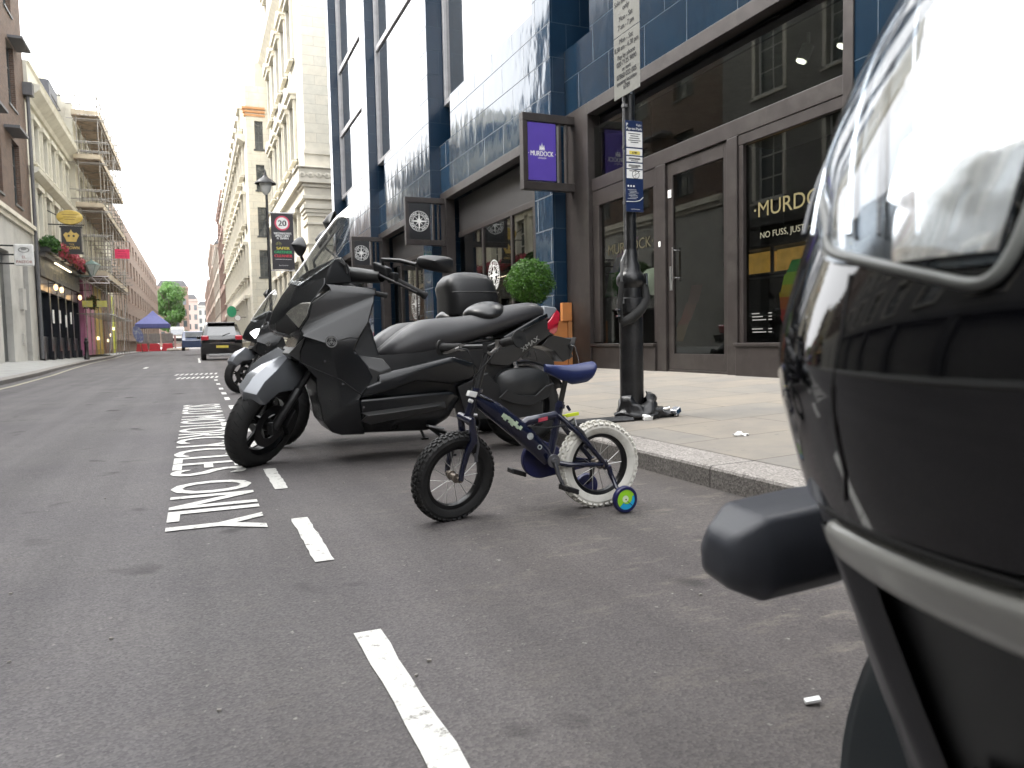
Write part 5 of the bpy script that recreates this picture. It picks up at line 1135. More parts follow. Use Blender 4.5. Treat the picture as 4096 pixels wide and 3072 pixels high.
# ------------------------------------------------------------------ the street's other buildings
def bx(m, s, X, a, y0, z0, b, y1, z1):
    x0, x1 = X+s*a, X+s*b; m.box(min(x0, x1), min(y0, y1), z0, max(x0, x1), max(y0, y1), z1)
M_WINW = mat('window_frame_white', (.55, .54, .50), .5)
M_WIND = mat('window_frame_dark', (.05, .055, .055), .5)
M_PANE = mat('window_pane', (.045, .055, .06), .05, 0, spec=1, var=.3, scale=.6)
M_LEAD = mat('lead_grey', (.10, .10, .105), .6)
def facade(t, s, X, y0, y1, z0, floors, n, ww, wm, fm=M_WINW, rec=.16, thick=9, ends=(.6, .6), bars=(1, 2), surround=None, pedi=0):
    """upright wall in the plane x = X (s = +1: building to the right), real window openings with recessed sashes.
    floors: (z of floor band bottom, window bottom, window top, band top)"""
    m = MB(); W = (y1-y0-ends[0]-ends[1])/n; cols = [(y0+ends[0]+W*(k+.5)-ww/2, y0+ends[0]+W*(k+.5)+ww/2) for k in range(n)]
    zt = floors[-1][3]; zb = floors[0][0]
    edges = [y0]+[e for c in cols for e in c]+[y1]
    for k in range(0, len(edges), 2): bx(m, s, X, 0, edges[k], zb, .35, edges[k+1], zt)
    for (a, b) in cols:
        zz = [zb]+[e for f in floors for e in (f[1], f[2])]+[zt]
        for k in range(0, len(zz), 2): bx(m, s, X, 0, a, zz[k], .35, b, zz[k+1])
    if z0 < zb: pass
    bx(m, s, X, .36, y0, z0, thick, y1, zt)
    wall = m.build('wall', wm, t)
    for (fz, wb, wt, ft) in floors:
        first = None
        for k, (a, b) in enumerate(cols):
            if first is None:
                f = MB(); e = .07
                bx(f, s, X, rec, a, wb, rec+.07, a+e, wt); bx(f, s, X, rec, b-e, wb, rec+.07, b, wt); bx(f, s, X, rec, a+e, wb, rec+.07, b-e, wb+e); bx(f, s, X, rec, a+e, wt-e, rec+.07, b-e, wt)
                for i in range(1, bars[0]+1): yy = a+(b-a)*i/(bars[0]+1); bx(f, s, X, rec+.01, yy-.02, wb+e, rec+.06, yy+.02, wt-e)
                for i in range(1, bars[1]+1): zz = wb+(wt-wb)*i/(bars[1]+1); bx(f, s, X, rec+.015, a+e, zz-.025, rec+.055, b-e, zz+.025)
                bx(f, s, X, -.05, a-.05, wb-.08, rec, b+.05, wb-.002)
                fo = f.build('window', fm, t); q = MB(); bx(q, s, X, rec+.03, a+e-.01, wb+e-.01, rec+.04, b-e+.01, wt-e+.01); po = q.build('pane', M_PANE, fo); first = (fo, a)
                if surround:
                    m = MB(); sm_, d = surround
                    bx(m, s, X, -d, a-.14, wb, -.001, a-.001, wt); bx(m, s, X, -d, b+.001, wb, -.001, b+.14, wt); bx(m, s, X, -d*1.8, a-.2, wt, -.001, b+.2, wt+.2); bx(m, s, X, -d*1.8, a-.2, wb-.14, -.052, b+.2, wb-.081)
                    if pedi and (pedi == 1 or wt > pedi): bx(m, s, X, -d*2.6, a-.25, wt+.201, -.001, b+.25, wt+.30); m.prism([(a-.25, wt+.301), (b+.25, wt+.301), ((a+b)/2, wt+.68)], X-s*d*2.6, X-s*.001, 'X')
                    m.build('surround', sm_, fo)
            else:
                c = copy_tree(first[0], t); c.location = (0, a-first[1], 0)
    return wall, cols
def cornice(t, s, X, y0, y1, z, prof, mt, name='cornice', returns=False):
    """prof: (projection, height) going up"""
    m = MB(); pts = [(0, prof[0][1])]+list(prof)+[(0, prof[-1][1])]
    pg = [(X-s*p, z+h) for p, h in pts]
    m.prism(pg, y0, y1, 'Y'); return m.build(name, mt, t)
# --- left side: dark brick block, near part (seen in reflections) and the part at the picture's edge
M_BRICKD = blockmat('dark_brick', (.085, .050, .036), (.13, .075, .05), (.15, .13, .11), .225, .075, .010, rough=.85, bump=.3, stain=.3)
M_BRICKR = blockmat('red_brick', (.21, .125, .10), (.26, .16, .13), (.25, .21, .17), .225, .075, .010, rough=.85, bump=.3, stain=.2)
M_BRICKB = blockmat('brown_brick', (.24, .175, .135), (.28, .205, .16), (.28, .24, .20), .225, .075, .010, rough=.85, bump=.2, stain=.2)
M_CREAM = mat('cream_stucco', (.58, .56, .48), .8, var=.08, scale=1.5, dirt=(.46, .43, .36))
M_STONEW = blockmat('pale_stone', (.64, .60, .50), (.58, .56, .48), (.34, .31, .26), 1.05, .40, .006, rough=.8, bump=.4, stain=-.2)
M_STONEC = mat('carved_stone', (.60, .565, .48), .8, var=.10, scale=2, bump=.15, bscale=25, dirt=(.48, .45, .37))
M_GREYR = mat('grey_render', (.42, .41, .38), .85, var=.1, scale=1.2, dirt=(.33, .32, .29))
b1 = thing('brick_building', (-6, 27, .2), 'tall dark brick building with a pale ground floor at the left edge of the photo', 'building')
facade(b1, -1, -6, 22.3, 36.5, .2, [(5.8, 6.2, 8.6, 9.4), (9.4, 9.9, 12.3, 13.0), (13.0, 13.5, 15.9, 16.8)], 4, 1.3, M_BRICKD, M_WIND, ends=(.8, .8))
m = MB(); bx(m, -1, -6, -.10, 22.3, 5.38, .4, 36.5, 5.798); bx(m, -1, -6, -.20, 22.3, 5.55, -.101, 36.5, 5.70); m.build('string_course', M_STONEC, b1)
m = MB()
for a, b in ((22.3, 25.4), (27.0, 30.3), (31.9, 34.1), (35.1, 36.5)): bx(m, -1, -6, 0, a, .15, .5, b, 5.378)
bx(m, -1, -6, 0, 25.4, 4.2, .5, 27.0, 5.378); bx(m, -1, -6, 0, 30.3, 4.2, .5, 31.9, 5.378); bx(m, -1, -6, 0, 34.1, 4.6, .5, 35.1, 5.378); bx(m, -1, -6, .52, 22.3, .15, 1.0, 36.5, 5.378)
m.build('ground_floor_wall', M_GREYR, b1)
for a, b in ((25.45, 26.95), (30.35, 31.85)):
    m = MB(); bx(m, -1, -6, .2, a, .2, .26, b, 4.15); bx(m, -1, -6, .17, a+.15, 2.6, .199, b-.15, 3.9); m.build('doorway', M_WIND, b1)
m = MB(); bx(m, -1, -6, .3, 34.12, .3, .34, 35.08, 4.58)
for k in range(26): bx(m, -1, -6, .22, 34.12, .5+k*.155, .298, 35.08, .58+k*.155)
m.build('louvre', mat('louvre_grey', (.14, .14, .135), .6), b1)
m = MB(); bx(m, -1, -6, -.12, 33.2, 2.2, -.001, 33.8, 3.0); m.build('meter_box', M_GREYR, b1)
m = MB(); bx(m, -1, -6, -.06, 33.3, .9, -.001, 33.6, 1.3); m.build('meter_box', M_GREYR, b1)
for a, z in ((25.5, 8.7), (29, 8.7), (32.4, 8.7), (33.9, 12.4), (33.9, 16.0)):
    m = MB(); bx(m, -1, -6, -.5, a-.1, z, -.001, a+1.5, z+.10); m.build('canopy', M_LEAD, b1)
m = MB(); m.tube([(-5.85, 36.3, .3), (-5.85, 36.3, 11.0)], .07, 8); m.box(-5.99, 36.1, 11.0, -5.65, 36.5, 11.5); m.build('drainpipe', M_LEAD, b1)
b1b = thing('stone_building', (-6, 5, .2), 'grey stone building across the street, out of the photo but mirrored in the shop windows', 'building')
facade(b1b, -1, -6, -60, 22.28, .2, [(4.6, 5.2, 7.4, 8.2), (8.2, 8.7, 10.9, 11.6)], 26, 1.3, blockmat('grey_ashlar', (.20, .195, .18), (.17, .165, .155), (.10, .095, .09), 1.0, .4, .006, rough=.85, bump=.3), M_WINW, ends=(.8, .8), surround=(M_STONEC, .05))
m = MB()
y = -60
while y < 22:
    bx(m, -1, -6, 0, y, .15, .5, y+.5, 4.3); y += 3.826
bx(m, -1, -6, -.05, -60, 4.3, .5, 22.28, 4.598); bx(m, -1, -6, .52, -60, .15, .9, 22.28, 4.3)
m.build('shop_piers', mat('dark_shop_piers', (.06, .06, .058), .6), b1b)
cornice(b1b, -1, -6, -60, 22.28, 11.6, [(.1, .1), (.35, .3), (.4, .5), (.1, .6)], M_STONEC)
reflection_block = thing('brick_building', (0, -60, .2), 'unseen red brick block added far behind the viewpoint to keep horizon sky out of reflections', 'building')  # unseen block added so camera-facing panels mirror brick, not bright horizon sky
m = MB(); m.box(-20, -66, 0, 20, -60, 15); m.build('wall', M_BRICKR, reflection_block)
first = None
for xx in range(-18, 18, 3):
    for zz in (1.5, 5, 8.5, 12):
        if first is None: m = MB(); m.box(xx, -59.99, zz, xx+1.4, -59.9, zz+2.0); first = (m.build('window', M_PANE, reflection_block), xx, zz)
        else: c = copy_tree(first[0], reflection_block); c.location = (xx-first[1], 0, zz-first[2])
# --- cream stucco pub building
b2 = thing('pub_building', (-6, 42, .2), 'cream stucco pub with a black ground floor and moulded upper windows', 'building')
facade(b2, -1, -6, 36.5, 48.0, .2, [(4.75, 5.4, 7.5, 8.1), (8.1, 8.65, 10.35, 10.9)], 5, 1.05, M_CREAM, M_WINW, ends=(.5, .5), surround=(M_CREAM, .10), pedi=0)
cornice(b2, -1, -6, 36.5, 48.0, 10.9, [(.12, .0), (.2, .15), (.55, .45), (.6, .65), (.15, .72), (.12, 1.5), (.2, 1.6)], M_CREAM)
cornice(b2, -1, -6, 36.5, 48.0, 7.9, [(.1, 0), (.35, .15), (.38, .3), (.08, .36)], M_CREAM, 'string_course')
M_PUBB = mat('pub_black_paint', (.006, .0075, .012), .3, coat=.3, var=.3, scale=8)
m = MB()
for k in range(6):
    y = 36.6+k*2.24; bx(m, -1, -6, -.12, y, .2, .3, y+.32, 3.75); bx(m, -1, -6, -.2, y-.04, .2, -.121, y+.36, .6)
bx(m, -1, -6, .0, 36.5, .2, .3, 48, 1.25); bx(m, -1, -6, -.10, 36.5, 3.2, .3, 48.0, 3.76)
m.build('pub_front', M_PUBB, b2)
m = MB(); bx(m, -1, -6, .15, 36.6, 1.252, .2, 47.9, 3.198); m.build('pub_window', M_PANE, b2)
m = MB(); bx(m, -1, -6, -.22, 36.5, 3.77, .3, 48, 4.55); bx(m, -1, -6, -.42, 36.5, 4.55, .3, 48, 4.748); m.build('fascia', mat('pub_fascia', (.06, .055, .05), .5, var=.5, scale=1.4, dirt=(.20, .17, .10)), b2)
m = MB(); lettering(m, 'THE CROWN', (-5.775, 42.2, 4.16), (0, 1, 0), (0, 0, 1), .42, width=6.5); m.build('lettering', GOLD, b2, fixn=False)
m = MB(); m.box(-5.58, 38.6, 4.46, -5.50, 43.0, 4.50); m.build('strip_light', mat('strip_light', (1, .86, .6), .4, emit=.9), b2)
for y, z in ((39.0, 2.2), (40.8, 2.25), (42.6, 2.1), (44.2, 2.3)):
    m = MB(); m.box(-5.83, y, z-.35, -5.80, y+.35, z+.25); m.build('menu_card', M_WHITEP, b2)
for y in (38.9, 40.5, 46.5):
    t = thing('pub_lantern', (-5.7, y, 3.5), {38.9: 'small lit wall lamp on the black pub front, nearest of the three', 40.5: 'small lit wall lamp on the black pub front, middle one', 46.5: 'small lit wall lamp at the far end of the black pub front'}[y], 'lamp', 'wall lamps on the pub')
    m = MB(); m.lathe([(0, -.16), (.07, -.12), (.09, 0), (.06, .1), (0, .12)], 12, (-5.62, y, 3.45)); m.build('bulb', mat('lamp_glow', (1, .62, .28), .4, emit=.7), t, smooth=50)
    m = MB(); m.bar((-5.88, y, 3.62), (-5.62, y, 3.60), .03); m.lathe([(.1, .12), (.02, .2), (0, .22)], 12, (-5.62, y, 3.45)); m.build('bracket', M_BLACKPL, t)
# flower boxes
M_FLW = leafmat('pub_flowers', (.06, .10, .02), (.40, .06, .09), (.50, .10, .16)); M_LEAF = leafmat('green_leaves', (.02, .055, .012), (.035, .10, .02), (.075, .17, .035))
for k, (y0, g_) in enumerate(((37.3, M_LEAF), (39.3, M_FLW), (41.7, M_FLW), (44.0, M_FLW), (46.3, M_FLW))):
    t = thing('flower_box', (-5.6, y0, 4.75), ['trailing green planting above the near end of the pub fascia', 'pink flower box above the pub fascia, nearest of the pink ones', 'pink flower box above the pub fascia, second of the pink ones', 'pink flower box above the pub fascia, third of the pink ones', 'pink flower box above the far end of the pub fascia'][k], 'flowers', 'flower boxes on the pub')
    m = MB(); m.box(-5.75, y0-.9, 4.75, -5.4, y0+.9, 4.95); m.build('box', M_BLACKPL, t)
    m = leafball((-5.5, y0, 5.12), .5, 700, .16, (.7, 2.2, .75), 20+k, .5, .15); m.build('foliage', g_, t, fixn=False)
t = thing('hanging_basket', (-5.5, 47.6, 3.3), 'dark hanging flower basket at the far corner of the pub', 'flowers')
leafball((-5.2, 47.6, 3.2), .42, 500, .14, (1, 1, .9), 31, .5, .15).build('foliage', leafmat('dark_basket', (.02, .05, .012), (.04, .08, .02), (.25, .05, .04)), t, fixn=False)
m = MB(); m.tube([(-5.9, 47.6, 3.9), (-5.2, 47.6, 3.9), (-5.2, 47.6, 3.4)], .02, 6); m.build('bracket', M_BLACKPL, t)
# rooftop plant: dark tank and rails
t = thing('rooftop_tank', (-7, 44.5, 12.5), 'dark grey tank box with rails on the cream pub roof', 'tank')
m = MB(); m.box(-8.2, 45.0, 12.4, -6.3, 47.5, 14.4); m.box(-8, 40.5, 12.4, -6.9, 44.9, 13.6); m.box(-7.9, 38.8, 12.4, -6.9, 39.9, 14.3); m.build('tank', mat('tank_grey', (.075, .078, .09), .6), t)
m = MB()
for z in (12.9, 13.6, 14.4): m.tube([(-6.2, 44.8, z), (-6.2, 47.7, z), (-8.3, 47.7, z)], .03, 6)
m.build('rail', M_LEAD, t)
# projecting signs on the left
t = thing('oval_sign', (-5.6, 40, 6.3), 'gold oval projecting sign above the pub board', 'sign')
m = MB(); m.lathe([(0, -.05), (.38, -.05), (.41, -.02), (.41, .02), (.38, .05), (0, .05)], 32, (0, 0, 0), 'Y'); m.v = [(x*1.30-5.07, y+40, z*.82+6.72) for x, y, z in m.v]
m.build('board', mat('gold_sign_paint', (.52, .38, .09), .4, .1, dirt=(.40, .28, .06)), t, smooth=40)
q = MB()
for k in range(3): quad(q, (-5.07, 39.945, 6.84-.11*k), (1, 0, 0), (0, 0, 1), .62-.1*k, .03)
q.build('lettering', mat('brown_print', (.25, .16, .03), .5), t, fixn=False); m = MB(); m.bar((-5.95, 40, 7.0), (-5.5, 40, 6.75), .04); m.build('bracket', M_BLACKPL, t)
t = thing('pub_sign', (-5.6, 40, 5.6), 'black hanging pub sign with a gold crown reading THE CROWN', 'sign')
m = MB(); m.box(-5.44, 39.95, 5.14, -4.64, 40.05, 6.24); m.box(-5.50, 39.93, 5.05, -4.58, 40.07, 5.138); m.box(-5.50, 39.93, 6.242, -4.58, 40.07, 6.32); m.build('board', M_BLACKP, t)
q = MB(); lettering(q, 'THE', (-5.04, 39.94, 5.48), (1, 0, 0), (0, 0, 1), .08); lettering(q, 'CROWN', (-5.04, 39.94, 5.33), (1, 0, 0), (0, 0, 1), .13, width=.60, bold=.004)
q.add([(-5.04+x*.32, 39.94, 5.60+z*.5) for x, z in ((-.6, 0), (.6, 0), (.72, .25), (1, .62), (.7, .85), (.35, .8), (.12, .95), (0, 1.15), (-.12, .95), (-.35, .8), (-.7, .85), (-1, .62), (-.72, .25))], [tuple(range(13))]); q.build('crown_emblem', mat('sign_gold', (.50, .36, .10), .45, .1), t, fixn=False)
q = MB(); disc(q, (-5.14, 39.93, 5.87), (1, 0, 0), (0, 0, 1), .05, 12); disc(q, (-4.94, 39.93, 5.87), (1, 0, 0), (0, 0, 1), .05, 12); q.build('crown_gap', M_BLACKP, t, fixn=False)
m = MB(); m.bar((-5.95, 40, 6.38), (-4.5, 40, 6.38), .05); m.build('bracket', M_BLACKPL, t)
t = thing('restaurant_sign', (-5.7, 30, 3.9), 'white square projecting sign reading EL PASTOR on the left pavement', 'sign')
m = MB(); m.box(-5.50, 29.94, 3.52, -4.92, 30.06, 4.26); m.build('board', mat('white_sign', (.62, .62, .60), .4, dirt=(.5, .5, .5)), t, bevel=.05, seg=4)
q = MB(); lettering(q, 'EL', (-5.20, 29.93, 3.82), (1, 0, 0), (0, 0, 1), .09); lettering(q, 'PASTOR', (-5.20, 29.93, 3.66), (1, 0, 0), (0, 0, 1), .09, width=.46, bold=.003); q.build('lettering', mat('brick_print', (.32, .16, .13), .5), t, fixn=False)
q = MB(); disc(q, (-5.2, 29.93, 4.06), (1, 0, 0), (0, 0, .55), .17, 20, .13); disc(q, (-5.2, 29.93, 4.10), (1, 0, 0), (0, 0, .6), .09, 14); q.build('hat_emblem', mat('grey_print2', (.22, .22, .21), .5), t, fixn=False)
for z in (4.2, 3.9, 3.6):
    m = MB(); m.bar((-5.98, 30, z), (-5.5, 30, z), .05); m.build('bracket', M_BLACKPL, t)
t = thing('pink_sign', (-4, 52, 6.4), 'bright pink rectangular board fixed to the scaffold', 'sign')
m = MB(); m.box(-4.28, 51.9, 6.13, -3.48, 51.95, 6.70); m.build('board', mat('pink_board', (.75, .03, .12), .4, emit=0), t)
q = MB()
for k in range(3): quad(q, (-3.9, 51.89, 6.55-.13*k), (1, 0, 0), (0, 0, 1), .4+.1*k, .035)
q.build('lettering', mat('pink_print', (.5, .0, .06), .4), t, fixn=False)
t = thing('glass_lantern', (-5.0, 46, 4.9), 'old hexagonal glass lantern on a bracket by the pub corner', 'lamp')
m = MB(); m.lathe([(.10, -.38), (.42, .18), (.40, .20)], 6, (-4.93, 46, 4.95)); m.build('glass', mat('lantern_glass', (.40, .44, .42), .2, spec=.8), t)
m = MB(); m.lathe([(.44, .20), (.20, .36), (.06, .42), (0, .55)], 6, (-4.93, 46, 4.95)); m.bar((-5.95, 46, 4.55), (-4.93, 46, 4.55), .05)
for k in range(6): a = 2*PI*k/6; m.tube([(-4.93+.10*math.cos(a), 46+.10*math.sin(a), 4.57), (-4.93+.42*math.cos(a), 46+.42*math.sin(a), 5.13)], .015, 5)
m.build('frame', mat('verdigris', (.10, .16, .14), .6), t)
# --- building in scaffolding
b3 = thing('scaffolded_building', (-5.7, 62, .3), 'cream building behind several storeys of scaffolding on the left', 'building')
facade(b3, -1, -5.7, 48.02, 66, .3, [(4.6, 5.2, 7.2, 7.8), (7.8, 8.4, 10.4, 11.0), (11.0, 11.6, 13.2, 14.2)], 6, 1.2, M_CREAM, M_WIND, ends=(.5, .5), surround=(M_CREAM, .06))
m = MB(); m.box(-15, 48.02, 14.2, -6.2, 66, 14.6); m.box(-14, 49, 14.6, -7.4, 56, 16.5); m.build('roof', M_CREAM, b3)
cols_shop = [('pink_shopfront', 48.2, 52.5, (.36, .12, .22)), ('yellow_shopfront', 52.7, 57, (.42, .30, .04)), ('brown_shopfront', 57.2, 62.5, (.16, .08, .05)), ('lime_shopfront', 62.7, 65.9, (.52, .56, .05))]
for nm, a, b, c in cols_shop:
    m = MB(); bx(m, -1, -5.7, -.05, a, .3, .35, b, 4.55); o = m.build(nm, mat(nm, c, .5, var=.2, scale=1.5), b3)
    m = MB(); bx(m, -1, -5.7, -.09, a+.4, .6, -.051, a+(b-a)*.45, 3.2); bx(m, -1, -5.7, -.09, a+(b-a)*.55, .6, -.051, b-.3, 3.2); m.build('door_panel', mat(nm+'_panel', [min(1, v*1.35) for v in c], .4), o)
for y, z in ((53, 1.2), (59, 1.1), (60.5, 1.5), (63.0, 2.0)):
    m = MB(); m.box(-5.60, y, z, -5.5, y+.25, z+.2); m.build('shop_light', mat('warm_shop_light', (1, .75, .4), .4, emit=.8), b3)
sc_ = thing('scaffold', (-5.2, 66, .3), 'grey tube scaffold with boarded decks wrapped round the left building', 'scaffold')
M_TUBE = mat('scaffold_tube', (.34, .33, .31), .45, .6, dirt=(.2, .17, .14)); M_DECK = mat('scaffold_boards', (.30, .235, .175), .8, var=.3, scale=3, dirt=(.11, .09, .075))
rn = random.Random(5)
for z in (4.65, 8.35, 10.95, 13.3):
    m = MB(); m.box(-5.65, 47.2, z, -4.35, 61, z+.06)
    m.build('deck', M_DECK, sc_)
    m = MB(); m.box(-5.65, 47.14, z+.061, -4.35, 47.18, z+.30); m.box(-4.34, 47.14, z-.05, -4.30, 61, z+.24); m.build('toe_board', mat('toe_board', (.42, .36, .27), .7, var=.2, scale=2), sc_)
for xx in (-5.45, -4.42):
    for k in range(8):
        y = 47.3+k*1.95; m = MB(); m.tube([(xx, y, .3), (xx, y, 14.6+.4*rn.random())], .028, 6); m.build('standard', M_TUBE, sc_)
m = MB()
for z in (4.5, 5.15, 5.65, 8.2, 8.85, 9.35, 10.8, 11.45, 11.95, 13.15, 13.9, 14.35, 6.9, 2.6):
    m.tube([(-4.40, 47.1, z), (-4.40, 61.4, z)], .026, 6); m.tube([(-5.9, 47.25, z), (-4.2+.3*rn.random(), 47.25, z)], .026, 6)
    for k in range(7): m.tube([(-5.6, 47.35+2.05*k, z-.06), (-4.2+.35*rn.random(), 47.35+2.05*k, z-.06)], .024, 5)
m.build('ledgers', M_TUBE, sc_)
m = MB()
for k in range(6):
    m = MB(); a = 47.5+k*2.2; z = (.5, 4.7, 8.4, 11)[k % 4]; m.tube([(-4.38, a, z), (-4.38, a+3.0, z+3.2)], .026, 6); m.build('brace', M_TUBE, sc_)
m = MB()
for z in (4.25, 4.62): m.tube([(-6.0, 47.0, z), (-4.2, 47.0, z)], .03, 6)
for k in range(6): m.tube([(-6.0+k*.30, 47.0, 4.25+(k % 2)*.37), (-6.0+(k+1)*.30, 47.0, 4.25+((k+1) % 2)*.37)], .022, 6)
m.build('ladder_beam', mat('alloy_beam', (.5, .46, .46), .35, .8), sc_)
for k in range(2):
    m = MB(); m.box(-5.6+.7*k, 47.1, 2.95, -5.1+.7*k, 47.14, 3.3); m.build('safety_board', mat('safety_board', (.45, .42, .10), .6, dirt=(.3, .3, .25)), sc_)
# --- long brown brick building and beyond
b4 = thing('brown_building', (-6.6, 120, .5), 'long brown brick building beyond the scaffold on the left', 'building')
facade(b4, -1, -6.6, 66.02, 168, .3, [(1.4, 2.2, 4.4, 5.2), (5.2, 5.8, 7.6, 8.2), (8.2, 8.8, 10.6, 11.2), (11.2, 11.8, 13.0, 14.2)], 20, 2.4, M_BRICKB, mat('brown_window_panel', (.30, .20, .14), .5), bars=(1, 0))
m = MB(); m.prism([(-7.6, 14.2), (-7.0, 14.2), (-9.0, 16.3), (-14, 16.3), (-14, 14.2)], 84.02, 110, 'Y'); m.build('roof', M_LEAD, b4)
# --- right side: cream stone corner building with the big cornice
r1 = thing('stone_building', (4.6, 38, .2), 'ornate cream stone building with a carved cornice beyond the tiled shops', 'building')
X = 4.62
m = MB(); m.box(X, 33, 8.9, 16, 34.2, 30); m.build('end_wall', M_STONEW, r1)
m = MB(); m.box(X-.06, 32.92, 8.7, 16, 34.2, 8.9); m.box(X-.05, 32.97, 8.1, 16, 34.2, 8.698); m.build('wall_base', M_STONEC, r1)
m = MB()
for (dx, za, zb) in ((.34, 7.45, 8.05), (.42, 8.05, 8.12), (.20, 7.30, 7.45), (.12, 6.95, 7.30), (.20, 6.80, 6.95)): m.box(X-dx, 33-dx, za, 16, 34.2, zb-.001)
m.build('cornice', M_STONEC, r1, bevel=.02)
m = MB()
for k in range(15):
    x = X-.2+k*.34; m.lathe([(.05, -.03), (.11, -.02), (.13, 0)], 12, (x, 32.66, 7.76), 'Y'); m.tube([(x+.10, 32.65, 7.70), (x+.17, 32.64, 7.80), (x+.25, 32.65, 7.72)], .025, 6)
m.build('scroll_frieze', M_STONEC, r1, smooth=50)
m = MB(); m.box(X, 33, .2, 6.3, 34.2, 6.1); m.box(6.3, 33.4, .2, 16, 34.2, 6.8)
m.build('pier', mat('pier_stone', (.62, .575, .47), .8, var=.06, scale=2, dirt=(.42, .39, .32)), r1)
m = MB()
for dx, za, zb in ((.05, 6.1, 6.25), (.10, 6.25, 6.4), (.16, 6.4, 6.6), (.08, 6.6, 6.8), (.06, 5.75, 5.85), (.05, 4.9, 4.98)): m.box(X-dx, 33-dx, za, 6.3+dx, 34.1, zb-.001)
m.build('pier_capital', M_STONEC, r1, bevel=.012)
facade(r1, 1, X, 34.2, 47.5, .2, [(.2, 1.0, 4.4, 5.4), (5.4, 5.5, 6.6, 6.8), (8.1, 9.0, 11.6, 12.6), (12.6, 13.4, 16.0, 17.0), (17.0, 17.8, 20.2, 21.4), (21.4, 22, 24, 30)], 5, 1.35, M_STONEW, M_WIND, surround=(M_STONEC, .14), rec=.22, pedi=11)
cornice(r1, 1, X, 34.2, 47.5, 6.8, [(.2, 0), (.2, .15), (.12, .15), (.12, .5), (.25, .65), (.34, .66), (.36, 1.25), (.42, 1.3)], M_STONEC)
cornice(r1, 1, X, 34.2, 47.5, 17.0, [(.15, 0), (.5, .3), (.6, .55), (.1, .7)], M_STONEC, 'upper_cornice')
cornice(r1, 1, X, 33.2, 47.5, 26.5, [(.15, 0), (.9, .6), (1.1, 1.1), (.1, 1.3)], M_STONEC, 'top_cornice')
for z, xx in ((6.75, 5.75), (3.9, 4.95)):
    t = thing('security_camera', (xx, 32.9, z), 'small round security camera on the pale stone pier, %s' % ('the higher one under the cornice' if z > 5 else 'the lower one near the windscreen'), 'camera', 'cameras on the stone pier')
    m = MB(); m.lathe([(0, -.26), (.09, -.24), (.12, -.14), (.12, -.05), (.15, -.03), (.15, 0)], 16, (xx, 32.99, z-.25), 'Y'); m.build('housing', mat('cream_housing', (.35, .33, .28), .5), t, smooth=40)
    m = MB(); disc(m, (xx, 32.72, z-.25), (1, 0, 0), (0, 0, 1), .06, 14); m.build('lens', M_BLACKPL, t, fixn=False)
# --- second cream building: end wall with windows facing us
r2 = thing('cream_building', (3.5, 60, .2), 'tall cream building with dark gridded windows in its end wall, beyond the carved stone one', 'building')
Yb = 47.6
m = MB(); xs = [(3.75, 4.26), (5.0, 9)]; zs_ = [(4.75, 6.35), (7.2, 8.9), (9.9, 11.4), (12.3, 13.95)]
m.box(3.30, Yb, .2, 3.78, Yb+.4, 16); m.box(4.26, Yb, .2, 9, Yb+.4, 16)
zz = [.2]+[v for a in zs_ for v in a]+[16]
for k in range(0, len(zz), 2): m.box(3.78, Yb, zz[k], 4.26, Yb+.4, zz[k+1])
m.box(3.30, Yb+.41, .2, 9, Yb+1, 16)
m.build('end_wall', M_STONEW, r2)
for a, b in zs_:
    f = MB(); f.box(3.78, Yb+.1, a, 3.82, Yb+.16, b); f.box(4.22, Yb+.1, a, 4.26, Yb+.16, b); f.box(4.00, Yb+.1, a, 4.035, Yb+.16, b)
    for k in range(4): f.box(3.82, Yb+.105, a+(b-a)*k/4, 4.22, Yb+.155, a+(b-a)*k/4+.05)
    f.box(3.70, Yb-.05, a-.1, 4.34, Yb+.1, a-.002); f.box(3.82, Yb+.1, b-.08, 4.22, Yb+.16, b)
    fo = f.build('window', M_WIND, r2); q = MB(); q.box(3.82, Yb+.12, a+.01, 4.22, Yb+.13, b-.01); q.build('pane', M_PANE, fo)
m = MB()
for k, z in enumerate((14.2, 14.4, 14.6)): m.box(3.2-.04*k, Yb-.06-.04*k, z, 4.4, Yb+.3, z+.12)
m.build('brick_band', mat('orange_brick_band', (.50, .26, .12), .8), r2)
facade(r2, 1, 3.3, Yb+1, 84, .2, [(.2, 1.0, 3.6, 4.4), (4.4, 5.0, 6.9, 7.6), (7.6, 8.2, 10.0, 10.6), (10.6, 11.2, 12.9, 13.4), (13.4, 14.0, 15.2, 16)], 12, 1.5, M_STONEW, M_WIND, surround=(M_STONEC, .18), rec=.25)
cornice(r2, 1, 3.3, Yb+1, 84, 12.95, [(.1, 0), (.45, .2), (.5, .4), (.05, .45)], M_STONEC)
m = MB(); m.box(3.9, Yb+.1, 16, 9, 84, 17.4); m.box(4.5, 52, 17.4, 5.5, 53.5, 19); m.build('roof_storey', M_CREAM, r2)
rlist = [(84, 104, 3.3, 17.5, M_BRICKR, 'red and cream brick building, the next one beyond the tall cream building'), (104, 128, 3.2, 15.0, mat('grey_buff_render', (.34, .30, .25), .8), 'pale stuccoed building on the right between two brick ones'), (128, 160, 3.1, 18.0, M_BRICKB, 'brown brick building far down the right side'), (160, 215, 3.0, 16.5, M_BRICKR, 'farthest reddish terrace on the right side of the street')]
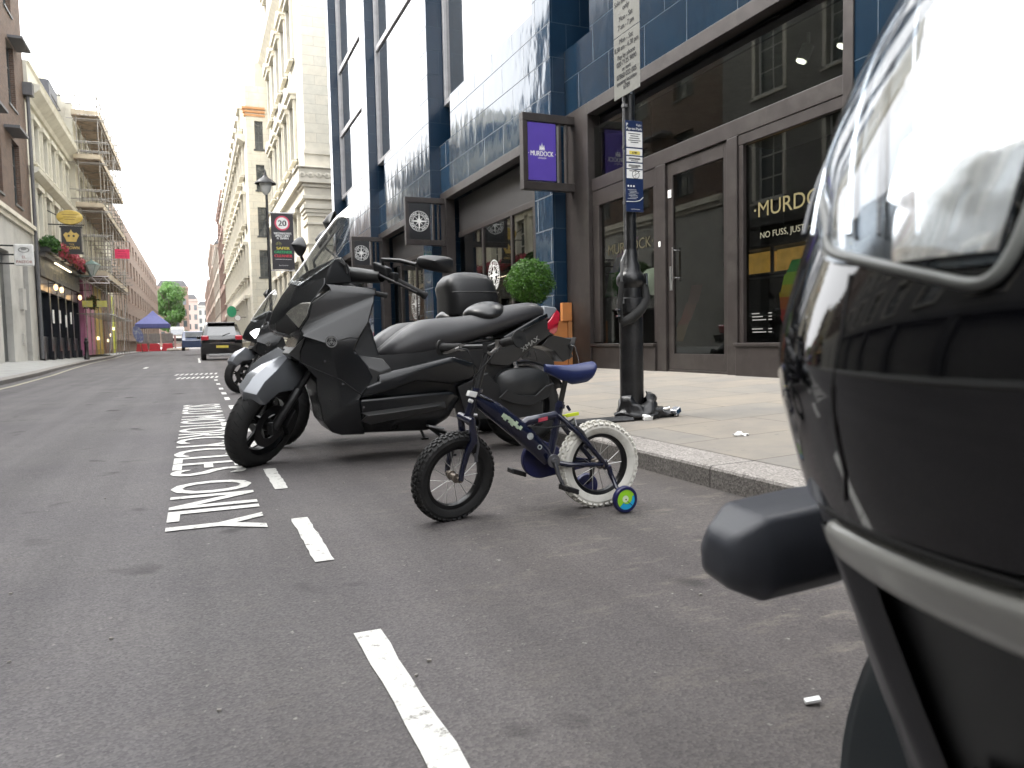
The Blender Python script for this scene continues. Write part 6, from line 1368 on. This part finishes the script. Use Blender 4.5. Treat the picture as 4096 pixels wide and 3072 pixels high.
for a, b, x, h, mt, lb in rlist:
    t = thing('terrace_building', (x, (a+b)/2, .5), lb, 'building'); n = int((b-a)/3.2)
    nf = int((h-4)/3.2); fl = [(.3, 1.2, 3.4, 4.2)]+[(4.2+3.1*k, 4.9+3.1*k, 6.7+3.1*k, 7.3+3.1*k) for k in range(nf)]
    facade(t, 1, x, a, b, .2, fl, n, 1.3, mt, M_WIND, surround=(mt, .10), rec=.2)
    zt = fl[-1][3]; cornice(t, 1, x, a, b, zt-.3, [(.1, 0), (.3, .25), (.3, .45), (.05, .5)], mt)
    m = MB(); m.prism([(x+.3, zt+.2), (x+1.6, zt+2.0), (x+8, zt+2.0), (x+8, zt+.2)], a+.2, b-.2, 'Y'); m.box(x+2, a+2, zt+2, x+3.5, a+3, zt+3.6); m.box(x+2, b-4, zt+2, x+3.5, b-3, zt+3.6); m.build('roof', M_LEAD, t)
# --- far end of the street
for (x0, x1, Y, h, mt, lb) in ((-9.0, -1.2, 225, 17.0, M_BRICKR, 'brick building closing the street beyond the tree'), (-2.4, 1.4, 260, 15.5, mat('far_pink_stone', (.42, .33, .29), .8), 'pinkish building closing the view just right of the brick one'), (1.2, 5.5, 300, 15.5, M_GREYR, 'small grey building at the very end of the street')):
    t = thing('end_building', ((x0+x1)/2, Y, .5), lb, 'building')
    m = MB(); m.box(x0, Y, .5, x1, Y+8, h); m.box(x0-.2, Y-.3, h-.6, x1+.2, Y+8, h-.2); m.build('wall', mt, t)
    k = x0+.6; first = None
    while k < x1-1:
        for z in range(3, int(h)-2, 3):
            if first is None: m = MB(); m.box(k, Y-.06, z, k+.9, Y-.01, z+1.7); first = (m.build('window', M_PANE, t), k, z)
            else: c = copy_tree(first[0], t); c.location = (k-first[1], 0, z-first[2])
        k += 1.9
    m = MB(); m.prism([(x0, h), (x0+1, h+1.6), (x1-1, h+1.6), (x1, h)], Y+.5, Y+7, 'Y'); m.build('roof', M_LEAD, t)
# ------------------------------------------------------------------ street lamp and speed banner on the right
t = thing('street_lamp', (2.42, 26, .12), 'tall black street lamp post with a wide domed head on the right kerb', 'street lamp')
m = MB(); m.lathe([(0, .11), (.13, .11), (.13, .9), (.09, 1.0), (.07, 1.1), (.055, 1.2), (.04, 5.55), (.03, 5.6)], 18, (2.36, 26, 0)); m.build('post', M_POLE, t, smooth=40)
m = MB(); m.lathe([(.05, 5.58), (.16, 5.72), (.20, 5.95), (.18, 5.97)], 16, (2.34, 26, 0)); m.build('lamp_glass', mat('lamp_globe', (.55, .55, .52), .15, spec=.8), t, smooth=50)
m = MB(); m.lathe([(.34, 5.93), (.33, 5.97), (.22, 6.06), (.10, 6.14), (.05, 6.22), (.03, 6.36), (0, 6.42)], 22, (2.34, 26, 0)); m.build('lamp_cap', M_BLACKPL, t, smooth=40)
t = thing('speed_banner', (2.8, 26, 4.1), 'dark banner on the lamp post with a 20 roundel and SAFER GREENER CLEANER', 'banner')
M_BAN = mat('banner_grey', (.030, .027, .032), .6)
m = MB(); m.box(2.46, 25.985, 3.16, 3.17, 25.995, 5.0); m.build('cloth', M_BAN, t)
m = MB(); m.bar((2.36, 26, 5.02), (3.2, 26, 5.02), .03); m.bar((2.36, 26, 3.13), (3.2, 26, 3.13), .03); m.build('arm', M_STEEL, t)
y = 25.98; U, V_ = (1, 0, 0), (0, 0, 1); cx = 2.815
q = MB(); disc(q, (cx, y, 4.68), U, V_, .24, 32); q.build('roundel_red', mat('roundel_red', (.60, .06, .12), .5), t, fixn=False)
q = MB(); disc(q, (cx, y-.002, 4.68), U, V_, .19, 32); lettering(q, "WESTMINSTER'S", (cx, y, 4.345), U, V_, .065, width=.56, bold=.003); lettering(q, 'SPEED LIMIT', (cx, y, 4.265), U, V_, .065, width=.46, bold=.003); lettering(q, 'IS 20MPH', (cx, y, 4.185), U, V_, .065, width=.36, bold=.003)
q.box(cx-.26, y-.002, 3.49, cx+.26, y-.001, 3.50); lettering(q, 'City of Westminster', (cx, y, 3.30), U, V_, .03, width=.3); q.build('white_lettering', M_WHITEP, t, fixn=False)
q = MB(); lettering(q, '20', (cx, y-.004, 4.68), U, V_, .18, width=.25, bold=.008); q.build('number', M_BLACKP, t, fixn=False)
for txt, z, c in (('SAFER', 3.86, (.6, .5, .08)), ('GREENER', 3.735, (.03, .35, .12)), ('CLEANER', 3.61, (.6, .04, .06))):
    q = MB(); lettering(q, txt, (cx, y, z), U, V_, .085, width=.42 if txt == 'SAFER' else .56, bold=.006); q.build('word', mat('word_'+txt.lower(), c, .5), t, fixn=False)
q = MB(); disc(q, (2.63, y, 4.0), U, V_, .04, 14, .03); disc(q, (2.73, y, 4.0), U, V_, .04, 14, .03); q.tube([(2.63, y, 4.0), (2.66, y, 4.06), (2.71, y, 4.06), (2.73, y, 4.0)], .006, 4); q.build('bicycle_pictogram', mat('picto_yellow', (.3, .3, .08), .5), t, fixn=False)
# green and white projecting discs on the far right facades
t = thing('green_sign', (2.9, 60, 3), 'round green projecting sign on the right beyond the parked black car', 'sign')
m = MB(); m.lathe([(0, -.03), (.34, -.03), (.34, .03), (0, .03)], 24, (2.62, 60, 3.2), 'Y'); m.v = [(x, y, 3.2+(z-3.2)*1.25) for x, y, z in m.v]; m.build('board', mat('green_sign_board', (.02, .32, .14), .4), t); m = MB(); m.bar((2.9, 60.05, 3.3), (3.3, 60.05, 3.3), .05); m.build('bracket', M_BLACKPL, t)
t = thing('white_sign', (2.8, 52, 2.4), 'small round white projecting sign just under the green one', 'sign')
m = MB(); m.lathe([(0, -.02), (.22, -.02), (.22, .02), (0, .02)], 24, (2.62, 52, 2.45), 'Y'); m.build('board', M_WHITEP, t)
m = MB(); disc(m, (2.62, 51.97, 2.45), U, V_, .21, 24, .18); m.build('ring', mat('brown_ring', (.2, .1, .07), .5), t, fixn=False); m = MB(); m.bar((2.75, 52.05, 2.5), (3.3, 52.05, 2.5), .04); m.build('bracket', M_BLACKPL, t)
# ------------------------------------------------------------------ cars
M_CARB = mat('black_car_paint', (.004, .004, .0045), .12, 0, coat=1, var=.1)
M_CARG = mat('car_glass', (.02, .022, .024), .04, 0, spec=1, coat=1)
def carbody(t, prof, hw, y_of, mt, name='body', tumble=.14, zbelt=1.0, bevel=.05):
    """prof: side outline (length, height); widths narrow above the belt"""
    m = MB(); n = len(prof)
    def W(z): return hw if z <= zbelt else hw-tumble*(z-zbelt)/.7
    vs = [(-W(z), y, z) for y, z in prof]+[(W(z), y, z) for y, z in prof]
    m.add(vs, [tuple(range(n)), tuple(range(2*n-1, n-1, -1))]+[(i, i+n, (i+1) % n+n, (i+1) % n) for i in range(n)])
    return xform(m, y_of).build(name, mt, t, bevel=bevel, seg=3, smooth=40)
def wheel(t, Mx, x, y, r, name='wheel'):
    m = MB(); m.lathe([(r*.62, -.10), (r*.9, -.11), (r, -.08), (r, .08), (r*.9, .11), (r*.62, .10)], 28, (x, y, r), 'X'); w_ = xform(m, Mx).build(name, M_TYRE, t, smooth=40)
    m = MB(); m.lathe([(0, -.06), (r*.62, -.09), (r*.62, .09), (0, .06)], 20, (x, y, r), 'X'); xform(m, Mx).build('rim', M_ALU, w_, smooth=40)
t = thing('parked_car', (1.18, 38, 0), 'black five door hatchback parked in the bay beyond the scooters, seen from behind', 'car')
Mc = WORLD[t.name]
# local: y forward (away from the camera), rear at y = 0
prof = [(.05, .30), (.0, .45), (.0, 1.02), (.06, 1.12), (.55, 1.72), (.9, 1.80), (2.2, 1.80), (3.2, 1.15), (4.2, 1.0), (4.45, .75), (4.45, .30)]
cbod = carbody(t, prof, .92, Mc, M_CARB, zbelt=1.0, tumble=.20)
def onc(name, pts, mt, par=t, thick=None):
    m = MB(); m.add([Mc @ Vector(p) for p in pts], [tuple(range(len(pts)))]); return m.build(name, mt, par, fixn=False)
def hatch(x, z, d=.012):                  # point on the sloping hatch
    return (x, .06+(z-1.12)*.49/.60-d, z)
onc('rear_window', [hatch(-.66, 1.16), hatch(.66, 1.16), hatch(.58, 1.62), hatch(-.58, 1.62)], M_CARG)
m = MB(); m.box(-.62, .40, 1.74, .62, .66, 1.80); xform(m, Mc).build('roof_spoiler', M_CARB, t, bevel=.02)
for s in (-1, 1):
    m = MB(); m.box(min(s*.91, s*.58), -.02, .94, max(s*.91, s*.58), .16, 1.17); xform(m, Mc).build('tail_light', M_RED, t, bevel=.05, seg=3)
    m = MB(); m.box(min(s*.93, s*1.10), 2.55, 1.02, max(s*.93, s*1.10), 2.65, 1.18); xform(m, Mc).build('wing_mirror', M_CARB, t, bevel=.03)
    wheel(t, Mc, s*.82, .95, .34); wheel(t, Mc, s*.82, 3.6, .34)
m = MB(); m.box(-.27, -.03, .58, .27, -.012, .70); xform(m, Mc).build('number_plate', mat('yellow_plate', (.55, .45, .06), .4), t)
m = MB(); m.box(-.55, -.02, .80, .55, -.004, .83); xform(m, Mc).build('boot_trim', M_CHROME, t); m = MB(); m.box(-.62, -.03, .18, .80, .1, .30); xform(m, Mc).build('bumper_sill', mat('silver_sill', (.35, .35, .35), .3, .5), t, bevel=.02)
m = MB(); m.tube([hatch(0, 1.15, .03), hatch(.36, 1.28, .03)], .012, 5); xform(m, Mc).build('wiper', M_BLACKPL, t)
t = thing('parked_car', (1.25, 56, .2), 'blue and white car parked far down the street ahead of the black hatchback', 'car'); Mc2 = WORLD[t.name]
carbody(t, [(.05, .25), (0, .8), (.35, 1.0), (.8, 1.5), (2.3, 1.5), (3.1, 1.0), (4.1, .85), (4.2, .25)], .88, Mc2, mat('blue_car_paint', (.05, .075, .16), .2, coat=1)); m = MB(); m.box(-.62, .3, 1.05, .62, .58, 1.42); xform(m, Mc2).build('rear_window', mat('bright_glass', (.35, .38, .42), .05, coat=1), t)
for s in (-1, 1): wheel(t, Mc2, s*.8, .8, .31); wheel(t, Mc2, s*.8, 3.3, .31)
t.location = (-.05, 62, .33)
t = thing('white_van', (-1.9, 96, .75), 'white van coming up the far end of the street beside the gazebo', 'van'); Mv = WORLD[t.name]
carbody(t, [(0, .3), (-.05, .9), (.75, 1.15), (1.3, 2.0), (1.8, 2.25), (5.3, 2.25), (5.3, .3)], .95, Mv, mat('white_van_paint', (.62, .60, .54), .3, coat=.6), tumble=.12)
m = MB(); m.add([Mv @ Vector(p) for p in ((-.75, .80, 1.28), (.75, .80, 1.28), (.66, 1.22, 1.92), (-.66, 1.22, 1.92))], [(0, 1, 2, 3)]); m.v = [(x, y-.05, z+.03) for x, y, z in m.v]; m.build('windscreen', mat('bright_glass', (.35, .38, .42), .05, coat=1), t, fixn=False)
m = MB(); m.box(-.6, -.08, .55, .6, -.052, .9); xform(m, Mv).build('grille', M_BLACKPL, t)
for s in (-1, 1):
    m = MB(); m.box(min(s*.62, s*.9), -.09, .75, max(s*.62, s*.9), -.04, .95); xform(m, Mv).build('headlight', mat('van_lamp', (1, .9, .75), .2, emit=2.2), t); wheel(t, Mv, s*.85, .9, .34); wheel(t, Mv, s*.85, 4.3, .34)
# ------------------------------------------------------------------ gazebo, barriers, bollard
t = thing('gazebo', (-3.2, 70, .4), 'blue pop up gazebo over the road works at the left kerb', 'gazebo')
x0, x1, y0, y1 = -4.5, -1.9, 69, 72
m = MB(); ax_, ay_ = (x0+x1)/2, (y0+y1)/2
m.add([(x0, y0, 2.6), (x1, y0, 2.6), (x1, y1, 2.6), (x0, y1, 2.6), (x0, y0, 2.28), (x1, y0, 2.28), (x1, y1, 2.28), (x0, y1, 2.28), (ax_, ay_, 3.75)] + [((x0+x1)/2+sx*.45, (y0+y1)/2+sy*.5, 3.30) for sx, sy in ((-1, -1), (1, -1), (1, 1), (-1, 1))],
      [(0, 1, 5, 4), (1, 2, 6, 5), (2, 3, 7, 6), (3, 0, 4, 7), (0, 1, 10, 9), (1, 2, 11, 10), (2, 3, 12, 11), (3, 0, 9, 12), (9, 10, 8), (10, 11, 8), (11, 12, 8), (12, 9, 8)]); m.build('canopy', mat('blue_canopy', (.09, .10, .30), .6), t, solid=.01)
for x, y in ((x0+.05, y0+.05), (x1-.05, y0+.05), (x1-.05, y1-.05), (x0+.05, y1-.05)): m = MB(); m.tube([(x, y, .35), (x, y, 2.5)], .03, 6); m.build('leg', M_STEEL, t)
for k in range(3):
    t = thing('barrier', (-4.2+.95*k, 66.5, .35), ['red plastic road barrier in front of the gazebo, left one', 'red plastic road barrier in front of the gazebo, middle one', 'red plastic road barrier in front of the gazebo, right one'][k], 'barrier', 'road barriers by the gazebo')
    m = MB(); xa = -4.35+.92*k; m.prism([(xa, .34), (xa+.9, .34), (xa+.84, .62), (xa+.80, .95), (xa+.10, .95), (xa+.06, .62)], 66.4, 66.65, 'Y'); m.build('base', mat('red_plastic', (.55, .03, .05), .4), t, bevel=.03)
    m = MB(); m.box(xa+.02, 66.5, .97, xa+.88, 66.54, 1.75); m.build('mesh_panel', mat('grey_mesh', (.22, .20, .20), .6, dirt=(.12, .1, .1)), t)
    if k == 2: m = MB(); m.box(xa+.95, 66.3, .34, xa+1.1, 66.45, 1.6); m.build('post', mat('striped_post', (.45, .25, .25), .5), t)
t = thing('flag_banner', (-4.6, 65.8, .35), 'leaning blue and white oval banner beside the gazebo', 'banner')
m = MB(); m.lathe([(0, -.02), (.34, -.02), (.34, .02), (0, .02)], 24, (0, 0, 0), 'Y'); m.v = [(x*1.0-4.1+.45*z*-1, y+65.8, z*2.0+1.7) for x, y, z in m.v]; m.build('cloth', mat('blue_banner', (.12, .14, .33), .6, dirt=(.5, .5, .55)), t)
m = MB(); m.tube([(-3.85, 65.85, .3), (-4.0, 65.85, 1.2)], .03, 6); m.build('pole', M_STEEL, t)
for k in range(4):
    t = thing('cable_drum', (-1.7+.3*k, 66+1.5*k, .35), ['pale sandbag lying by the right end of the barriers, nearest one', 'pale sandbag by the barriers, second one', 'pale sandbag by the barriers, third one', 'pale sandbag by the barriers, farthest one'][k], 'sandbag', 'sandbags by the road works'); t.name = 'sandbag'
    WORLD['sandbag' if k == 0 else t.name] = WORLD[t.name] if t.name in WORLD else Matrix.Translation(Vector((-1.7+.3*k, 66+1.5*k, .35)))
    m = MB(); m.lathe([(0, -.10), (.25, -.09), (.33, 0), (.25, .12), (0, .15)], 14, (0, 0, 0)); m.v = [(x*1.2-1.75+.3*k, y*.8+66+1.5*k, z+.42) for x, y, z in m.v]; m.build('bag', mat('sandbag', (.55, .48, .42), .8), t, smooth=50)
t = thing('bollard', (-3.95, 31, .12), 'dark cast iron bollard on the left kerb beyond the pub', 'bollard')
t.location = (-4.95, 44, .12); WORLD[t.name] = Matrix.Translation(Vector((-4.95, 44, .12)))
m = MB(); m.lathe([(0, 0), (.13, 0), (.13, .12), (.10, .16), (.085, .8), (.11, .84), (.11, .9), (.06, .98), (.08, 1.06), (0, 1.14)], 16, (-5.15, 44, .12)); m.build('post', M_POLE, t, smooth=40)
# ------------------------------------------------------------------ tree
t = thing('street_tree', (-4.6, 176, .6), 'leafy green plane tree on the left side at the far end of the street', 'tree')
m = MB(); m.tube([(-4.6, 176, .3), (-4.5, 176, 3), (-4.7, 176, 6), (-4.4, 176, 10)], [.35, .28, .22, .10], 10)
rn = random.Random(2)
for k in range(9):
    a = rn.uniform(0, 2*PI); z = 4+k*.7; m.tube([(-4.6, 176, z), (-4.6+1.6*math.cos(a), 176+1.6*math.sin(a), z+1.6), (-4.6+3*math.cos(a), 176+3*math.sin(a), z+3.4)], [.14, .09, .04], 7)
m.build('trunk', mat('bark', (.08, .06, .045), .9), t, smooth=50)
cr_ = MB()
for k in range(32):
    a = rn.uniform(0, 2*PI); z = rn.uniform(3.0, 14.2); rad = 3.4*math.sin(min(1, (16.4-z)/7)*PI/2)*rn.uniform(.3, 1)
    b = leafball((-4.4+rad*math.cos(a)*.85, 176+rad*math.sin(a), z), rn.uniform(1.0, 1.7), 420, .42, (1, 1, .8), 50+k, .4, .2); cr_.add(b.v, b.f)
cr_.build('crown', leafmat('plane_leaves', (.04, .10, .02), (.075, .18, .032), (.16, .32, .07)), t, fixn=False)
# ------------------------------------------------------------------ litter specks on the road
rn = random.Random(11)
m = MB()
for k in range(90):
    y = rn.uniform(.9, 9)**1.0; x = rn.uniform(-2.5, 2.1); s = rn.uniform(.0015, .005); a = rn.uniform(0, PI)
    m.obox((x, y, .004), (s*math.cos(a), s*math.sin(a), 0), (-s*.6*math.sin(a), s*.6*math.cos(a), 0), (0, 0, s*.4))
tag(m.build('grit', mat('pale_grit', (.24, .225, .20), .8), None), 'scattered pale grit and chips on the asphalt', 'grit', kind='stuff')
# ------------------------------------------------------------------ the close scooter at the right edge, nose to the road
t = thing('black_motorcycle', (.75, .27, 0), 'glossy black motorcycle nose close up at the right edge with a clear headlamp', 'motorcycle')
YC, AA, BB = .27, .22, .26
TB = sorted([(1.25, .68), (1.12, .60), (.991, .507), (.923, .458), (.863, .422), (.828, .404), (.793, .387), (.759, .373), (.725, .359), (.696, .351), (.671, .348), (.645, .354), (.611, .366), (.571, .381), (.52, .403), (.468, .425), (.413, .447), (.353, .476), (.292, .500), (.20, .56)])
def Xn(z):
    if z <= TB[0][0]: return TB[0][1]
    for (a, x), (b, y) in zip(TB, TB[1:]):
        if z <= b: return x+(y-x)*(z-a)/(b-a)
    return TB[-1][1]
def S(ang, z, off=0):
    """point on the nose at bearing ang (0 = towards the road, + = down the street) and height z"""
    a = R(ang); k = 0
    xn = (Xn(z-.02)+2*Xn(z)+Xn(z+.02))/4
    if abs(ang) <= 90: p = Vector((xn+AA-AA*math.cos(a), YC+BB*math.sin(a), z)); n = Vector((-math.cos(a)/AA, math.sin(a)/BB, 0)).normalized()
    else: p = Vector((xn+AA+(abs(ang)-90)/90*.6, YC+math.copysign(BB, ang), z)); n = Vector((0, math.copysign(1, ang), 0))
    return p+n*off
M_GLOSS = mat('gloss_black_fairing', (.0025, .0025, .0035), .05, 0, coat=.25, var=.05, coatr=.02)
M_GTRIM = mat('satin_grey_trim', (.36, .36, .335), .35, 0, var=.05, coat=.2)
M_DKPL = mat('dark_inner_plastic', (.012, .013, .014), .5)
m = MB(); m.grid(lambda u, v: S(-150+300*u, .575+(1.14-.575)*v), 96, 60)
m.add([S(-150+300*k/96, 1.14) for k in range(97)], [tuple(range(97))])
m.build('upper_fairing', M_GLOSS, t, smooth=60)
# lower cowl: dark recessed intake
m = MB(); m.grid(lambda u, v: S(-150+300*u, .27+(.57-.27)*v, -.022), 80, 24); m.add([S(-150+300*k/80, .57, -.022) for k in range(81)], [tuple(range(81))]); m.add([S(-150+300*k/80, .27, -.022) for k in range(81)], [tuple(range(81))])
m.build('air_intake', M_DKPL, t, smooth=60)
m = MB()
for k in range(5):
    z0 = .50-.05*k; m.tube([S(-70+12*j, z0-.016*j*.9, -.012) for j in range(8)], .007, 6)
m.build('intake_fin', M_DKPL, t, smooth=50)
# grey trim: bar across the top of the intake, and the leg down its far side
def ribbonS(path, w, off0, off1, n=8):
    """raised band following the nose; path of (ang, z, half width in z)"""
    m = MB(); rows = []
    for (a0, z0, a1, z1) in path:
        row = []
        for j in range(n+1):
            f = j/n; e = min(1, 6*min(f, 1-f)); row.append(S(a0+(a1-a0)*f, z0+(z1-z0)*f, off0+(off1-off0)*e))
        rows.append(row)
    vs = [p for r_ in rows for p in r_]; k = n+1
    m.add(vs, [(i*k+j, i*k+j+1, (i+1)*k+j+1, (i+1)*k+j) for i in range(len(rows)-1) for j in range(n)])
    return m
path = [(31, .560, 31, .545), (30, .570, 29.0, .534)]+[(28-4*k, .571-.0006*k, 27-4.2*k, .530-.0012*min(k, 12)-.0004*k) for k in range(0, 36)]
m = ribbonS(path, 0, -.012, .006); m.build('trim_bar', M_GTRIM, t, smooth=60)
path = [(33.5, .562, 29, .562), (33, .550, 28.0, .548), (32.5, .535, 26.8, .533), (31.5, .50, 26.4, .50), (30, .45, 24.5, .45), (28.5, .39, 22.5, .39), (27.5, .33, 21, .33), (27, .275, 20.5, .275)]
m = ribbonS(path, 0, -.012, .005); m.build('trim_leg', mat('satin_black_trim', (.085, .085, .09), .35, .3), t, smooth=60)
# cowl on the far side of the leg
m = MB(); m.grid(lambda u, v: S(29+121*u, .27+(.572-.27)*v, -.004), 40, 20); m.build('side_cowl', mat('satin_black_trim', (.085, .085, .09), .35, .3), t, smooth=60)
m = MB(); m.tube([S(30-4*k, .5745-.0006*k, -.001) for k in range(0, 40)], .003, 8); m.build('shut_line', M_BLACKR, t, smooth=60)
m = MB(); m.tube([S(a, z, .0005) for a, z in ((17, .735), (16, .70), (17.5, .665), (18.3, .64), (19, .61), (21, .59))], .0012, 6); m.build('panel_gap', M_BLACKR, t, smooth=60)
# headlamp lens: rounded outline wrapped round the nose, in a grey seal
def outline(n=96):
    P = []                                     # closed path in (ang, z): lower edge, near side, top, far side
    ctrl = [(27, .768), (24.5, .756), (21, .7495), (15, .743), (8, .735), (2, .728), (-2.5, .7225), (-4.8, .7235), (-6.2, .732), (-7.0, .75), (-7, .78), (-6, .83), (-5, .90), (-4, .98), (-3, 1.05), (2, 1.10), (20, 1.12), (45, 1.11), (62, 1.08), (66, 1.0), (62, .94), (52, .87), (43, .825), (35, .795), (30, .780)]
    for i in range(len(ctrl)):
        p0, p1, p2, p3 = ctrl[i-1], ctrl[i], ctrl[(i+1) % len(ctrl)], ctrl[(i+2) % len(ctrl)]
        for j in range(5):
            f = j/5; P.append(tuple(.5*((2*p1[k])+(-p0[k]+p2[k])*f+(2*p0[k]-5*p1[k]+4*p2[k]-p3[k])*f*f+(-p0[k]+3*p1[k]-3*p2[k]+p3[k])*f**3) for k in (0, 1)))
    return P
OL = outline(); cen = (22, .92); NR = 22
m = MB(); vs = []
for j in range(NR+1):
    f = 1-j/NR
    for (a, z) in OL: vs.append(S(cen[0]+(a-cen[0])*f, cen[1]+(z-cen[1])*f, .010*math.sin(min(1, (1-f)*4)*PI/2)+.002))
n = len(OL); m.add(vs, [(j*n+k, j*n+(k+1) % n, (j+1)*n+(k+1) % n, (j+1)*n+k) for j in range(NR) for k in range(n)])
m.v = [tuple(p) for p in m.v]
lens = m.build('headlight_lens', glassmat('lamp_lens', (.92, .94, .95), 1.0), t, smooth=80)
# inside the lamp: near-side mirror bowl added for the lens's white sky reflection, dark ribbed surround towards the far side
def inner(a_lo, a_hi, off, z_lo=.735, z_hi=1.09):
    m = MB()
    def zl(a): return .732+.0006*max(0, a)+ (.0016*max(0, a-24)**1.25)
    m.grid(lambda u, v: S(a_lo+(a_hi-a_lo)*u, zl(a_lo+(a_hi-a_lo)*u)+(z_hi-zl(a_lo+(a_hi-a_lo)*u))*v, off), 24, 40); return m
inner(-5.5, 60, .0035, z_hi=1.08).build('lamp_housing', mat('lamp_housing', (.10, .115, .13), .12, .7, var=.5, scale=14), t, smooth=60)
m = MB()
def bowl(u, v):
    z = .738+.34*v; al = -5.2; ah = 8+17*v+1.3*math.sin(v*23)*(.3+v)+ (2.2 if int(v*9) % 2 else 0)
    return S(al+(ah-al)*u, z, .0055+.002*math.sin(PI*u))
m.grid(bowl, 24, 60); m.build('reflector', mat('sky_mirror', (.92, .93, .94), .10, 1, var=.02), t, smooth=60)
for k in range(6):
    m = MB(); m.tube([S(13+5.5*k+v*1.7*(1+.25*k)-(8-k)*math.cos(v*.22), .752+.024*v+.004*k, .0065) for v in range(13)], [.0010+.0006*(k % 3)]*13, 8)
    m.build('lamp_rib', mat('lamp_rib', (.75, .80, .85), .12, .9) if k % 2 == 0 else mat('lamp_rib_dark', (.03, .035, .045), .2), t, smooth=60)
m = MB(); m.tube([S(a, z, .003) for a, z in OL], .0034, 10, closed=True); m.build('lens_seal', mat('grey_seal', (.13, .135, .125), .35), t, smooth=60)
# far-side crash pad in grey rubber
m = MB()
for (x, k) in ((.735, .95), (.60, 1.0), (.505, .96), (.474, .62), (.466, .40)):
    c = Vector((x, .60+.12*(x-.47), .478-.012*(.7-x)))
    for dy, dz in ((-.050, .012), (-.036, .046), (.030, .052), (.052, .010), (.046, -.030), (-.030, -.043), (-.050, -.022)): m.v.append(tuple(c+Vector((0, dy*k, dz*k))))
for j in range(4):
    for i in range(7): m.f.append((j*7+i, j*7+(i+1) % 7, (j+1)*7+(i+1) % 7, (j+1)*7+i)); m.mi.append(0)
m.f.append(tuple(range(28, 35))); m.mi.append(0); m.f.append(tuple(range(7))); m.mi.append(0)
m.build('crash_pad', mat('slate_rubber', (.036, .039, .048), .45, var=.12, bump=.04, bscale=300), t, bevel=.012, seg=4, smooth=60)
m = MB(); m.tube([(.70, .50, .48), (.69, .60, .48)], .03, 12); m.build('pad_mount', M_BLACKPL, t)
# front wheel and mudguard low on the far side, side body behind
Mw = FR((.88, .50, .24), (0, 1, 0), (0, 0, 1))
m = lathe_x(tyre_prof(.25, .10, .055, 14), 56); wh = xform(m, Mw).build('front_wheel', M_TYRE, t, smooth=50)
m = lathe_x([(.165, -.03), (.15, -.035), (.13, -.02), (.13, .02), (.15, .035), (.165, .03)], 40); m.lathe([(0, -.04), (.04, -.04), (.04, .04), (0, .04)], 16, axis='X')
for k in range(5):
    a = 2*PI*k/5; m.bar((0, .03*math.cos(a), .03*math.sin(a)), (0, .14*math.cos(a), .14*math.sin(a)), .02, .03, up=(1, 0, 0))
xform(m, Mw).build('rim', M_RIMB, wh, smooth=40)
m = MB(); m.grid(lambda u, v: Vector((.88-.275*math.cos(R(-10)+R(150)*v), .50+.07*(2*u-1), .235+(.285-.05*abs(2*u-1)**2.5)*math.sin(R(-10)+R(150)*v)*1.0-.0)), 12, 24); m.build('mudguard', mat('slate_mudguard', (.022, .029, .034), .45), t, smooth=60, solid=.005)
m = MB(); m.tube([(.88, .43, .24), (.98, .43, .60)], .022, 10); m.tube([(.88, .57, .24), (.98, .57, .60)], .022, 10); m.build('fork', M_BLACKPL, t, smooth=50)
# body, saddle and rear wheel behind the nose (out of frame)
m = MB(); m.obox((1.35, .27, .55), (.45, 0, 0), (0, .17, 0), (0, 0, .20)); m.build('rear_body', M_GLOSS, t, bevel=.08, seg=4, smooth=50)
m = MB(); m.obox((1.55, .27, .80), (.42, 0, .02), (0, .15, 0), (0, 0, .06)); m.build('saddle', M_SEAT, t, bevel=.05, seg=4, smooth=50)
Mw = FR((1.95, .27, .27), (0, 1, 0), (0, 0, 1)); m = lathe_x(tyre_prof(.27, .10, .07, 14), 48); m.lathe([(0, -.05), (.17, -.04), (.17, .04), (0, .05)], 24, axis='X'); xform(m, Mw).build('rear_wheel', M_TYRE, t, smooth=50)
# ------------------------------------------------------------------ thin haze volume added for camera glare and far fading
m = MB(); m.box(-520, -220, -1.2, 520, 920, 36)
hz = m.build('haze', newmat('glare_haze')[0]); tag(hz, 'thin pale haze added as a glare veil over the far street', 'haze', kind='stuff')
hm = hz.data.materials[0]; hn = hm.node_tree; hn.nodes.clear()
ho = N(hn, 'OutputMaterial'); hv = N(hn, 'VolumePrincipled'); hv.inputs['Density'].default_value = .00016; hv.inputs['Color'].default_value = (.97, .97, .98, 1); hv.inputs['Anisotropy'].default_value = .2
hn.links.new(hv.outputs[0], ho.inputs['Volume'])
